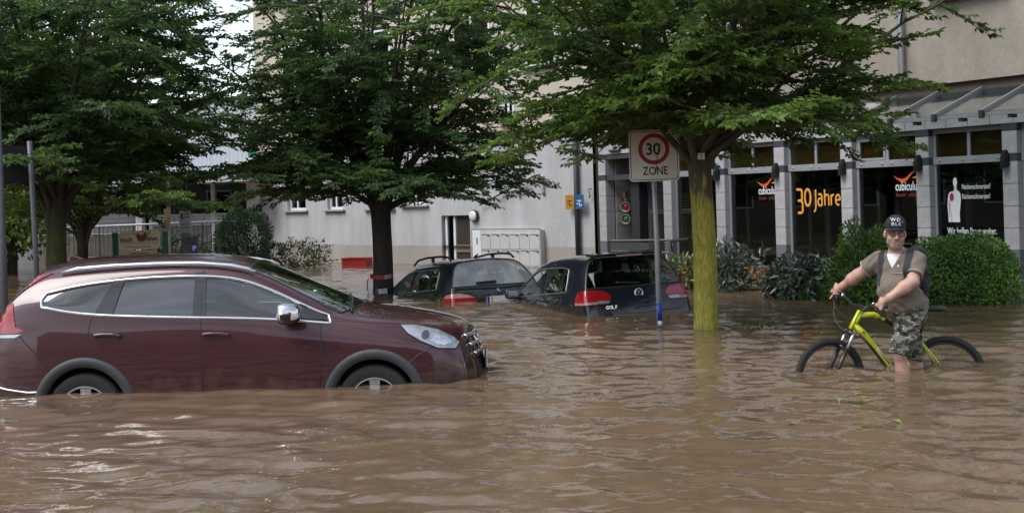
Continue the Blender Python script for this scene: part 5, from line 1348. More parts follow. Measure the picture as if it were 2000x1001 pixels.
MB().box(0.3, 3.2, -0.82, 0.82, 0.32, 0.36).build('cabin_floor', seat_cloth, EW)
EW.location = (-0.20, 20.36, -0.815); EW.scale = (1, 1, 1.06)
EW.rotation_euler = (radians(-0.6), radians(4.2), radians(90 + 25.5))
# ------------------------------------------------------------------ person with bicycle
class SDF:
    """signed distance field on a grid, surfaced with surface nets"""
    def __init__(self, lo, hi, h):
        self.lo, self.h = np.array(lo, float), h
        self.n = np.ceil((np.array(hi) - self.lo) / h).astype(int) + 1
        self.v = np.full(self.n, 9.0, dtype=np.float32)
        self.ax = [self.lo[i] + h * np.arange(self.n[i]) for i in range(3)]
    def _sub(self, lo, hi):
        a = np.clip(np.floor((np.array(lo) - self.lo) / self.h).astype(int), 0, self.n - 1); b = np.clip(np.ceil((np.array(hi) - self.lo) / self.h).astype(int) + 1, 1, self.n)
        sl = tuple(slice(a[i], b[i]) for i in range(3))
        return sl, self.ax[0][sl[0]][:, None, None], self.ax[1][sl[1]][None, :, None], self.ax[2][sl[2]][None, None, :]
    def _merge(self, sl, d, k):
        v = self.v[sl]
        if k <= 0: self.v[sl] = np.minimum(v, d); return
        h = np.clip(0.5 + 0.5 * (v - d) / k, 0, 1)
        self.v[sl] = np.where(v > 5, d, v * (1 - h) + d * h - k * h * (1 - h))
    def cap(self, a, b, ra, rb=None, k=0.03):
        rb = ra if rb is None else rb; a, b = np.array(a, float), np.array(b, float); m = max(ra, rb) + k + 0.03
        sl, X, Y, Z = self._sub(np.minimum(a, b) - m, np.maximum(a, b) + m)
        d = b - a; L = max(d @ d, 1e-9)
        t = np.clip(((X - a[0]) * d[0] + (Y - a[1]) * d[1] + (Z - a[2]) * d[2]) / L, 0, 1)
        q = np.sqrt((X - a[0] - t * d[0]) ** 2 + (Y - a[1] - t * d[1]) ** 2 + (Z - a[2] - t * d[2]) ** 2) - (ra + (rb - ra) * t)
        self._merge(sl, q, k); return self
    def _ell(self, c, r, B, m):
        c = np.array(c, float); R = max(r) + m; sl, X, Y, Z = self._sub(c - R, c + R)
        P = [X - c[0], Y - c[1], Z - c[2]]
        u = [sum(P[j] * B[i][j] for j in range(3)) for i in range(3)]
        k0 = np.sqrt(sum((u[i] / r[i]) ** 2 for i in range(3))); k1 = np.sqrt(sum((u[i] / r[i] ** 2) ** 2 for i in range(3)))
        return sl, np.where(k1 > 1e-6, k0 * (k0 - 1) / np.maximum(k1, 1e-6), -min(r))
    def ell(self, c, r, B, k=0.03):
        sl, d = self._ell(c, r, B, k + 0.05); self._merge(sl, d, k); return self
    def sub_ell(self, c, r, B, k=0.01):
        sl, d = self._ell(c, r, B, k + 0.02); v = self.v[sl]; h = np.clip(0.5 - 0.5 * (v + d) / k, 0, 1)
        self.v[sl] = v * (1 - h) + (-d) * h + k * h * (1 - h); return self
    def sub_cap(self, a, b, r, k=0.004):
        t = SDF(self.lo, self.lo + (self.n - 1) * self.h, self.h); t.cap(a, b, r, r, 0)
        self.v = np.maximum(self.v, -t.v[:self.n[0], :self.n[1], :self.n[2]]); return self
    def field(self):
        return np.meshgrid(*self.ax, indexing='ij')
    def cut(self, p, n):
        """keep the side the normal points away from"""
        n = np.array(n, float); n /= np.linalg.norm(n)
        d = (self.ax[0][:, None, None] - p[0]) * n[0] + (self.ax[1][None, :, None] - p[1]) * n[1] + (self.ax[2][None, None, :] - p[2]) * n[2]
        self.v = np.maximum(self.v, d); return self
    def surface(self):
        v = self.v; ins = v < 0; nx, ny, nz = v.shape
        acc = np.zeros((nx - 1, ny - 1, nz - 1, 3), np.float32); cnt = np.zeros((nx - 1, ny - 1, nz - 1), np.float32)
        F = []; 
        idx = None; crossings = []
        for ax in range(3):
            s0 = [slice(None)] * 3; s1 = [slice(None)] * 3; s0[ax] = slice(0, -1); s1[ax] = slice(1, None)
            a, b = v[tuple(s0)], v[tuple(s1)]; e = (a < 0) != (b < 0)
            I = np.argwhere(e); t = a[e] / (a[e] - b[e])
            P = I.astype(np.float32); P[:, ax] += t
            crossings.append((ax, I, (a[e] < 0)))
            o = [i for i in range(3) if i != ax]
            for d0 in (0, 1):
                for d1 in (0, 1):
                    J = I.copy(); J[:, o[0]] -= d0; J[:, o[1]] -= d1
                    ok = (J >= 0).all(1) & (J < np.array([nx - 1, ny - 1, nz - 1])).all(1); J = J[ok]
                    np.add.at(acc, (J[:, 0], J[:, 1], J[:, 2]), P[ok]); np.add.at(cnt, (J[:, 0], J[:, 1], J[:, 2]), 1)
        m = cnt > 0; idx = np.full(cnt.shape, -1); idx[m] = np.arange(m.sum())
        V = acc[m] / cnt[m][:, None] * self.h + self.lo
        for ax, I, neg in crossings:
            o = [(ax + 1) % 3, (ax + 2) % 3]; Q = []
            for (d0, d1) in ((0, 0), (1, 0), (1, 1), (0, 1)):
                J = I.copy(); J[:, o[0]] -= d0; J[:, o[1]] -= d1; Q.append(J)
            ok = np.ones(len(I), bool)
            for J in Q: ok &= (J >= 0).all(1) & (J < np.array([nx - 1, ny - 1, nz - 1])).all(1)
            q = np.stack([idx[J[ok][:, 0], J[ok][:, 1], J[ok][:, 2]] for J in Q], 1)
            ng = neg[ok]; q[~ng] = q[~ng][:, ::-1]; F.append(q)
        return V, np.concatenate(F)

def A3(px, py, Y): return np.array(at(px, py, Y))
GZ = -0.475
fw = np.array([-0.6, -0.8, 0.0]); lt = np.array([0.8, -0.6, 0.0]); up = np.array([0, 0, 1.0])
TB_ = [lt, fw, up]
hd_f = np.array([-0.14, -0.99, 0.0]); hd_f /= np.linalg.norm(hd_f)
hd_u = np.array([0.05, -0.06, 1.0]); hd_u /= np.linalg.norm(hd_u)
hd_r = np.cross(hd_u, hd_f); hd_r /= np.linalg.norm(hd_r)          # towards the wearer's left, image right
hd_r = np.cross(hd_f, hd_u) * -1
hd_f = np.cross(hd_u, hd_r) * -1 if np.dot(np.cross(hd_u, hd_r), hd_f) < 0 else np.cross(hd_u, hd_r)
HB3 = [hd_r, hd_f, hd_u]
Hc = A3(1748, 456, 11.26); HS = 1.07
def hp(x, y, z): return Hc + (hd_r * x + hd_f * y + hd_u * z) * HS
neck = A3(1752, 493, 11.33); chest = A3(1757, 527, 11.32); belly = A3(1756, 563, 11.29); pelvis = A3(1770, 603, 11.30)
shR, shL = A3(1717, 509, 11.45), A3(1790, 509, 11.19)
elR, wrR = A3(1675, 537, 11.60), A3(1646, 558, 11.73)
elL, wrL = A3(1782, 550, 11.05), A3(1737, 581, 11.05)
gripR, gripL = A3(1634, 569, 11.80), A3(1722, 596, 11.12)
hipL, hipR = A3(1782, 612, 11.22), A3(1764, 612, 11.36)
knL, knR = A3(1757, 690, 11.14), A3(1783, 689, 11.36)
anL = np.array([knL[0] + 0.06, 11.16, GZ + 0.09]); anR = np.array([knR[0] + 0.12, 11.38, GZ + 0.10])

def torso(S, g, k=0.06):
    """chest, shoulders, belly and hips grown by g"""
    S.ell(chest + fw * 0.005, (0.196 + g, 0.138 + g, 0.20 + g), TB_, k)
    S.cap(shR * 0.8 + chest * 0.2 + up * 0.012, shL * 0.8 + chest * 0.2 + up * 0.012, 0.070 + g, 0.070 + g, k)
    S.cap(neck - up * 0.035, neck + up * 0.0, 0.085 + g, 0.062 + g, 0.05)
    S.ell(belly + fw * 0.020, (0.186 + g, 0.166 + g, 0.172 + g), TB_, k)
    S.ell(pelvis + up * 0.02, (0.180 + g, 0.150 + g, 0.15 + g), TB_, k)

def hand(S, wr, grip, axis, out, point=None):
    """palm, four fingers that close round the bar and a thumb; axis: along the bar towards the index finger"""
    axis = axis / np.linalg.norm(axis); pn = grip - wr; pn /= np.linalg.norm(pn)
    over = np.cross(axis, pn); over /= np.linalg.norm(over)
    if over[2] < 0: over = -over
    palm = grip - pn * 0.018 + over * 0.020
    S.ell(palm, (0.042, 0.040, 0.021), [axis, pn, over], 0.02)
    S.cap(wr, palm - pn * 0.02, 0.030, 0.030, 0.03)
    for i in range(4):
        o = axis * (0.034 - 0.0225 * i); ln = (0.95, 1.0, 0.95, 0.8)[i]
        k0 = grip + o + pn * 0.018 + over * 0.026
        if point is not None and i == 0:
            k1 = k0 + point * 0.045; k2 = k1 + point * 0.034 - up * 0.004
            S.cap(k0 - pn * 0.02, k0, 0.0115, 0.0115, 0.008); S.cap(k0, k1, 0.011, 0.0098, 0.006); S.cap(k1, k2, 0.0098, 0.008, 0.005); continue
        k1 = grip + o + pn * (0.038 * ln) + over * 0.004; k2 = grip + o + pn * (0.026 * ln) - over * 0.024; k3 = grip + o - pn * 0.002 - over * 0.029
        S.cap(k0 - pn * 0.022, k0, 0.0118, 0.0118, 0.006); S.cap(k0, k1, 0.0112, 0.0105, 0.004); S.cap(k1, k2, 0.0103, 0.0095, 0.004); S.cap(k2, k3, 0.0093, 0.0085, 0.004)
    t0 = grip + axis * 0.040 - pn * 0.030 + over * 0.006; t1 = grip + axis * 0.058 - pn * 0.012 - over * 0.006; t2 = grip + axis * 0.058 + pn * 0.012 - over * 0.024
    S.cap(palm + axis * 0.01 - pn * 0.02, t0, 0.017, 0.0145, 0.012); S.cap(t0, t1, 0.0135, 0.012, 0.006); S.cap(t1, t2, 0.0115, 0.0095, 0.005)

barv = gripL - gripR
H_ = 0.0068
S = SDF((2.98, 10.94, -0.50), (3.98, 11.98, 1.42), H_)
torso(S, -0.008)
# head
S.ell(hp(0, -0.012, 0.035), (0.0835, 0.1049, 0.1017), HB3, 0.02)
S.ell(hp(0, 0.022, -0.060), (0.0706, 0.0770, 0.0706), HB3, 0.035)
S.cap(hp(-0.018, 0.066, -0.104), hp(0.018, 0.066, -0.104), 0.026, 0.026, 0.02)
for s_ in (-1, 1):
    S.cap(hp(0.038 * s_, 0.055, -0.035), hp(0.045 * s_, 0.035, -0.07), 0.034, 0.03, 0.02)
    S.ell(hp(0.082 * s_, -0.008, -0.008), (0.0139, 0.0278, 0.0385), HB3, 0.01)
    S.sub_ell(hp(0.033 * s_, 0.098, 0.004), (0.0225, 0.0171, 0.0139), HB3, 0.012)
    S.ell(hp(0.032 * s_, 0.073, 0.002), (0.0144, 0.0144, 0.0123), HB3, 0.004)
    S.cap(hp(0.012 * s_, 0.086, 0.026), hp(0.05 * s_, 0.074, 0.026), 0.012, 0.010, 0.012)
    S.ell(hp(0.013 * s_, 0.098, -0.036), (0.0118, 0.0128, 0.0107), HB3, 0.008)
S.cap(hp(0, 0.088, 0.012), hp(0, 0.112, -0.030), 0.010, 0.0145, 0.012)
S.cap(hp(-0.022, 0.088, -0.062), hp(0.022, 0.088, -0.062), 0.0125, 0.0125, 0.012)
S.cap(hp(-0.018, 0.087, -0.082), hp(0.018, 0.087, -0.082), 0.0115, 0.0115, 0.01)
S.sub_ell(hp(0, 0.108, -0.071), (0.0289, 0.0128, 0.0045), HB3, 0.004)
S.cap(neck - up * 0.02, hp(0, -0.015, -0.06), 0.066, 0.062, 0.03)
# arms
for sh_, el_, wr_, gr_, ax_, pt_ in ((shR, elR, wrR, gripR, barv, np.array([-0.72, -0.30, -0.62])), (shL, elL, wrL, gripL, -barv, None)):
    S.cap(sh_, el_, 0.066, 0.053, 0.04); S.cap(el_, el_ + (wr_ - el_) * 0.35, 0.052, 0.055, 0.03); S.cap(el_ + (wr_ - el_) * 0.35, wr_, 0.054, 0.033, 0.03)
    hand(S, wr_, gr_, ax_, None, pt_ / np.linalg.norm(pt_) if pt_ is not None else None)
# legs and feet
for hp_, kn_, an_ in ((hipL, knL, anL), (hipR, knR, anR)):
    S.cap(hp_, kn_, 0.090, 0.062, 0.05); S.cap(kn_, kn_ + fw * 0.012, 0.062, 0.055, 0.02)
    cf = kn_ + (an_ - kn_) * 0.35 - fw * 0.018
    S.cap(kn_, cf, 0.056, 0.060, 0.03); S.cap(cf, an_, 0.058, 0.036, 0.03)
    hl = an_ + np.array([0.03, 0.02, -0.045]); toe = an_ + np.array([-0.16, -0.06, -0.055])
    S.cap(an_, hl, 0.036, 0.04, 0.02); S.cap(hl, toe, 0.042, 0.034, 0.03)
V, F = S.surface()
PER = thing('person', 'person in cap, brown shirt and camouflage shorts wading and holding a bicycle', 'person', (3.62, 11.28, GZ))
OFF = np.array([3.62, 11.28, GZ])
me = fast_mesh('body', V - OFF, F, True)
# skin colours: stubble, lips, brows, short hair
L_ = np.stack([(V - Hc) @ hd_r, (V - Hc) @ hd_f, (V - Hc) @ hd_u], 1) / HS
colr = np.tile(np.array([0.47, 0.285, 0.225]), (len(V), 1))
rs_ = np.random.default_rng(3)
colr *= (1 + 0.06 * np.sin(V[:, 0:1] * 60) * np.sin(V[:, 2:3] * 47) + 0.04 * np.sin(V[:, 1:2] * 110 + V[:, 2:3] * 90))
def blend(mask, c, a):
    global colr
    colr[mask] = colr[mask] * (1 - a) + np.array(c) * a
hm = np.linalg.norm(L_, axis=1) < 0.17
blend(hm & (L_[:, 2] < -0.04) & (L_[:, 1] > -0.01) & (L_[:, 2] > -0.15), (0.22, 0.17, 0.15), 0.55)
blend(hm & (np.abs(L_[:, 0]) < 0.034) & (L_[:, 2] < -0.04) & (L_[:, 2] > -0.064) & (L_[:, 1] > 0.07), (0.15, 0.115, 0.10), 0.6)
blend(hm & (np.abs(L_[:, 0]) < 0.022) & (np.abs(L_[:, 2] + 0.078) < 0.008) & (L_[:, 1] > 0.08), (0.42, 0.17, 0.14), 0.75)
blend(hm & (L_[:, 1] < 0.015) & (np.abs(L_[:, 0]) < 0.074) & (L_[:, 2] > -0.05), (0.12, 0.10, 0.09), 0.7)
blend(hm & (np.abs(np.abs(L_[:, 0]) - 0.031) < 0.021) & (np.abs(L_[:, 2] - 0.031) < 0.006) & (L_[:, 1] > 0.06), (0.10, 0.075, 0.06), 0.75)
blend(hm & (np.hypot(np.abs(L_[:, 0]) - 0.032, L_[:, 2] - 0.002) < 0.009) & (L_[:, 1] > 0.06), (0.16, 0.11, 0.09), 0.55)
blend(hm & (np.abs(L_[:, 0]) < 0.02) & (np.abs(L_[:, 2] + 0.03) < 0.014) & (L_[:, 1] > 0.095), (0.55, 0.24, 0.19), 0.6)
att = me.color_attributes.new('skin', 'FLOAT_COLOR', 'POINT')
att.data.foreach_set('color', np.concatenate([colr, np.ones((len(V), 1))], 1).astype(np.float32).ravel())
skin = mat('skin', (0.5, 0.28, 0.21), 0.5, 0, 0.05, 30, bump=0.12, bscale=150, spec=0.4)
nn_ = skin.node_tree.nodes.new('ShaderNodeVertexColor'); nn_.layer_name = 'skin'
skin.node_tree.links.new(nn_.outputs['Color'], skin.node_tree.nodes['Principled BSDF'].inputs['Base Color'])
skin.node_tree.nodes['Principled BSDF'].inputs['Subsurface Weight'].default_value = 0.12
skin.node_tree.nodes['Principled BSDF'].inputs['Subsurface Radius'].default_value = (0.012, 0.005, 0.003)
link('body', me, PER, skin)
def cloth(name, S, m_, parent=PER, off=OFF):
    V, F = S.surface()
    return link(name, fast_mesh(name, V - off, F, True), parent, m_), V, F
# shirt
def folds(S, amp):
    X, Y, Z = S.field()
    S.v = S.v + amp * (np.sin(38 * Z + 14 * X + 9 * np.sin(11 * Y)) * np.sin(17 * X - 8 * Z + 3) + 0.7 * np.sin(55 * Z - 30 * X + 20 * Y) * np.sin(9 * Z + 5)).astype(np.float32)
S2 = SDF((3.2, 10.9, 0.42), (3.98, 11.72, 1.22), 0.0075)
torso(S2, 0.006)
slR = shR + (elR - shR) * 0.62; slL = shL + (elL - shL) * 0.72
S2.ell(pelvis + up * 0.05, (0.196, 0.172, 0.13), TB_, 0.05)
for sh_, sl_, el_, r1, r2 in ((shR, slR, elR, 0.084, 0.080), (shL, slL, elL, 0.086, 0.081)):
    T_ = SDF((3.2, 10.9, 0.42), (3.98, 11.72, 1.22), 0.0075); T_.cap(sh_, sl_ + (el_ - sh_) * 0.2, r1, r2, 0); T_.cut(sl_, el_ - sh_)
    S2._merge((slice(None),) * 3, T_.v, 0.045)
folds(S2, 0.0058)
X, Y, Z = S2.field()
u_ = (X - neck[0]) * lt[0] + (Y - neck[1]) * lt[1]; w_ = (X - neck[0]) * fw[0] + (Y - neck[1]) * fw[1]; zz = Z - neck[2]
vee = np.maximum(np.abs(u_) - np.clip(0.075 + zz * 0.55, 0, 0.07), -(w_ - 0.02))
S2.v = np.maximum(S2.v, -vee.astype(np.float32)); S2.v = np.maximum(S2.v, (zz - 0.022 - 0.35 * np.clip(-w_, 0, 1)).astype(np.float32))
hem = (pelvis[2] - 0.015 + 0.012 * np.sin(14 * X + 9 * Y)); S2.v = np.maximum(S2.v, (hem - Z).astype(np.float32))
shirt_m = mat('olive_brown_shirt', (0.150, 0.122, 0.095), 0.9, 0, 0.14, 9, bump=0.25, bscale=160, sheen=0.2)
sh_o, SV, SF = cloth('shirt', S2, shirt_m)
sbvh = BVHTree.FromPolygons([Vector(v) for v in SV], [tuple(int(i) for i in f) for f in SF])
for sl_, sh_, el_, r_ in ((slR, shR, elR, 0.074), (slL, shL, elL, 0.075)):
    d = Vector(el_ - sh_).normalized(); a = d.orthogonal().normalized(); b = d.cross(a)
    ring = []
    for k in range(24):
        dr_ = a * cos(2 * pi * k / 24) + b * sin(2 * pi * k / 24)
        q = sbvh.ray_cast(Vector(sl_) - d * 0.012 + dr_ * 0.3, -dr_, 0.3)[0]
        ring.append((q if q is not None else Vector(sl_) + dr_ * r_) - Vector(OFF))
    MB().tube(ring, 0.0045, 6, closed=True).build('sleeve_hem', mat('pale_hem', (0.42, 0.38, 0.34), 0.9), sh_o, True)
# white undershirt in the open collar
S3 = SDF((3.3, 10.95, 0.85), (3.8, 11.6, 1.2), 0.006); torso(S3, -0.002)
X, Y, Z = S3.field(); u_ = (X - neck[0]) * lt[0] + (Y - neck[1]) * lt[1]; w_ = (X - neck[0]) * fw[0] + (Y - neck[1]) * fw[1]; zz = Z - neck[2]
S3.v = np.maximum(S3.v, np.maximum(np.maximum(zz + 0.005, -(zz + 0.17)), np.maximum(np.abs(u_) - 0.085, 0.03 - w_)).astype(np.float32))
cloth('undershirt', S3, mat('white_cotton', (0.62, 0.62, 0.63), 0.9, 0, 0.06, 30))
# shorts
S4 = SDF((3.3, 10.85, 0.02), (4.0, 11.7, 0.75), 0.0075)
S4.ell(pelvis + up * 0.0, (0.190, 0.162, 0.13), TB_, 0.05)
for hp_, kn_ in ((hipL, knL), (hipR, knR)):
    S4.cap(hp_, kn_ + (kn_ - hp_) * 0.05, 0.112, 0.098, 0.05)
S4.cap((hipL + hipR) / 2 - up * 0.08, (hipL + hipR) / 2, 0.10, 0.12, 0.05)
folds(S4, 0.008)
S4.cut(knL - up * 0.012, knL - hipL + up * -0.2); 
X, Y, Z = S4.field(); S4.v = np.maximum(S4.v, (Z - pelvis[2] - 0.05).astype(np.float32))
camo = bpy.data.materials.new('camouflage'); camo.use_nodes = True
N, L = camo.node_tree.nodes, camo.node_tree.links; p = N['Principled BSDF']; p.inputs['Roughness'].default_value = 0.95
tcn = N.new('ShaderNodeTexCoord'); mpn = N.new('ShaderNodeMapping'); mpn.inputs['Scale'].default_value = (1, 1, 1.7); L.new(tcn.outputs['Object'], mpn.inputs['Vector'])
prev = None
for sc_, lo_, c_ in ((11, 0.0, (0.16, 0.15, 0.12)), (10, 0.50, (0.045, 0.052, 0.036)), (13, 0.55, (0.012, 0.013, 0.013)), (15, 0.60, (0.30, 0.28, 0.235))):
    rgb = N.new('ShaderNodeRGB'); rgb.outputs[0].default_value = (*c_, 1)
    if prev is None: prev = rgb.outputs[0]; continue
    nz = N.new('ShaderNodeTexNoise'); nz.inputs['Scale'].default_value = sc_; nz.inputs['Detail'].default_value = 2.5; nz.noise_dimensions = '4D'; nz.inputs['W'].default_value = sc_ * 1.7; nz.inputs['Distortion'].default_value = 0.8
    L.new(mpn.outputs[0], nz.inputs['Vector'])
    st_ = N.new('ShaderNodeMapRange'); st_.inputs['From Min'].default_value = lo_; st_.inputs['From Max'].default_value = lo_ + 0.02; L.new(nz.outputs['Fac'], st_.inputs['Value'])
    mx = N.new('ShaderNodeMixRGB'); L.new(st_.outputs[0], mx.inputs['Fac']); L.new(prev, mx.inputs['Color1']); L.new(rgb.outputs[0], mx.inputs['Color2']); prev = mx.outputs[0]
L.new(prev, p.inputs['Base Color'])
cloth('shorts', S4, camo)
# cap
capm = mat('navy_cap', (0.012, 0.016, 0.024), 0.85, 0, 0.2, 30, bump=0.2, bscale=200)
S5 = SDF(Hc - 0.2, Hc + 0.26, 0.005)
S5.ell(hp(0, -0.012, 0.060), (0.094, 0.114, 0.104), HB3, 0.0); S5.ell(hp(0, 0.022, 0.092), (0.081, 0.080, 0.076), HB3, 0.02)
S5.cut(hp(0, 0, 0.045), -(hd_u * 1.0 + hd_f * -0.06))
cap_o, CV, CF = cloth('cap', S5, capm)
cbvh = BVHTree.FromPolygons([Vector(v) for v in CV], [tuple(int(i) for i in f) for f in CF])
vs, fs = [], []; n = 20
for lay, dz in ((0, 0.0), (1, -0.006)):
    for j in range(6):
        for i in range(n + 1):
            a = radians(-78 + 156 * i / n); rx, ry = 0.084, 0.098
            t = j / 5; e = 0.066 * (cos(a) ** 0.45)
            vs.append(Vector(hp(sin(a) * (rx + e * 0.12 * t), -0.012 + cos(a) * ry + e * t, 0.055 + dz - 0.006 * t - 0.022 * sin(a) ** 2)) - Vector(OFF))
m_ = n + 1
for lay in (0, 1):
    for j in range(5):
        for i in range(n):
            q = (lay * 6 * m_ + j * m_ + i, lay * 6 * m_ + j * m_ + i + 1, lay * 6 * m_ + (j + 1) * m_ + i + 1, lay * 6 * m_ + (j + 1) * m_ + i)
            fs.append(q if lay == 0 else q[::-1])
for i in range(n): fs.append((5 * m_ + i, 5 * m_ + i + 1, 11 * m_ + i + 1, 11 * m_ + i))
MB().add(vs, fs).build('cap_brim', capm, cap_o, True)
for txt, zt, x0 in (('WD_', 0.112, -0.054), ('BLK', 0.076, -0.047)):
    me = text_mesh(txt, 0.040, 0.0, -0.0002, spacing=1.32); me.materials.clear()
    bm = bmesh.new(); bm.from_mesh(me); bmesh.ops.triangulate(bm, faces=bm.faces); bmesh.ops.subdivide_edges(bm, edges=bm.edges, cuts=1); bm.to_mesh(me); bm.free()
    for v in me.vertices:
        o_ = Vector(hp(x0 + v.co.x, 0.3, zt + v.co.y)); q = cbvh.ray_cast(o_, -Vector(hd_f))[0]
        v.co = (q if q is not None else o_ - Vector(hd_f) * 0.2) + Vector(hd_f) * 0.003 - Vector(OFF)
    link('cap_lettering', me, cap_o, white_print)
# glasses
gm = mat('spectacle_frame', (0.03, 0.012, 0.012), 0.3)
fr_ = None
for s_ in (-1, 1):
    pts = [Vector(hp(s_ * 0.0335 + 0.0265 * np.sign(cos(t)) * abs(cos(t)) ** 0.6, 0.104 - 0.010 * abs(s_ * 0.0335 + 0.026 * cos(t)) / 0.06, 0.002 + 0.018 * np.sign(sin(t)) * abs(sin(t)) ** 0.6)) - Vector(OFF) for t in np.linspace(0, 2 * pi, 28)[:-1]]
    o_ = MB().tube(pts, 0.0030, 6, closed=True).build('spectacles', gm, PER, True)
    fr_ = fr_ or o_
    MB().tube([Vector(hp(s_ * 0.060, 0.094, 0.010)) - Vector(OFF), Vector(hp(s_ * 0.084, 0.04, 0.010)) - Vector(OFF), Vector(hp(s_ * 0.087, 0.0, 0.008)) - Vector(OFF)], 0.0028, 6).build('temple_arm', gm, o_, True)
    MB().add(pts, [tuple(range(27))]).build('lens', glass_mat('lens_glass', (0.8, 0.78, 0.76)), o_)
MB().tube([Vector(hp(-0.008, 0.103, 0.006)) - Vector(OFF), Vector(hp(0, 0.106, 0.009)) - Vector(OFF), Vector(hp(0.008, 0.103, 0.006)) - Vector(OFF)], 0.0026, 6).build('bridge', gm, fr_, True)

# backpack
bk = -fw
bc = chest + bk * 0.24 + up * -0.005
BPK = thing('backpack', 'black backpack on the back of the wading person', 'backpack', tuple(bc))
blk = mat('black_nylon', (0.016, 0.017, 0.020), 0.75, 0, 0.25, 12, bump=0.3, bscale=120)
S6 = SDF(bc - 0.36, bc + 0.36, 0.008)
for (u, z, r_) in ((-0.08, 0.13, 0.085), (0.08, 0.13, 0.085), (-0.09, -0.02, 0.10), (0.09, -0.02, 0.10), (-0.09, -0.17, 0.095), (0.09, -0.17, 0.095)):
    S6.cap(bc + lt * u + up * z, bc + lt * u * 0.9 + up * (z - 0.06) + bk * 0.01, r_, r_, 0.07)
S6.cap(bc + lt * -0.05 + up * -0.12 + bk * 0.06, bc + lt * 0.05 + up * -0.12 + bk * 0.06, 0.08, 0.08, 0.05)
folds(S6, 0.003)
cloth('bag', S6, blk, BPK, bc)
MB().tube([Vector(bk * 0.12 + lt * (-0.12 + 0.24 * k / 8) + up * (0.10 + 0.05 * sin(pi * k / 8))) for k in range(9)], 0.005, 6).build('zip', dark_metal, BPK, True)
MB().tube([Vector(lt * (-0.05) + up * 0.21), Vector(lt * (-0.03) + up * 0.235), Vector(lt * 0.03 + up * 0.235), Vector(lt * 0.05 + up * 0.21)], 0.009, 6).build('haul_loop', blk, BPK, True)
for s_, shp in ((-1, shR), (1, shL)):
    base = chest + lt * (0.115 * s_)
    path = []
    for a in np.linspace(-40, 205, 26):            # from the lower front over the shoulder to the back
        ar = radians(a); dr_ = fw * cos(ar) * 1.0 + up * sin(ar)
        o_ = Vector(base + up * 0.02 + dr_ * 0.5 + lt * 0.015 * s_); q = sbvh.ray_cast(o_, -Vector(dr_))
        if q[0] is not None: path.append((q[0] + Vector(dr_) * 0.006, Vector(dr_)))
    vs, fs = [], []; lv = Vector(lt)
    for (q, d) in path:
        for (w2, h2) in ((-0.031, -0.006), (-0.031, 0.006), (0.031, 0.006), (0.031, -0.006)): vs.append(q + lv * w2 + d * h2 - Vector(bc))
    for i in range(len(path) - 1):
        for k in range(4): fs.append((4 * i + k, 4 * i + (k + 1) % 4, 4 * i + 4 + (k + 1) % 4, 4 * i + 4 + k))
    MB().add(vs, fs).build('shoulder_strap', blk, BPK, True, sharp=50)
    a_, b_ = Vector(path[0][0]), Vector(bc + lt * 0.16 * s_ - up * 0.16)
    mid = Vector(belly + lt * 0.20 * s_ + up * 0.03)
    MB().tube([a_ - Vector(bc), mid - Vector(bc), b_ - Vector(bc)], 0.010, 6, flat=0.5).build('webbing', blk, BPK, True)
# ---- bicycle
BK = thing('mountain_bike', 'neon yellow mountain bike with black tyres held by the wading person', 'bicycle', (3.50, 11.52, GZ))
BO = Vector((3.50, 11.52, GZ))
neon = mat('neon_yellow_paint', (0.56, 0.62, 0.015), 0.3, 0, 0.05, 8, coat=0.8)
bk_blk = mat('bike_black', (0.012, 0.012, 0.013), 0.35, 0, 0.2, 20, coat=0.3)
steel = mat('steel_bright', (0.55, 0.56, 0.58), 0.25, 0.9, 0.1, 10)
def bt(name, pts, r, m_, parent=None, n=12, flat=1.0):
    return MB().tube([Vector(p) - BO for p in pts], r, n, flat=flat).build(name, m_, parent or BK, True)
barm = Vector((gripL + gripR) / 2); bdir = Vector(gripL - gripR).normalized()
sfw = Vector((bdir.y, -bdir.x, 0)).normalized()
if sfw.x > 0: sfw = -sfw                                   # the way the steered wheel points
ht_t, ht_b = Vector(A3(1681, 607, 11.46)), Vector(A3(1663, 642, 11.45))
sax = (ht_b - ht_t).normalized()
faxle = Vector((2.905, 11.41, GZ + 0.392)); raxle = Vector((4.05, 11.60, GZ + 0.360)); bb = Vector((3.63, 11.535, GZ + 0.33)); WR = 0.365
seat_t = Vector((3.80, 11.575, 0.27)); sad = Vector((3.89, 11.60, 0.515))
hub_side = bdir
def frame_part(pts, r, **k): return bt('frame_tube', pts, r, neon, n=14, **k)
bt('head_tube', [ht_t, ht_b], 0.031, neon, n=16)
dq = [ht_b - sax * 0.045, ht_b.lerp(bb, 0.16) + Vector((0.02, 0, 0.05)), ht_b.lerp(bb, 0.42) + Vector((0.01, 0, 0.035)), ht_b.lerp(bb, 0.72), bb]
dtb = frame_part(dq, [0.031, 0.032, 0.029, 0.029, 0.031])
bt('down_tube_stripe', [Vector(q) + Vector((-0.017, -0.010, -0.019)) for q in dq[1:]], 0.016, bk_blk)
bt('down_tube_decal', [Vector(dq[2]).lerp(Vector(dq[3]), 0.1) + Vector((0.002, -0.0205, 0.010)), Vector(dq[2]).lerp(Vector(dq[3]), 0.95) + Vector((0.002, -0.0205, 0.010))], 0.0105, grey_metal)
bt('cable_port', [Vector(dq[1]) + Vector((0.0, -0.030, 0.006)), Vector(dq[1]) + Vector((0.014, -0.031, -0.006))], 0.009, bk_blk)
tt = [ht_t + sax * 0.04, ht_t.lerp(seat_t, 0.22) + Vector((0, 0, 0.02)), ht_t.lerp(seat_t, 0.5) + Vector((0, 0, 0.0)), seat_t - Vector((0.03, 0, 0.02))]
frame_part(tt, [0.026, 0.024, 0.020, 0.017])
d_ = (Vector(tt[2]) - Vector(tt[1])).normalized()
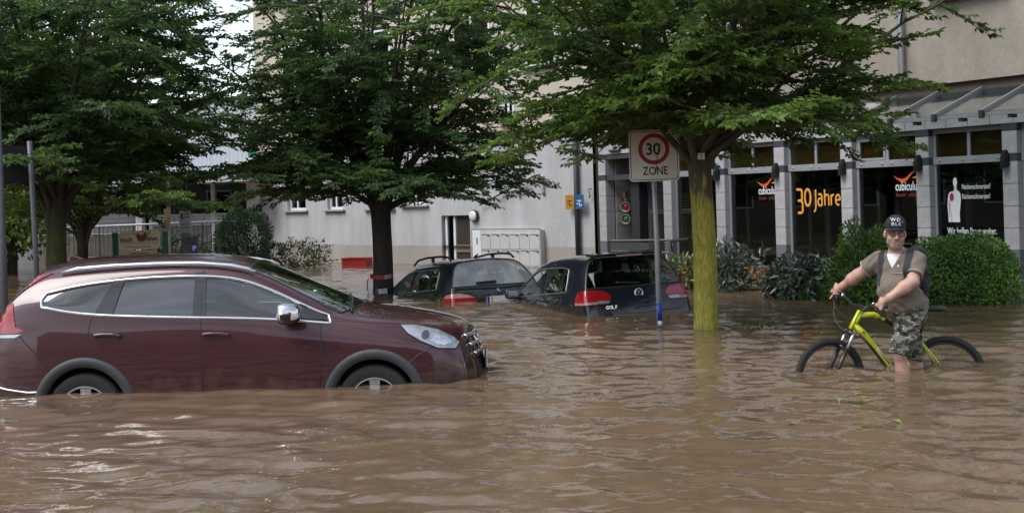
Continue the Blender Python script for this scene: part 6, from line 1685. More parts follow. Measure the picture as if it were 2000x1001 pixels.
bt('frame_sleeve', [Vector(tt[1]).lerp(Vector(tt[2]), 0.25), Vector(tt[2]), Vector(tt[2]).lerp(Vector(tt[3]), 0.7)], [0.0238, 0.0216, 0.0192], bk_blk, n=14)
tm = text('frame_lettering', '30', 0.036, neon, BK, Vector(tt[1]).lerp(Vector(tt[2]), 0.38) - BO + Vector((0, -0.0262, -0.012)), (radians(90), radians(24), 0), offset=0.001, extrude=0.001)
# rubbed grey lettering along the down tube
d2 = (bb - Vector(dq[2])).normalized(); ang = atan2(-d2.z, d2.x)
text('frame_lettering', 'SCOPE', 0.042, grey_metal, BK, Vector(dq[2]) - BO + Vector((0.0, -0.037, -0.01)), (radians(90), ang, 0), offset=0.001, extrude=0.001) if False else None
bt('seat_tube', [bb, seat_t], [0.020, 0.019], neon); bt('seat_post', [seat_t, sad - Vector((0, 0, 0.03))], 0.0145, bk_blk)
for s_ in (-1, 1):
    o_ = hub_side * 0.0 + Vector((0.15, -1, 0)).normalized() * 0.055 * s_
    bt('seat_stay', [seat_t - Vector((0, 0, 0.05)) + o_ * 0.3, raxle + o_], [0.011, 0.009], neon if s_ > 0 else neon)
    bt('chain_stay', [bb + o_ * 0.6, raxle + o_], [0.013, 0.010], neon)
# saddle
prof = [(-0.13, 0.018, 0.012), (-0.08, 0.022, 0.02), (0.0, 0.035, 0.024), (0.07, 0.06, 0.028), (0.12, 0.07, 0.028), (0.145, 0.05, 0.02)]
vs, fs = [], []
for (x, w, h) in prof:
    for k in range(12):
        a = 2 * pi * k / 12; vs.append(sad - BO + Vector((x + 0.02, w * cos(a), h * sin(a) - (0.006 if sin(a) < 0 else 0))))
for i in range(len(prof) - 1):
    for k in range(12): fs.append((i * 12 + k, i * 12 + (k + 1) % 12, (i + 1) * 12 + (k + 1) % 12, (i + 1) * 12 + k))
fs += [tuple(range(11, -1, -1)), tuple(60 + k for k in range(12))]
MB().add(vs, fs).build('saddle', mat('saddle_vinyl', (0.02, 0.022, 0.026), 0.35), BK, True)
def wheel(center, axis, name):
    """tyre with knobs, rim, hub and crossed spokes, plane normal to the axis"""
    axis = axis.normalized(); u = axis.cross(Vector((0, 0, 1))).normalized(); v = Vector((0, 0, 1)); v = (v - axis * v.dot(axis)).normalized()
    P = lambda a, r, o: center + u * (r * cos(a)) + v * (r * sin(a)) + axis * o - BO
    w = thing_part('wheel', BK)
    MB().tube([P(2 * pi * k / 72, WR - 0.027, 0) for k in range(72)], 0.027, 12, closed=True).build('tyre', rubber, w, True)
    kn = MB()
    for k in range(90):
        a = 2 * pi * k / 90
        for o, rr in ((-0.020, WR - 0.010), (0.020, WR - 0.010), (0.0 if k % 2 else 0.008, WR - 0.002), (-0.008 if k % 2 else 0.0, WR - 0.002)):
            q = P(a + (0.012 if o > 0 else 0), rr, o); e = (P(a, WR + 0.1, 0) - P(a, WR, 0)).normalized(); t = axis.cross(e)
            M = Matrix((( t.x, axis.x, e.x, q.x), (t.y, axis.y, e.y, q.y), (t.z, axis.z, e.z, q.z), (0, 0, 0, 1)))
            kn.box(-0.006, 0.006, -0.0045, 0.0045, -0.004, 0.0055, M)
    ko = kn.build('tyre_knobs', rubber, w); ko['kind'] = 'stuff'
    MB().tube([P(2 * pi * k / 72, WR - 0.062, 0) for k in range(72)], 0.0125, 8, closed=True).build('rim', bk_blk, w, True)
    sp_ = MB()
    for k in range(32):
        a = 2 * pi * k / 32; sg = 1 if k % 2 else -1; tw = 0.55 * (1 if (k // 2) % 2 else -1)
        sp_.tube([P(a + tw, 0.025, sg * 0.028), P(a, WR - 0.066, 0)], 0.0016, 5)
    so = sp_.build('spokes', dark_metal, w); so['kind'] = 'stuff'
    MB().tube([center + axis * o - BO for o in (-0.05, -0.03, 0.03, 0.05)], [0.012, 0.025, 0.025, 0.012], 12).build('hub', bk_blk, w, True)
    MB().tube([P(2 * pi * k / 40, 0.085, -0.036) for k in range(40)], 0.006, 6, closed=True, flat=0.3).build('brake_disc', steel, w, True)
    return w
fside = Vector((-sfw.y, sfw.x, 0)).normalized()
wheel(faxle, fside, 'front'); wheel(raxle, Vector((0.15, 1, 0)), 'rear')
# suspension fork: crown, bright stanchions, black lowers with an arch
crown = ht_b + sax * 0.03
bt('steerer', [ht_t - sax * 0.05, ht_b + sax * 0.02], 0.017, mat('copper_spacer', (0.30, 0.13, 0.06), 0.35, 0.5), n=12)
fk = bt('fork_crown', [crown - fside * 0.075 + sax * 0.02, crown + sfw * 0.01, crown + fside * 0.075 + sax * 0.02], [0.024, 0.026, 0.024], bk_blk)
legs_b = []
for s_ in (-1, 1):
    top = crown + fside * 0.066 * s_ - sax * 0.02; bot = faxle + fside * 0.062 * s_ - sfw * 0.0
    mid = top.lerp(bot, 0.42)
    bt('fork_stanchion', [top, mid], 0.0155, steel); bt('fork_lower', [mid - (bot - top).normalized() * 0.02, mid.lerp(bot, 0.5), bot], [0.021, 0.020, 0.017], bk_blk); legs_b.append(mid)
bt('fork_arch', [legs_b[0], legs_b[0].lerp(legs_b[1], 0.3) + sfw * 0.03 + Vector((0, 0, 0.045)), legs_b[0].lerp(legs_b[1], 0.7) + sfw * 0.03 + Vector((0, 0, 0.045)), legs_b[1]], 0.014, bk_blk)
# cockpit: stem, riser bar, grips, levers
clamp = ht_t - sax * 0.055 + sfw * 0.05
bt('stem', [ht_t - sax * 0.04, clamp], [0.021, 0.020], bk_blk)
gL, gR = Vector(gripL), Vector(gripR)
hb_ = bt('handlebar', [gR - bdir * 0.06, gR + bdir * 0.09, clamp - bdir * 0.12 + Vector((0, 0, 0.0)), clamp - bdir * 0.05, clamp + bdir * 0.05, clamp + bdir * 0.12, gL - bdir * 0.09, gL + bdir * 0.06], [0.0112, 0.0112, 0.014, 0.016, 0.016, 0.014, 0.0112, 0.0112], bk_blk)
for g_, s_ in ((gR, 1), (gL, -1)):
    bt('grip', [g_ - bdir * 0.075 * s_, g_ + bdir * 0.05 * s_], 0.0165, rubber, hb_)
    q = g_ + bdir * 0.085 * s_
    lv_ = bt('brake_lever', [q, q + sfw * 0.03 - Vector((0, 0, 0.012)), g_ + sfw * 0.07 - Vector((0, 0, 0.03)), g_ - bdir * 0.03 * s_ + sfw * 0.068 - Vector((0, 0, 0.035))], [0.013, 0.011, 0.006, 0.0055], bk_blk, hb_)
    bt('shifter', [q + bdir * 0.02 * s_, q + bdir * 0.045 * s_ + sfw * 0.02 - Vector((0, 0, 0.02))], [0.017, 0.012], steel, hb_)
# cables looping ahead of the head tube
for (a, k1, k2, e) in ((gR + bdir * 0.09, sfw * 0.15 + Vector((0, 0, -0.08)), sfw * 0.17 + Vector((0, 0, -0.26)), crown + sfw * 0.02), (gL - bdir * 0.09, sfw * 0.20 + Vector((0, 0, 0.0)), sfw * 0.16 + Vector((0, 0, -0.20)), crown + fside * 0.06 + sax * 0.12), (gR + bdir * 0.1, sfw * 0.22 + Vector((0, 0, -0.02)), sfw * 0.13 + Vector((0, 0, -0.16)), ht_b - sax * 0.06 - sfw * 0.03), (gL - bdir * 0.1, sfw * 0.17 + Vector((0, 0, -0.02)), sfw * 0.14 + Vector((0, 0, -0.1)), ht_b - sax * 0.05 - sfw * 0.02)):
    p1, p2 = a + k1, (e + (a + k2)) / 2 + sfw * 0.06
    bt('cable', [tuple((1 - t) ** 3 * a + 3 * t * (1 - t) ** 2 * p1 + 3 * t * t * (1 - t) * p2 + t ** 3 * e) for t in np.linspace(0, 1, 20)], 0.0032, bk_blk, n=6)
# cranks and pedals under water
for s_ in (-1, 1):
    sd = Vector((-0.15, -1, 0)).normalized() * s_; e = bb + sd * 0.075 + Vector((0.12 * s_, 0, -0.11 * s_ * 1.0))
    c_ = bt('crank', [bb + sd * 0.07, e], [0.016, 0.012], bk_blk)
    MB().box(-0.045, 0.045, -0.05, 0.05, -0.012, 0.012, Matrix.Translation(e + sd * 0.06 - BO)).build('pedal', bk_blk, c_, bevel=0.004)
MB().tube([bb + Vector((-0.15, -1, 0)).normalized() * 0.045 + Vector((0.09 * cos(2 * pi * k / 32), 0.013 * cos(2 * pi * k / 32), 0.09 * sin(2 * pi * k / 32))) - BO for k in range(32)], 0.006, 6, closed=True).build('chainring', steel, BK, True)
# ------------------------------------------------------------------ street furniture and small things
sign_white = mat('sign_white', (0.68, 0.67, 0.64), 0.5, 0, 0.06, 4)
sign_red = mat('sign_red', (0.28, 0.02, 0.035), 0.5, 0, 0.08)
black_print = mat('black_print', (0.015, 0.015, 0.016), 0.6)
blue_m = mat('blue_band', (0.015, 0.06, 0.40), 0.5, 0, 0.06)
def rrect(cx, cz, w, h, r, n=6):
    out = []
    for (sx, sz, a0) in ((1, 1, 0), (-1, 1, 90), (-1, -1, 180), (1, -1, 270)):
        for k in range(n + 1):
            a = radians(a0 + 90 * k / n); out.append((cx + sx * (w / 2 - r) + r * cos(a), cz + sz * (h / 2 - r) + r * sin(a)))
    return out
def ring_strip(outer, inner, y, name, m_, parent, th=0.0012):
    n = len(outer); b = MB()
    b.add([(x, y, z) for x, z in outer] + [(x, y, z) for x, z in inner], [(i, (i + 1) % n, n + (i + 1) % n, n + i) for i in range(n)])
    return b.build(name, m_, parent)
# 30 zone sign: front towards the camera, slightly turned
sp_ = at(1286, 600, 15.85)
ZS = thing('speed_zone_sign', 'square white 30 ZONE traffic sign on a grey pole with blue band', 'traffic sign', (sp_.x, 15.85, 0), radians(-4))
MB().tube([(0.012, 0, -0.95), (0.0, 0, 1.0), (-0.03, 0, 2.95)], 0.033, 16).build('pole', mat('galvanised', (0.34, 0.36, 0.38), 0.45, 0.5, 0.12, 10), ZS, True)
MB().tube([(0.0085, 0, 0.045), (0.006, 0, 0.275)], 0.0345, 16).build('blue_sleeve', blue_m, ZS, True)
MB().tube([(0.0095, 0, -0.10), (0.0087, 0, 0.043)], 0.0345, 16).build('white_sleeve', mat('reflective_white', (0.6, 0.62, 0.64), 0.4), ZS, True)
cz = 2.17; cx_ = -0.005
pb = MB().prism(rrect(cx_, cz, 0.64, 0.66, 0.05), -0.052, -0.046, 'xz').build('sign_plate', sign_white, ZS)
ring_strip(rrect(cx_, cz, 0.605, 0.625, 0.042), rrect(cx_, cz, 0.588, 0.608, 0.036), -0.0535, 'sign_border', black_print, pb)
c0 = (cx_ + 0.0, cz + 0.085)
circ = lambda r: [(c0[0] + r * cos(2 * pi * k / 48), c0[1] + r * sin(2 * pi * k / 48)) for k in range(48)]
ring_strip(circ(0.200), circ(0.148), -0.0535, 'red_ring', sign_red, pb)
text('sign_numerals', '30', 0.215, black_print, pb, (c0[0] - 0.108, -0.0532, c0[1] - 0.074), xscale=0.90, offset=0.004, extrude=0.0005)
text('sign_lettering', 'ZONE', 0.148, black_print, pb, (cx_ - 0.15, -0.0532, cz - 0.245), xscale=0.80, offset=0.002, extrude=0.0005)
ck = [(0.115, 0.19), (0.06, 0.10), (0.05, 0.02), (0.03, -0.08), (0.022, -0.19), (0.01, -0.235)]
b = MB(); b.add([(cx_ + x - 0.004, -0.0545, cz + z) for x, z in ck] + [(cx_ + x + 0.004, -0.0545, cz + z) for x, z in ck], [(i, 6 + i, 7 + i, i + 1) for i in range(5)])
b.build('crack', black_print, pb)
for z in (1.93, 2.38): MB().box(-0.12, 0.06, -0.0455, 0.04, z - 0.02, z + 0.02).build('clamp', grey_metal, ZS)
# sticker on the lichen tree, tape on the dark tree
sk = at(1369, 305, 15.07)
o = MB().box(-0.042, -0.003, -0.001, 0.001, -0.04, 0.04).build('paper_sticker', mat('paper', (0.55, 0.56, 0.56), 0.8), None, loc=(sk.x, 15.055, sk.z)); tag(o, 'small white paper label stuck high on the lichen covered trunk, left of two', 'label', 'paper labels on the trunk')
o2 = o.copy(); COL.objects.link(o2); o2.location.x += 0.047; o2['label'] = 'small white paper label stuck high on the lichen covered trunk, right of two'
TP = thing('warning_tape', 'red and white barrier tape tied round the dark middle trunk', 'tape', (-2.47, 22.85, 0))
def band(a0, a1, m_, n=14):
    vs = []
    for k in range(n + 1):
        a = radians(a0 + (a1 - a0) * k / n); r = 0.215
        for z in (0.27, 0.345): vs.append((r * cos(a) + 0.01, r * sin(a), z + 0.01 * cos(a * 2)))
    return MB().add(vs, [(2 * k, 2 * k + 2, 2 * k + 3, 2 * k + 1) for k in range(n)]).build('tape_band', m_, TP, True)
tr_, tw_ = mat('tape_red', (0.42, 0.04, 0.04), 0.5), mat('tape_white', (0.5, 0.48, 0.47), 0.5)
for i, (a0, a1) in enumerate(((170, 290), (290, 330), (330, 440), (440, 530))): band(a0, a1, tr_ if i % 2 == 0 else tw_)
tl = MB()
tl.add([(-0.225, -0.06, 0.30), (-0.235, -0.02, 0.30), (-0.265, -0.03, 0.22), (-0.24, -0.07, 0.20), (-0.27, -0.03, 0.08), (-0.245, -0.06, 0.05), (-0.23, -0.03, -0.02), (-0.222, -0.05, -0.03)], [(0, 1, 2, 3), (3, 2, 4, 5), (5, 4, 6, 7)])
tl.build('tape_tail', tr_, TP)
# red tray afloat by the wall
rp0 = at(692, 527, 33.2)
RB = thing('red_crate', 'red plastic crate half sunk in the water by the plastered wall', 'crate', (rp0.x, 33.2, 0), radians(-20))
redm = mat('red_plastic', (0.35, 0.015, 0.02), 0.45, 0, 0.08)
b = MB(); b.box(-0.36, 0.36, -0.02, 0.0, -0.12, 0.22); b.build('crate_side', redm, RB, bevel=0.006)
MB().box(-0.36, 0.36, 0.36, 0.38, -0.12, 0.22).build('crate_side', redm, RB, bevel=0.006)
for x in (-0.37, 0.35): MB().box(x, x + 0.02, -0.02, 0.38, -0.12, 0.215).build('crate_end', redm, RB, bevel=0.006)
MB().box(-0.36, 0.36, 0.0, 0.36, -0.14, -0.122).build('crate_floor', redm, RB)
MB().box(-0.38, 0.38, -0.035, -0.021, 0.19, 0.225).build('crate_rim', redm, RB, bevel=0.004)
# letterbox bank on the plastered wall (placed in the wall's own frame)
hrot = radians(-45); hx, hy = cos(hrot), sin(hrot)
def on_house(t, y, z): return (-5.85 + t * hx - y * hy * 1.0 * 1.0, 36.6 + t * hy + y * hx, z)
letter_white = mat('letterbox_white', (0.52, 0.53, 0.53), 0.5, 0, 0.08, 4)
LB = thing('letterbox_bank', 'white wall mounted bank of letterboxes behind the estate car', 'letterboxes', on_house(6.95, -0.002, 0), hrot)
MB().box(0.0, 2.42, -0.16, 0.0, -0.75, 0.92).build('casing', letter_white, LB, bevel=0.01)
ring_strip([(-0.03, -0.78), (2.45, -0.78), (2.45, 0.95), (-0.03, 0.95)], [(0.0, -0.75), (2.42, -0.75), (2.42, 0.92), (0.0, 0.92)], -0.155, 'frame', grey_metal, LB)
MB().box(0.02, 0.33, -0.172, -0.1605, -0.73, 0.90).build('service_panel', white_paint, LB, bevel=0.004)
MB().box(0.07, 0.17, -0.176, -0.1725, 0.12, 0.22).build('bell_plate', mat('brass_plate', (0.4, 0.33, 0.18), 0.4, 0.5), LB)
MB().tube([(0.20, -0.185, 0.72), (0.20, -0.185, 0.56)], 0.012, 6).build('panel_handle', dark_metal, LB)
for r_ in range(4):
    for c_ in range(6):
        x0, z1 = 0.345 + c_ * 0.344, 0.83 - r_ * 0.40
        bx = MB().box(x0, x0 + 0.334, -0.172, -0.1605, z1 - 0.385, z1).build('box_door', letter_white, LB, bevel=0.004)
        MB().box(x0 + 0.03, x0 + 0.30, -0.180, -0.1725, z1 - 0.03, z1 - 0.012).build('flap', grey_metal, bx)
        MB().box(x0 + 0.24, x0 + 0.31, -0.178, -0.1725, z1 - 0.07, z1 - 0.045).build('name_plate', dark_metal, bx)
# wall lamps
def wall_disc(t, z):
    o = thing('wall_lamp', 'round white wall lamp with dark rim above the letterboxes', 'lamp', on_house(t, -0.001, z), hrot)
    M = Matrix.Rotation(radians(90), 4, 'X')
    MB().lathe([(0.15, 0), (0.16, 0.05), (0.14, 0.09)], 28, M).build('rim', dark_metal, o, True, sharp=40)
    MB().lathe([(0.135, 0.088), (0.12, 0.115), (0.07, 0.13), (0.01, 0.135)], 28, M).build('globe', mat('opal_white', (0.7, 0.72, 0.73), 0.3), o, True)
wall_disc(6.92, 1.28)
for i, (t, z, hh) in enumerate(((8.56, 1.86, 0.22), (9.38, 2.02, 0.42))):
    o = MB().prism([(-0.09, -0.02), (-0.07, 0.0), (0.0, 0.0), (0.0, -hh), (-0.07, -hh)], -0.045, 0.045, 'yz').build('wall_vent', mat('pale_grey', (0.42, 0.42, 0.43), 0.6), None, loc=on_house(t, 0, z + hh / 2), rot=(0, 0, hrot), bevel=0.006)
    tag(o, ('short pale box fixed to the wall left of the taller one', 'taller pale box fixed to the wall above the letterboxes')[i], 'wall box', 'pale wall boxes')
# hydrant and gas plates on the rain pipe, hook
for i, (dx, c, lb) in enumerate(((-0.155, (0.42, 0.21, 0.02), 'small orange marker plate left of the dark rain pipe'), (0.155, (0.02, 0.10, 0.26), 'small blue marker plate right of the dark rain pipe'))):
    o = thing('marker_plate', lb, 'sign', on_house(10.52 + dx, -0.16, 1.57), hrot, 'marker plates on the rain pipe')
    MB().box(-0.135, 0.135, 0, 0.006, -0.17, 0.17).build('plate', mat('plate_col%d' % i, c, 0.5, 0, 0.1), o, bevel=0.003)
    k = MB()
    pm = black_print if i == 0 else white_print
    MB().box(-0.07, 0.07, -0.002, -0.0005, 0.02, 0.04).build('plate_print', pm, o); MB().box(-0.01, 0.01, -0.002, -0.0005, -0.11, 0.015).build('plate_print', pm, o)
    MB().box(0.03, 0.08, -0.002, -0.0005, -0.09, -0.06).build('plate_print', pm, o); MB().box(-0.09, -0.03, -0.002, -0.0005, -0.05, -0.03).build('plate_print', pm, o)
o = MB().tube([(0, -0.01, 0.12), (0, -0.09, 0.10), (0.03, -0.12, 0.03), (0.05, -0.10, -0.05), (0, -0.08, -0.10), (-0.03, -0.05, -0.06)], 0.012, 8).build('wall_hook', dark_metal, None, True, loc=on_house(10.92, 0, 1.76), rot=(0, 0, hrot)); tag(o, 'small dark iron hook on the wall right of the rain pipe', 'hook')
# shop lamps
srot = atan2(-0.845, 0.534); sx_, sy_ = cos(srot), sin(srot)
def on_shop(t, y, z): return (4.96 + t * sx_ - y * sy_, 24.0 + t * sy_ + y * sx_, z)
lamp_lbl = {-2: 'black wall lamp half hidden by foliage right of the lichen covered trunk', -1: None}
names = ['black wall lamp on the pillar just right of the lichen covered trunk', 'black wall lamp on the pillar left of the orange lettering', 'black wall lamp on the pillar right of the orange lettering', 'black wall lamp on the pillar above the cyclist backpack', 'black wall lamp on the pillar at the right edge']
for i, k in enumerate((-1, 0, 1, 2, 3)):
    t = P0 + BAY * k + 0.07
    o = thing('wall_lamp', names[i], 'lamp', on_shop(t, 0.0, 2.09), srot, 'black lamps on the shop pillars')
    n, vs, fs = 14, [], []
    for (r_, z) in ((0.018, 0.14), (0.042, 0.13), (0.062, 0.085), (0.073, 0.025), (0.078, -0.05), (0.081, -0.11)):
        for q in range(n):
            a = pi + pi * q / (n - 1); vs.append((r_ * 0.92 * cos(a), r_ * 1.5 * sin(a) - 0.001, z - (0.05 * abs(sin(a)) if z < -0.1 else 0)))
    for j in range(5):
        for q in range(n - 1): fs.append((j * n + q, (j + 1) * n + q, (j + 1) * n + q + 1, j * n + q + 1))
    MB().add(vs, fs).build('shade', mat('lamp_black', (0.012, 0.012, 0.013), 0.7, spec=0.25), o, True)
    MB().box(-0.05, 0.05, -0.012, -0.001, -0.08, 0.08).build('wall_plate', dark_metal, o)
# red and green signal lamps in the entrance niche
SG = thing('signal_lamps', 'pair of red and green signal lamps in the entrance niche', 'signal', on_shop(-5.12, 0.42, 1.29), srot)
for (dz, c) in ((0.14, (0.30, 0.03, 0.03)), (-0.14, (0.03, 0.20, 0.08))):
    M = Matrix.Translation((0, 0, dz)) @ Matrix.Rotation(radians(120), 4, 'Z') @ Matrix.Rotation(radians(90), 4, 'X') @ Matrix.Rotation(0, 4, 'Z')
    M = Matrix.Translation((0.12, 0, dz)) @ Matrix.Rotation(radians(95), 4, 'X') @ Matrix.Rotation(radians(35), 4, 'Y')
    hs_ = MB().lathe([(0.06, -0.14), (0.09, -0.10), (0.11, 0.0), (0.115, 0.10), (0.10, 0.10), (0.085, 0.05)], 24, M).build('lamp_housing', mat('cream_housing', (0.36, 0.32, 0.27), 0.5), SG, True, sharp=40)
    MB().lathe([(0.085, 0.045), (0.06, 0.075), (0.01, 0.09)], 20, M).build('lens', mat('lens_%d' % int(c[0] * 100), c, 0.2), hs_, True)
MB().box(0.04, 0.16, -0.06, 0.06, 0.36, 0.50).build('junction_box', mat('box_grey', (0.16, 0.16, 0.15), 0.6), SG, bevel=0.008)
MB().tube([(0.1, 0, 0.36), (0.11, 0.01, 0.26)], 0.035, 8).build('conduit', MATS['cream_housing'], SG, True)
# steel guard frame in front of the niche
GFm = mat('guard_grey', (0.16, 0.165, 0.17), 0.45, 0.4, 0.1, 8)
GF = thing('guard_frame', 'grey steel guard frame in front of the entrance niche', 'railing', on_shop(-4.0, -0.8, 0), srot)
for (a, b) in (((0, 0, 0.70), (2.0, 0, 0.74)), ((0, 0, 0.48), (2.0, 0, 0.48)), ((0, 0, 0.70), (0, 0, -0.85)), ((2.0, 0, 0.74), (2.0, 0, -0.85)), ((2.0, 0, 0.74), (1.35, 0.6, 0.48)), ((2.0, 0, 0.72), (1.5, 0.9, 0.72))):
    MB().tube([a, b], 0.03, 4).build('bar', GFm, GF)
MB().box(0.02, 1.35, -0.01, 0.01, 0.5, 0.68).build('panel', GFm, GF)
# ---- left side: railing, signs, ticket machine, poles
RLm = mat('rail_white', (0.62, 0.64, 0.66), 0.4, 0.2, 0.06)
darkrail = mat('rail_dark', (0.10, 0.105, 0.11), 0.5, 0.3, 0.1)
RL = thing('terrace_railing', 'grey balustrade railing with pale handrail behind the beer garden sign', 'railing', (-12.03, 33.0, 0), atan2(0.02, 1))
Lr = 4.6
MB().tube([(0, 0, 1.262), (Lr, 0, 1.262 + 0.045)], 0.024, 8).build('top_rail', RLm, RL, True)
MB().tube([(0, 0, 0.50), (Lr, 0, 0.52)], 0.014, 6).build('bottom_rail', darkrail, RL, True)
nb = 40
for i in range(nb + 1):
    x = Lr * i / nb; z1 = 1.262 + 0.045 * x / Lr
    if i % 8 == 0: MB().tube([(x, 0, -0.85), (x, 0, z1)], 0.022, 8).build('post', RLm if i == 0 else darkrail, RL)
    else: MB().tube([(x, 0, 0.5), (x, 0, z1)], 0.009, 5).build('baluster', darkrail, RL)
MB().tube([(0.0, -0.05, 1.262), (0.12, -0.6, 0.95), (0.33, -1.2, 0.50)], 0.03, 8).build('stair_rail', RLm, RL, True)
tw = MB().box(-0.2, Lr + 0.3, 0.06, 0.28, -0.95, 0.44).build('terrace_wall', mat('terrace_white', (0.45, 0.47, 0.48), 0.8, 0, 0.12, 3), None, loc=RL.location, rot=RL.rotation_euler); tag(tw, 'low pale terrace wall under the balustrade railing', 'wall')
# beer garden sign
cream = mat('sign_cream', (0.80, 0.71, 0.48), 0.6, 0, 0.06, 4); tan_m = mat('sign_tan', (0.66, 0.50, 0.27), 0.6, 0, 0.1, 6); brownp = mat('brown_print', (0.05, 0.022, 0.016), 0.6); maroonp = mat('maroon_print', (0.14, 0.015, 0.018), 0.6)
s0 = at(276, 500, 30.0)
BS = thing('beer_garden_sign', 'cream touch down beer garden signboard between two green posts', 'sign', (s0.x, 30.0, 0), radians(-2))
for x in (-0.63, 0.60): MB().box(x - 0.06, x + 0.06, -0.05, 0.05, -0.9, 1.13).build('post', mat('green_paint', (0.015, 0.13, 0.05), 0.5, 0, 0.1), BS, bevel=0.006)
bd = MB().prism([(-0.50, 0.71), (0.44, 0.71), (0.50, 0.77), (0.50, 1.12), (0.44, 1.19), (-0.46, 1.15), (-0.52, 1.09), (-0.52, 0.77)], -0.09, -0.055, 'xz').build('board', cream, BS, bevel=0.01)
lb_ = MB().box(-0.42, 0.42, -0.085, -0.055, 0.52, 0.695).build('lower_board', tan_m, BS, bevel=0.006)
text('lettering', 'touch', 0.17, brownp, bd, (-0.485, -0.0925, 0.90), xscale=0.78, offset=0.004, extrude=0.001); text('lettering', 'down', 0.17, brownp, bd, (0.155, -0.0925, 0.915), xscale=0.76, offset=0.004, extrude=0.001)
text('lettering', 'Grill House & American Bar', 0.068, brownp, bd, (-0.40, -0.0925, 0.755), xscale=0.88, extrude=0.001)
text('lettering', 'BIERGARTEN', 0.082, brownp, lb_, (-0.235, -0.087, 0.578), xscale=0.86, spacing=1.12, extrude=0.001, offset=0.002)
for x in (-0.35, -0.28, 0.36): MB().lathe([(0.014, 0), (0.014, 0.001)], 8, Matrix.Translation((x, -0.0855, 0.605)) @ Matrix.Rotation(radians(90), 4, 'X')).build('dot', brownp, lb_)
for z in (0.872, 0.85): MB().box(-0.46, 0.46, -0.0925, -0.0905, z, z + 0.006).build('rule_line', mat('rule_tan', (0.3, 0.25, 0.15), 0.6), bd)
# horned head in a helmet
hdm = MB().prism([(0.05 + 0.125 * cos(2 * pi * k / 20) * (0.85 if sin(2 * pi * k / 20) < 0 else 1), 1.02 + 0.145 * sin(2 * pi * k / 20)) for k in range(20)], -0.105, -0.0905, 'xz').build('helmet_emblem', maroonp, bd)
MB().prism([(0.045 + 0.07 * cos(2 * pi * k / 14), 1.105 + 0.045 * sin(2 * pi * k / 14)) for k in range(14)], -0.109, -0.1055, 'xz').build('emblem_highlight', sign_white, hdm)
MB().prism([(0.06 + 0.075 * cos(2 * pi * k / 14), 0.985 + 0.07 * sin(2 * pi * k / 14)) for k in range(14)], -0.109, -0.1055, 'xz').build('emblem_face', mat('emblem_red', (0.22, 0.025, 0.025), 0.6), hdm)
MB().prism([(-0.01, 0.91), (0.03, 0.89), (0.10, 0.885), (0.14, 0.92), (0.10, 0.905), (0.04, 0.91)], -0.112, -0.1055, 'xz').build('emblem_guard', sign_white, hdm)
for s_ in (-1, 1): MB().tube([(0.05 + s_ * 0.12, -0.098, 1.06), (0.05 + s_ * 0.19, -0.098, 1.10), (0.05 + s_ * 0.235, -0.098, 1.20)], [0.022, 0.017, 0.004], 8).build('horn', mat('horn', (0.42, 0.38, 0.33), 0.6), hdm, True)
# parking ticket machine
t0 = at(374, 490, 29.0)
TM = thing('parking_ticket_machine', 'dark parking ticket machine with slanted roof and blue P sign', 'ticket machine', (t0.x, 29.0, 0.14), radians(12))
MB().box(-0.15, 0.15, -0.12, 0.12, -1.05, 0.72).build('cabinet', mat('cabinet_grey', (0.07, 0.085, 0.10), 0.5, 0, 0.1), TM, bevel=0.02)
MB().prism([(-0.15, 0.72), (0.15, 0.72), (0.15, 0.86), (-0.13, 0.80)], -0.12, 0.12, 'xz').build('head', MATS['cabinet_grey'], TM, bevel=0.01)
MB().prism([(-0.27, 0.79), (0.23, 0.905), (0.23, 0.93), (-0.27, 0.815)], -0.2, 0.2, 'xz').build('solar_roof', mat('solar_dark', (0.03, 0.035, 0.045), 0.25), TM, bevel=0.006)
bp = MB().box(0.0, 0.14, -0.13, -0.121, 0.48, 0.72).build('blue_panel', mat('parking_blue', (0.01, 0.06, 0.30), 0.4), TM)
text('letter', 'P', 0.17, white_print, bp, (0.03, -0.132, 0.54), offset=0.004, extrude=0.001)
MB().box(0.02, 0.12, -0.13, -0.121, 0.40, 0.44).build('red_slot', tr_, TM)
# service post with small plates, blackboard like notice
q0 = at(332, 450, 28.6)
SP = thing('service_post', 'thin grey post with small pink, green and yellow plates behind the sign', 'post', (q0.x, 28.6, 0))
MB().tube([(0, 0, -0.9), (-0.03, 0, 2.35)], 0.035, 10).build('pole', grey_metal, SP, True)
MB().box(-0.12, 0.02, -0.045, -0.038, 1.48, 1.68).build('pink_plate', mat('pink_plate', (0.55, 0.42, 0.40), 0.6, 0, 0.2, 12), SP)
MB().box(-0.06, 0.02, -0.045, -0.038, 1.25, 1.46).build('yellow_plate', mat('yellow_plate', (0.42, 0.26, 0.03), 0.6), SP)
MB().box(-0.12, -0.065, -0.045, -0.038, 1.26, 1.42).build('green_plate', mat('green_plate', (0.05, 0.22, 0.18), 0.6), SP)
q1 = at(363, 470, 31.5)
NB = thing('notice_board', 'narrow white notice board standing at the terrace railing', 'notice board', (q1.x, 31.5, 0))
MB().box(-0.12, 0.12, 0.0, 0.03, -0.9, 1.05).build('stand', mat('stand_grey', (0.30, 0.29, 0.29), 0.6), NB)
nbp = MB().box(-0.15, 0.15, -0.02, -0.002, 1.06, 1.62).build('board', pa, NB, bevel=0.004)
for (a, b, z, h) in ((-0.02, 0.12, 1.52, 0.03), (-0.02, 0.12, 1.44, 0.03), (-0.12, 0.10, 1.26, 0.022), (-0.12, 0.12, 1.18, 0.022), (-0.11, -0.05, 1.40, 0.16)): MB().box(a, b, -0.0225, -0.0203, z, z + h).build('notice_print', mk, nbp)
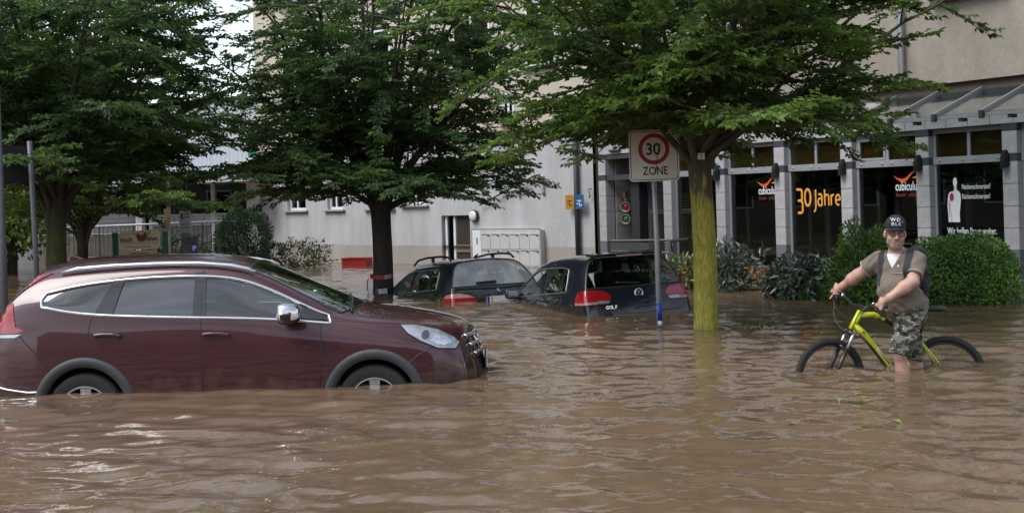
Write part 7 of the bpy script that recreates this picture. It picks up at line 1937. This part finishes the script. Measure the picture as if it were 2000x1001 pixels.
# dark sign seen from behind on a pole, second pole at the edge
p0 = at(68, 440, 17.0)
DS = thing('dark_sign', 'back of a dark traffic sign on a grey pole at the left', 'traffic sign', (p0.x, 17.0, 0))
polem = mat('pole_grey', (0.10, 0.105, 0.115), 0.5, 0.3, 0.15, 8)
MB().tube([(0.03, 0, -0.95), (0.0, 0, 1.2), (-0.04, 0, 2.65)], 0.038, 12).build('pole', polem, DS, True)
MB().prism(rrect(-0.27, 2.33, 0.40, 0.52, 0.05), -0.02, 0.0, 'xz').build('sign_plate', mat('sign_back', (0.012, 0.012, 0.013), 0.95, spec=0.1), DS)
MB().box(-0.3, 0.02, 0.002, 0.03, 2.2, 2.24).build('bracket', polem, DS)
p1 = at(4, 450, 15.0)
o = MB().tube([(0.02, 0, -0.95), (0, 0, 1.2), (-0.03, 0, 3.4)], 0.045, 12).build('street_pole', polem, None, True, loc=(p1.x, 15.0, 0)); tag(o, 'dark grey pole cut by the left edge of the picture', 'pole')
# garden wall and fence in the far left, bent rail
gw = MB().box(-22, -13.4, 41.6, 41.9, -1.0, 0.85).build('garden_wall', mat('garden_wall_grey', (0.30, 0.32, 0.34), 0.8, 0, 0.12, 2), None); tag(gw, 'pale grey garden wall behind the bright green tree', 'wall')
GD = thing('plank_fence', 'weathered plank fence left of the mossy trunk', 'fence', (-14.2, 37.5, 0), radians(-10))
MB().tube([(-0.3, 0, 0.98), (2.6, 0, 0.98)], 0.03, 6).build('cap_rail', mat('fence_cap', (0.33, 0.33, 0.32), 0.7), GD)
for i in range(14): MB().box(-0.3 + i * 0.2, -0.3 + i * 0.2 + 0.18, 0, 0.025, -0.9, 0.95 - 0.012 * (i % 3)).build('plank', mat('fence_wood', (0.20, 0.185, 0.16), 0.8, 0, 0.2, 6, stretch=(4, 4, 0.5)), GD)
br = MB().tube([at(4, 489, 39.5), at(16, 504, 39.5), at(29, 521, 39.5)], 0.04, 8).build('stair_rail', RLm, None, True); tag(br, 'slanting white rail poking out of the water at the left edge', 'rail')
# leaves adrift
drift = leaf_mat('drift_leaf', (0.05, 0.11, 0.02), (0.22, 0.32, 0.06), 0.2)
g = np.random.default_rng(4); pts = []
for (x, y, n_) in ((1485, 636, 26), (1525, 632, 8), (1440, 637, 6), (1350, 620, 5)):
    a, b = x - 1000.0, 392.0 - y; Yw = -CAMH / ((-a * SR + b * CR) / FPX)
    c = at(x, y, Yw); pts.append(np.stack([c.x + g.normal(0, 0.10, n_), Yw + g.normal(0, 0.14, n_), 0.012 + 0.03 * g.random(n_)], 1))
n_ = 46; yy = 8.5 + 12 * g.random(n_); pts.append(np.stack([yy * g.uniform(-0.12, 0.36, n_), yy, 0.010 + 0.006 * g.random(n_)], 1))
Pn = np.concatenate(pts); Dn = g.normal(0, 1, Pn.shape) * [1, 1, 0.25]; Nn_ = g.normal(0, 0.3, Pn.shape) + [0, 0, 1]
o = link('drifting_leaves', leaves_mesh('drifting_leaves', Pn, Dn, Nn_, g.uniform(0.06, 0.11, len(Pn)), g.uniform(0.03, 0.05, len(Pn))), None, drift); tag(o, 'green leaves drifting on the water around the lichen covered trunk', 'leaves', kind='stuff')
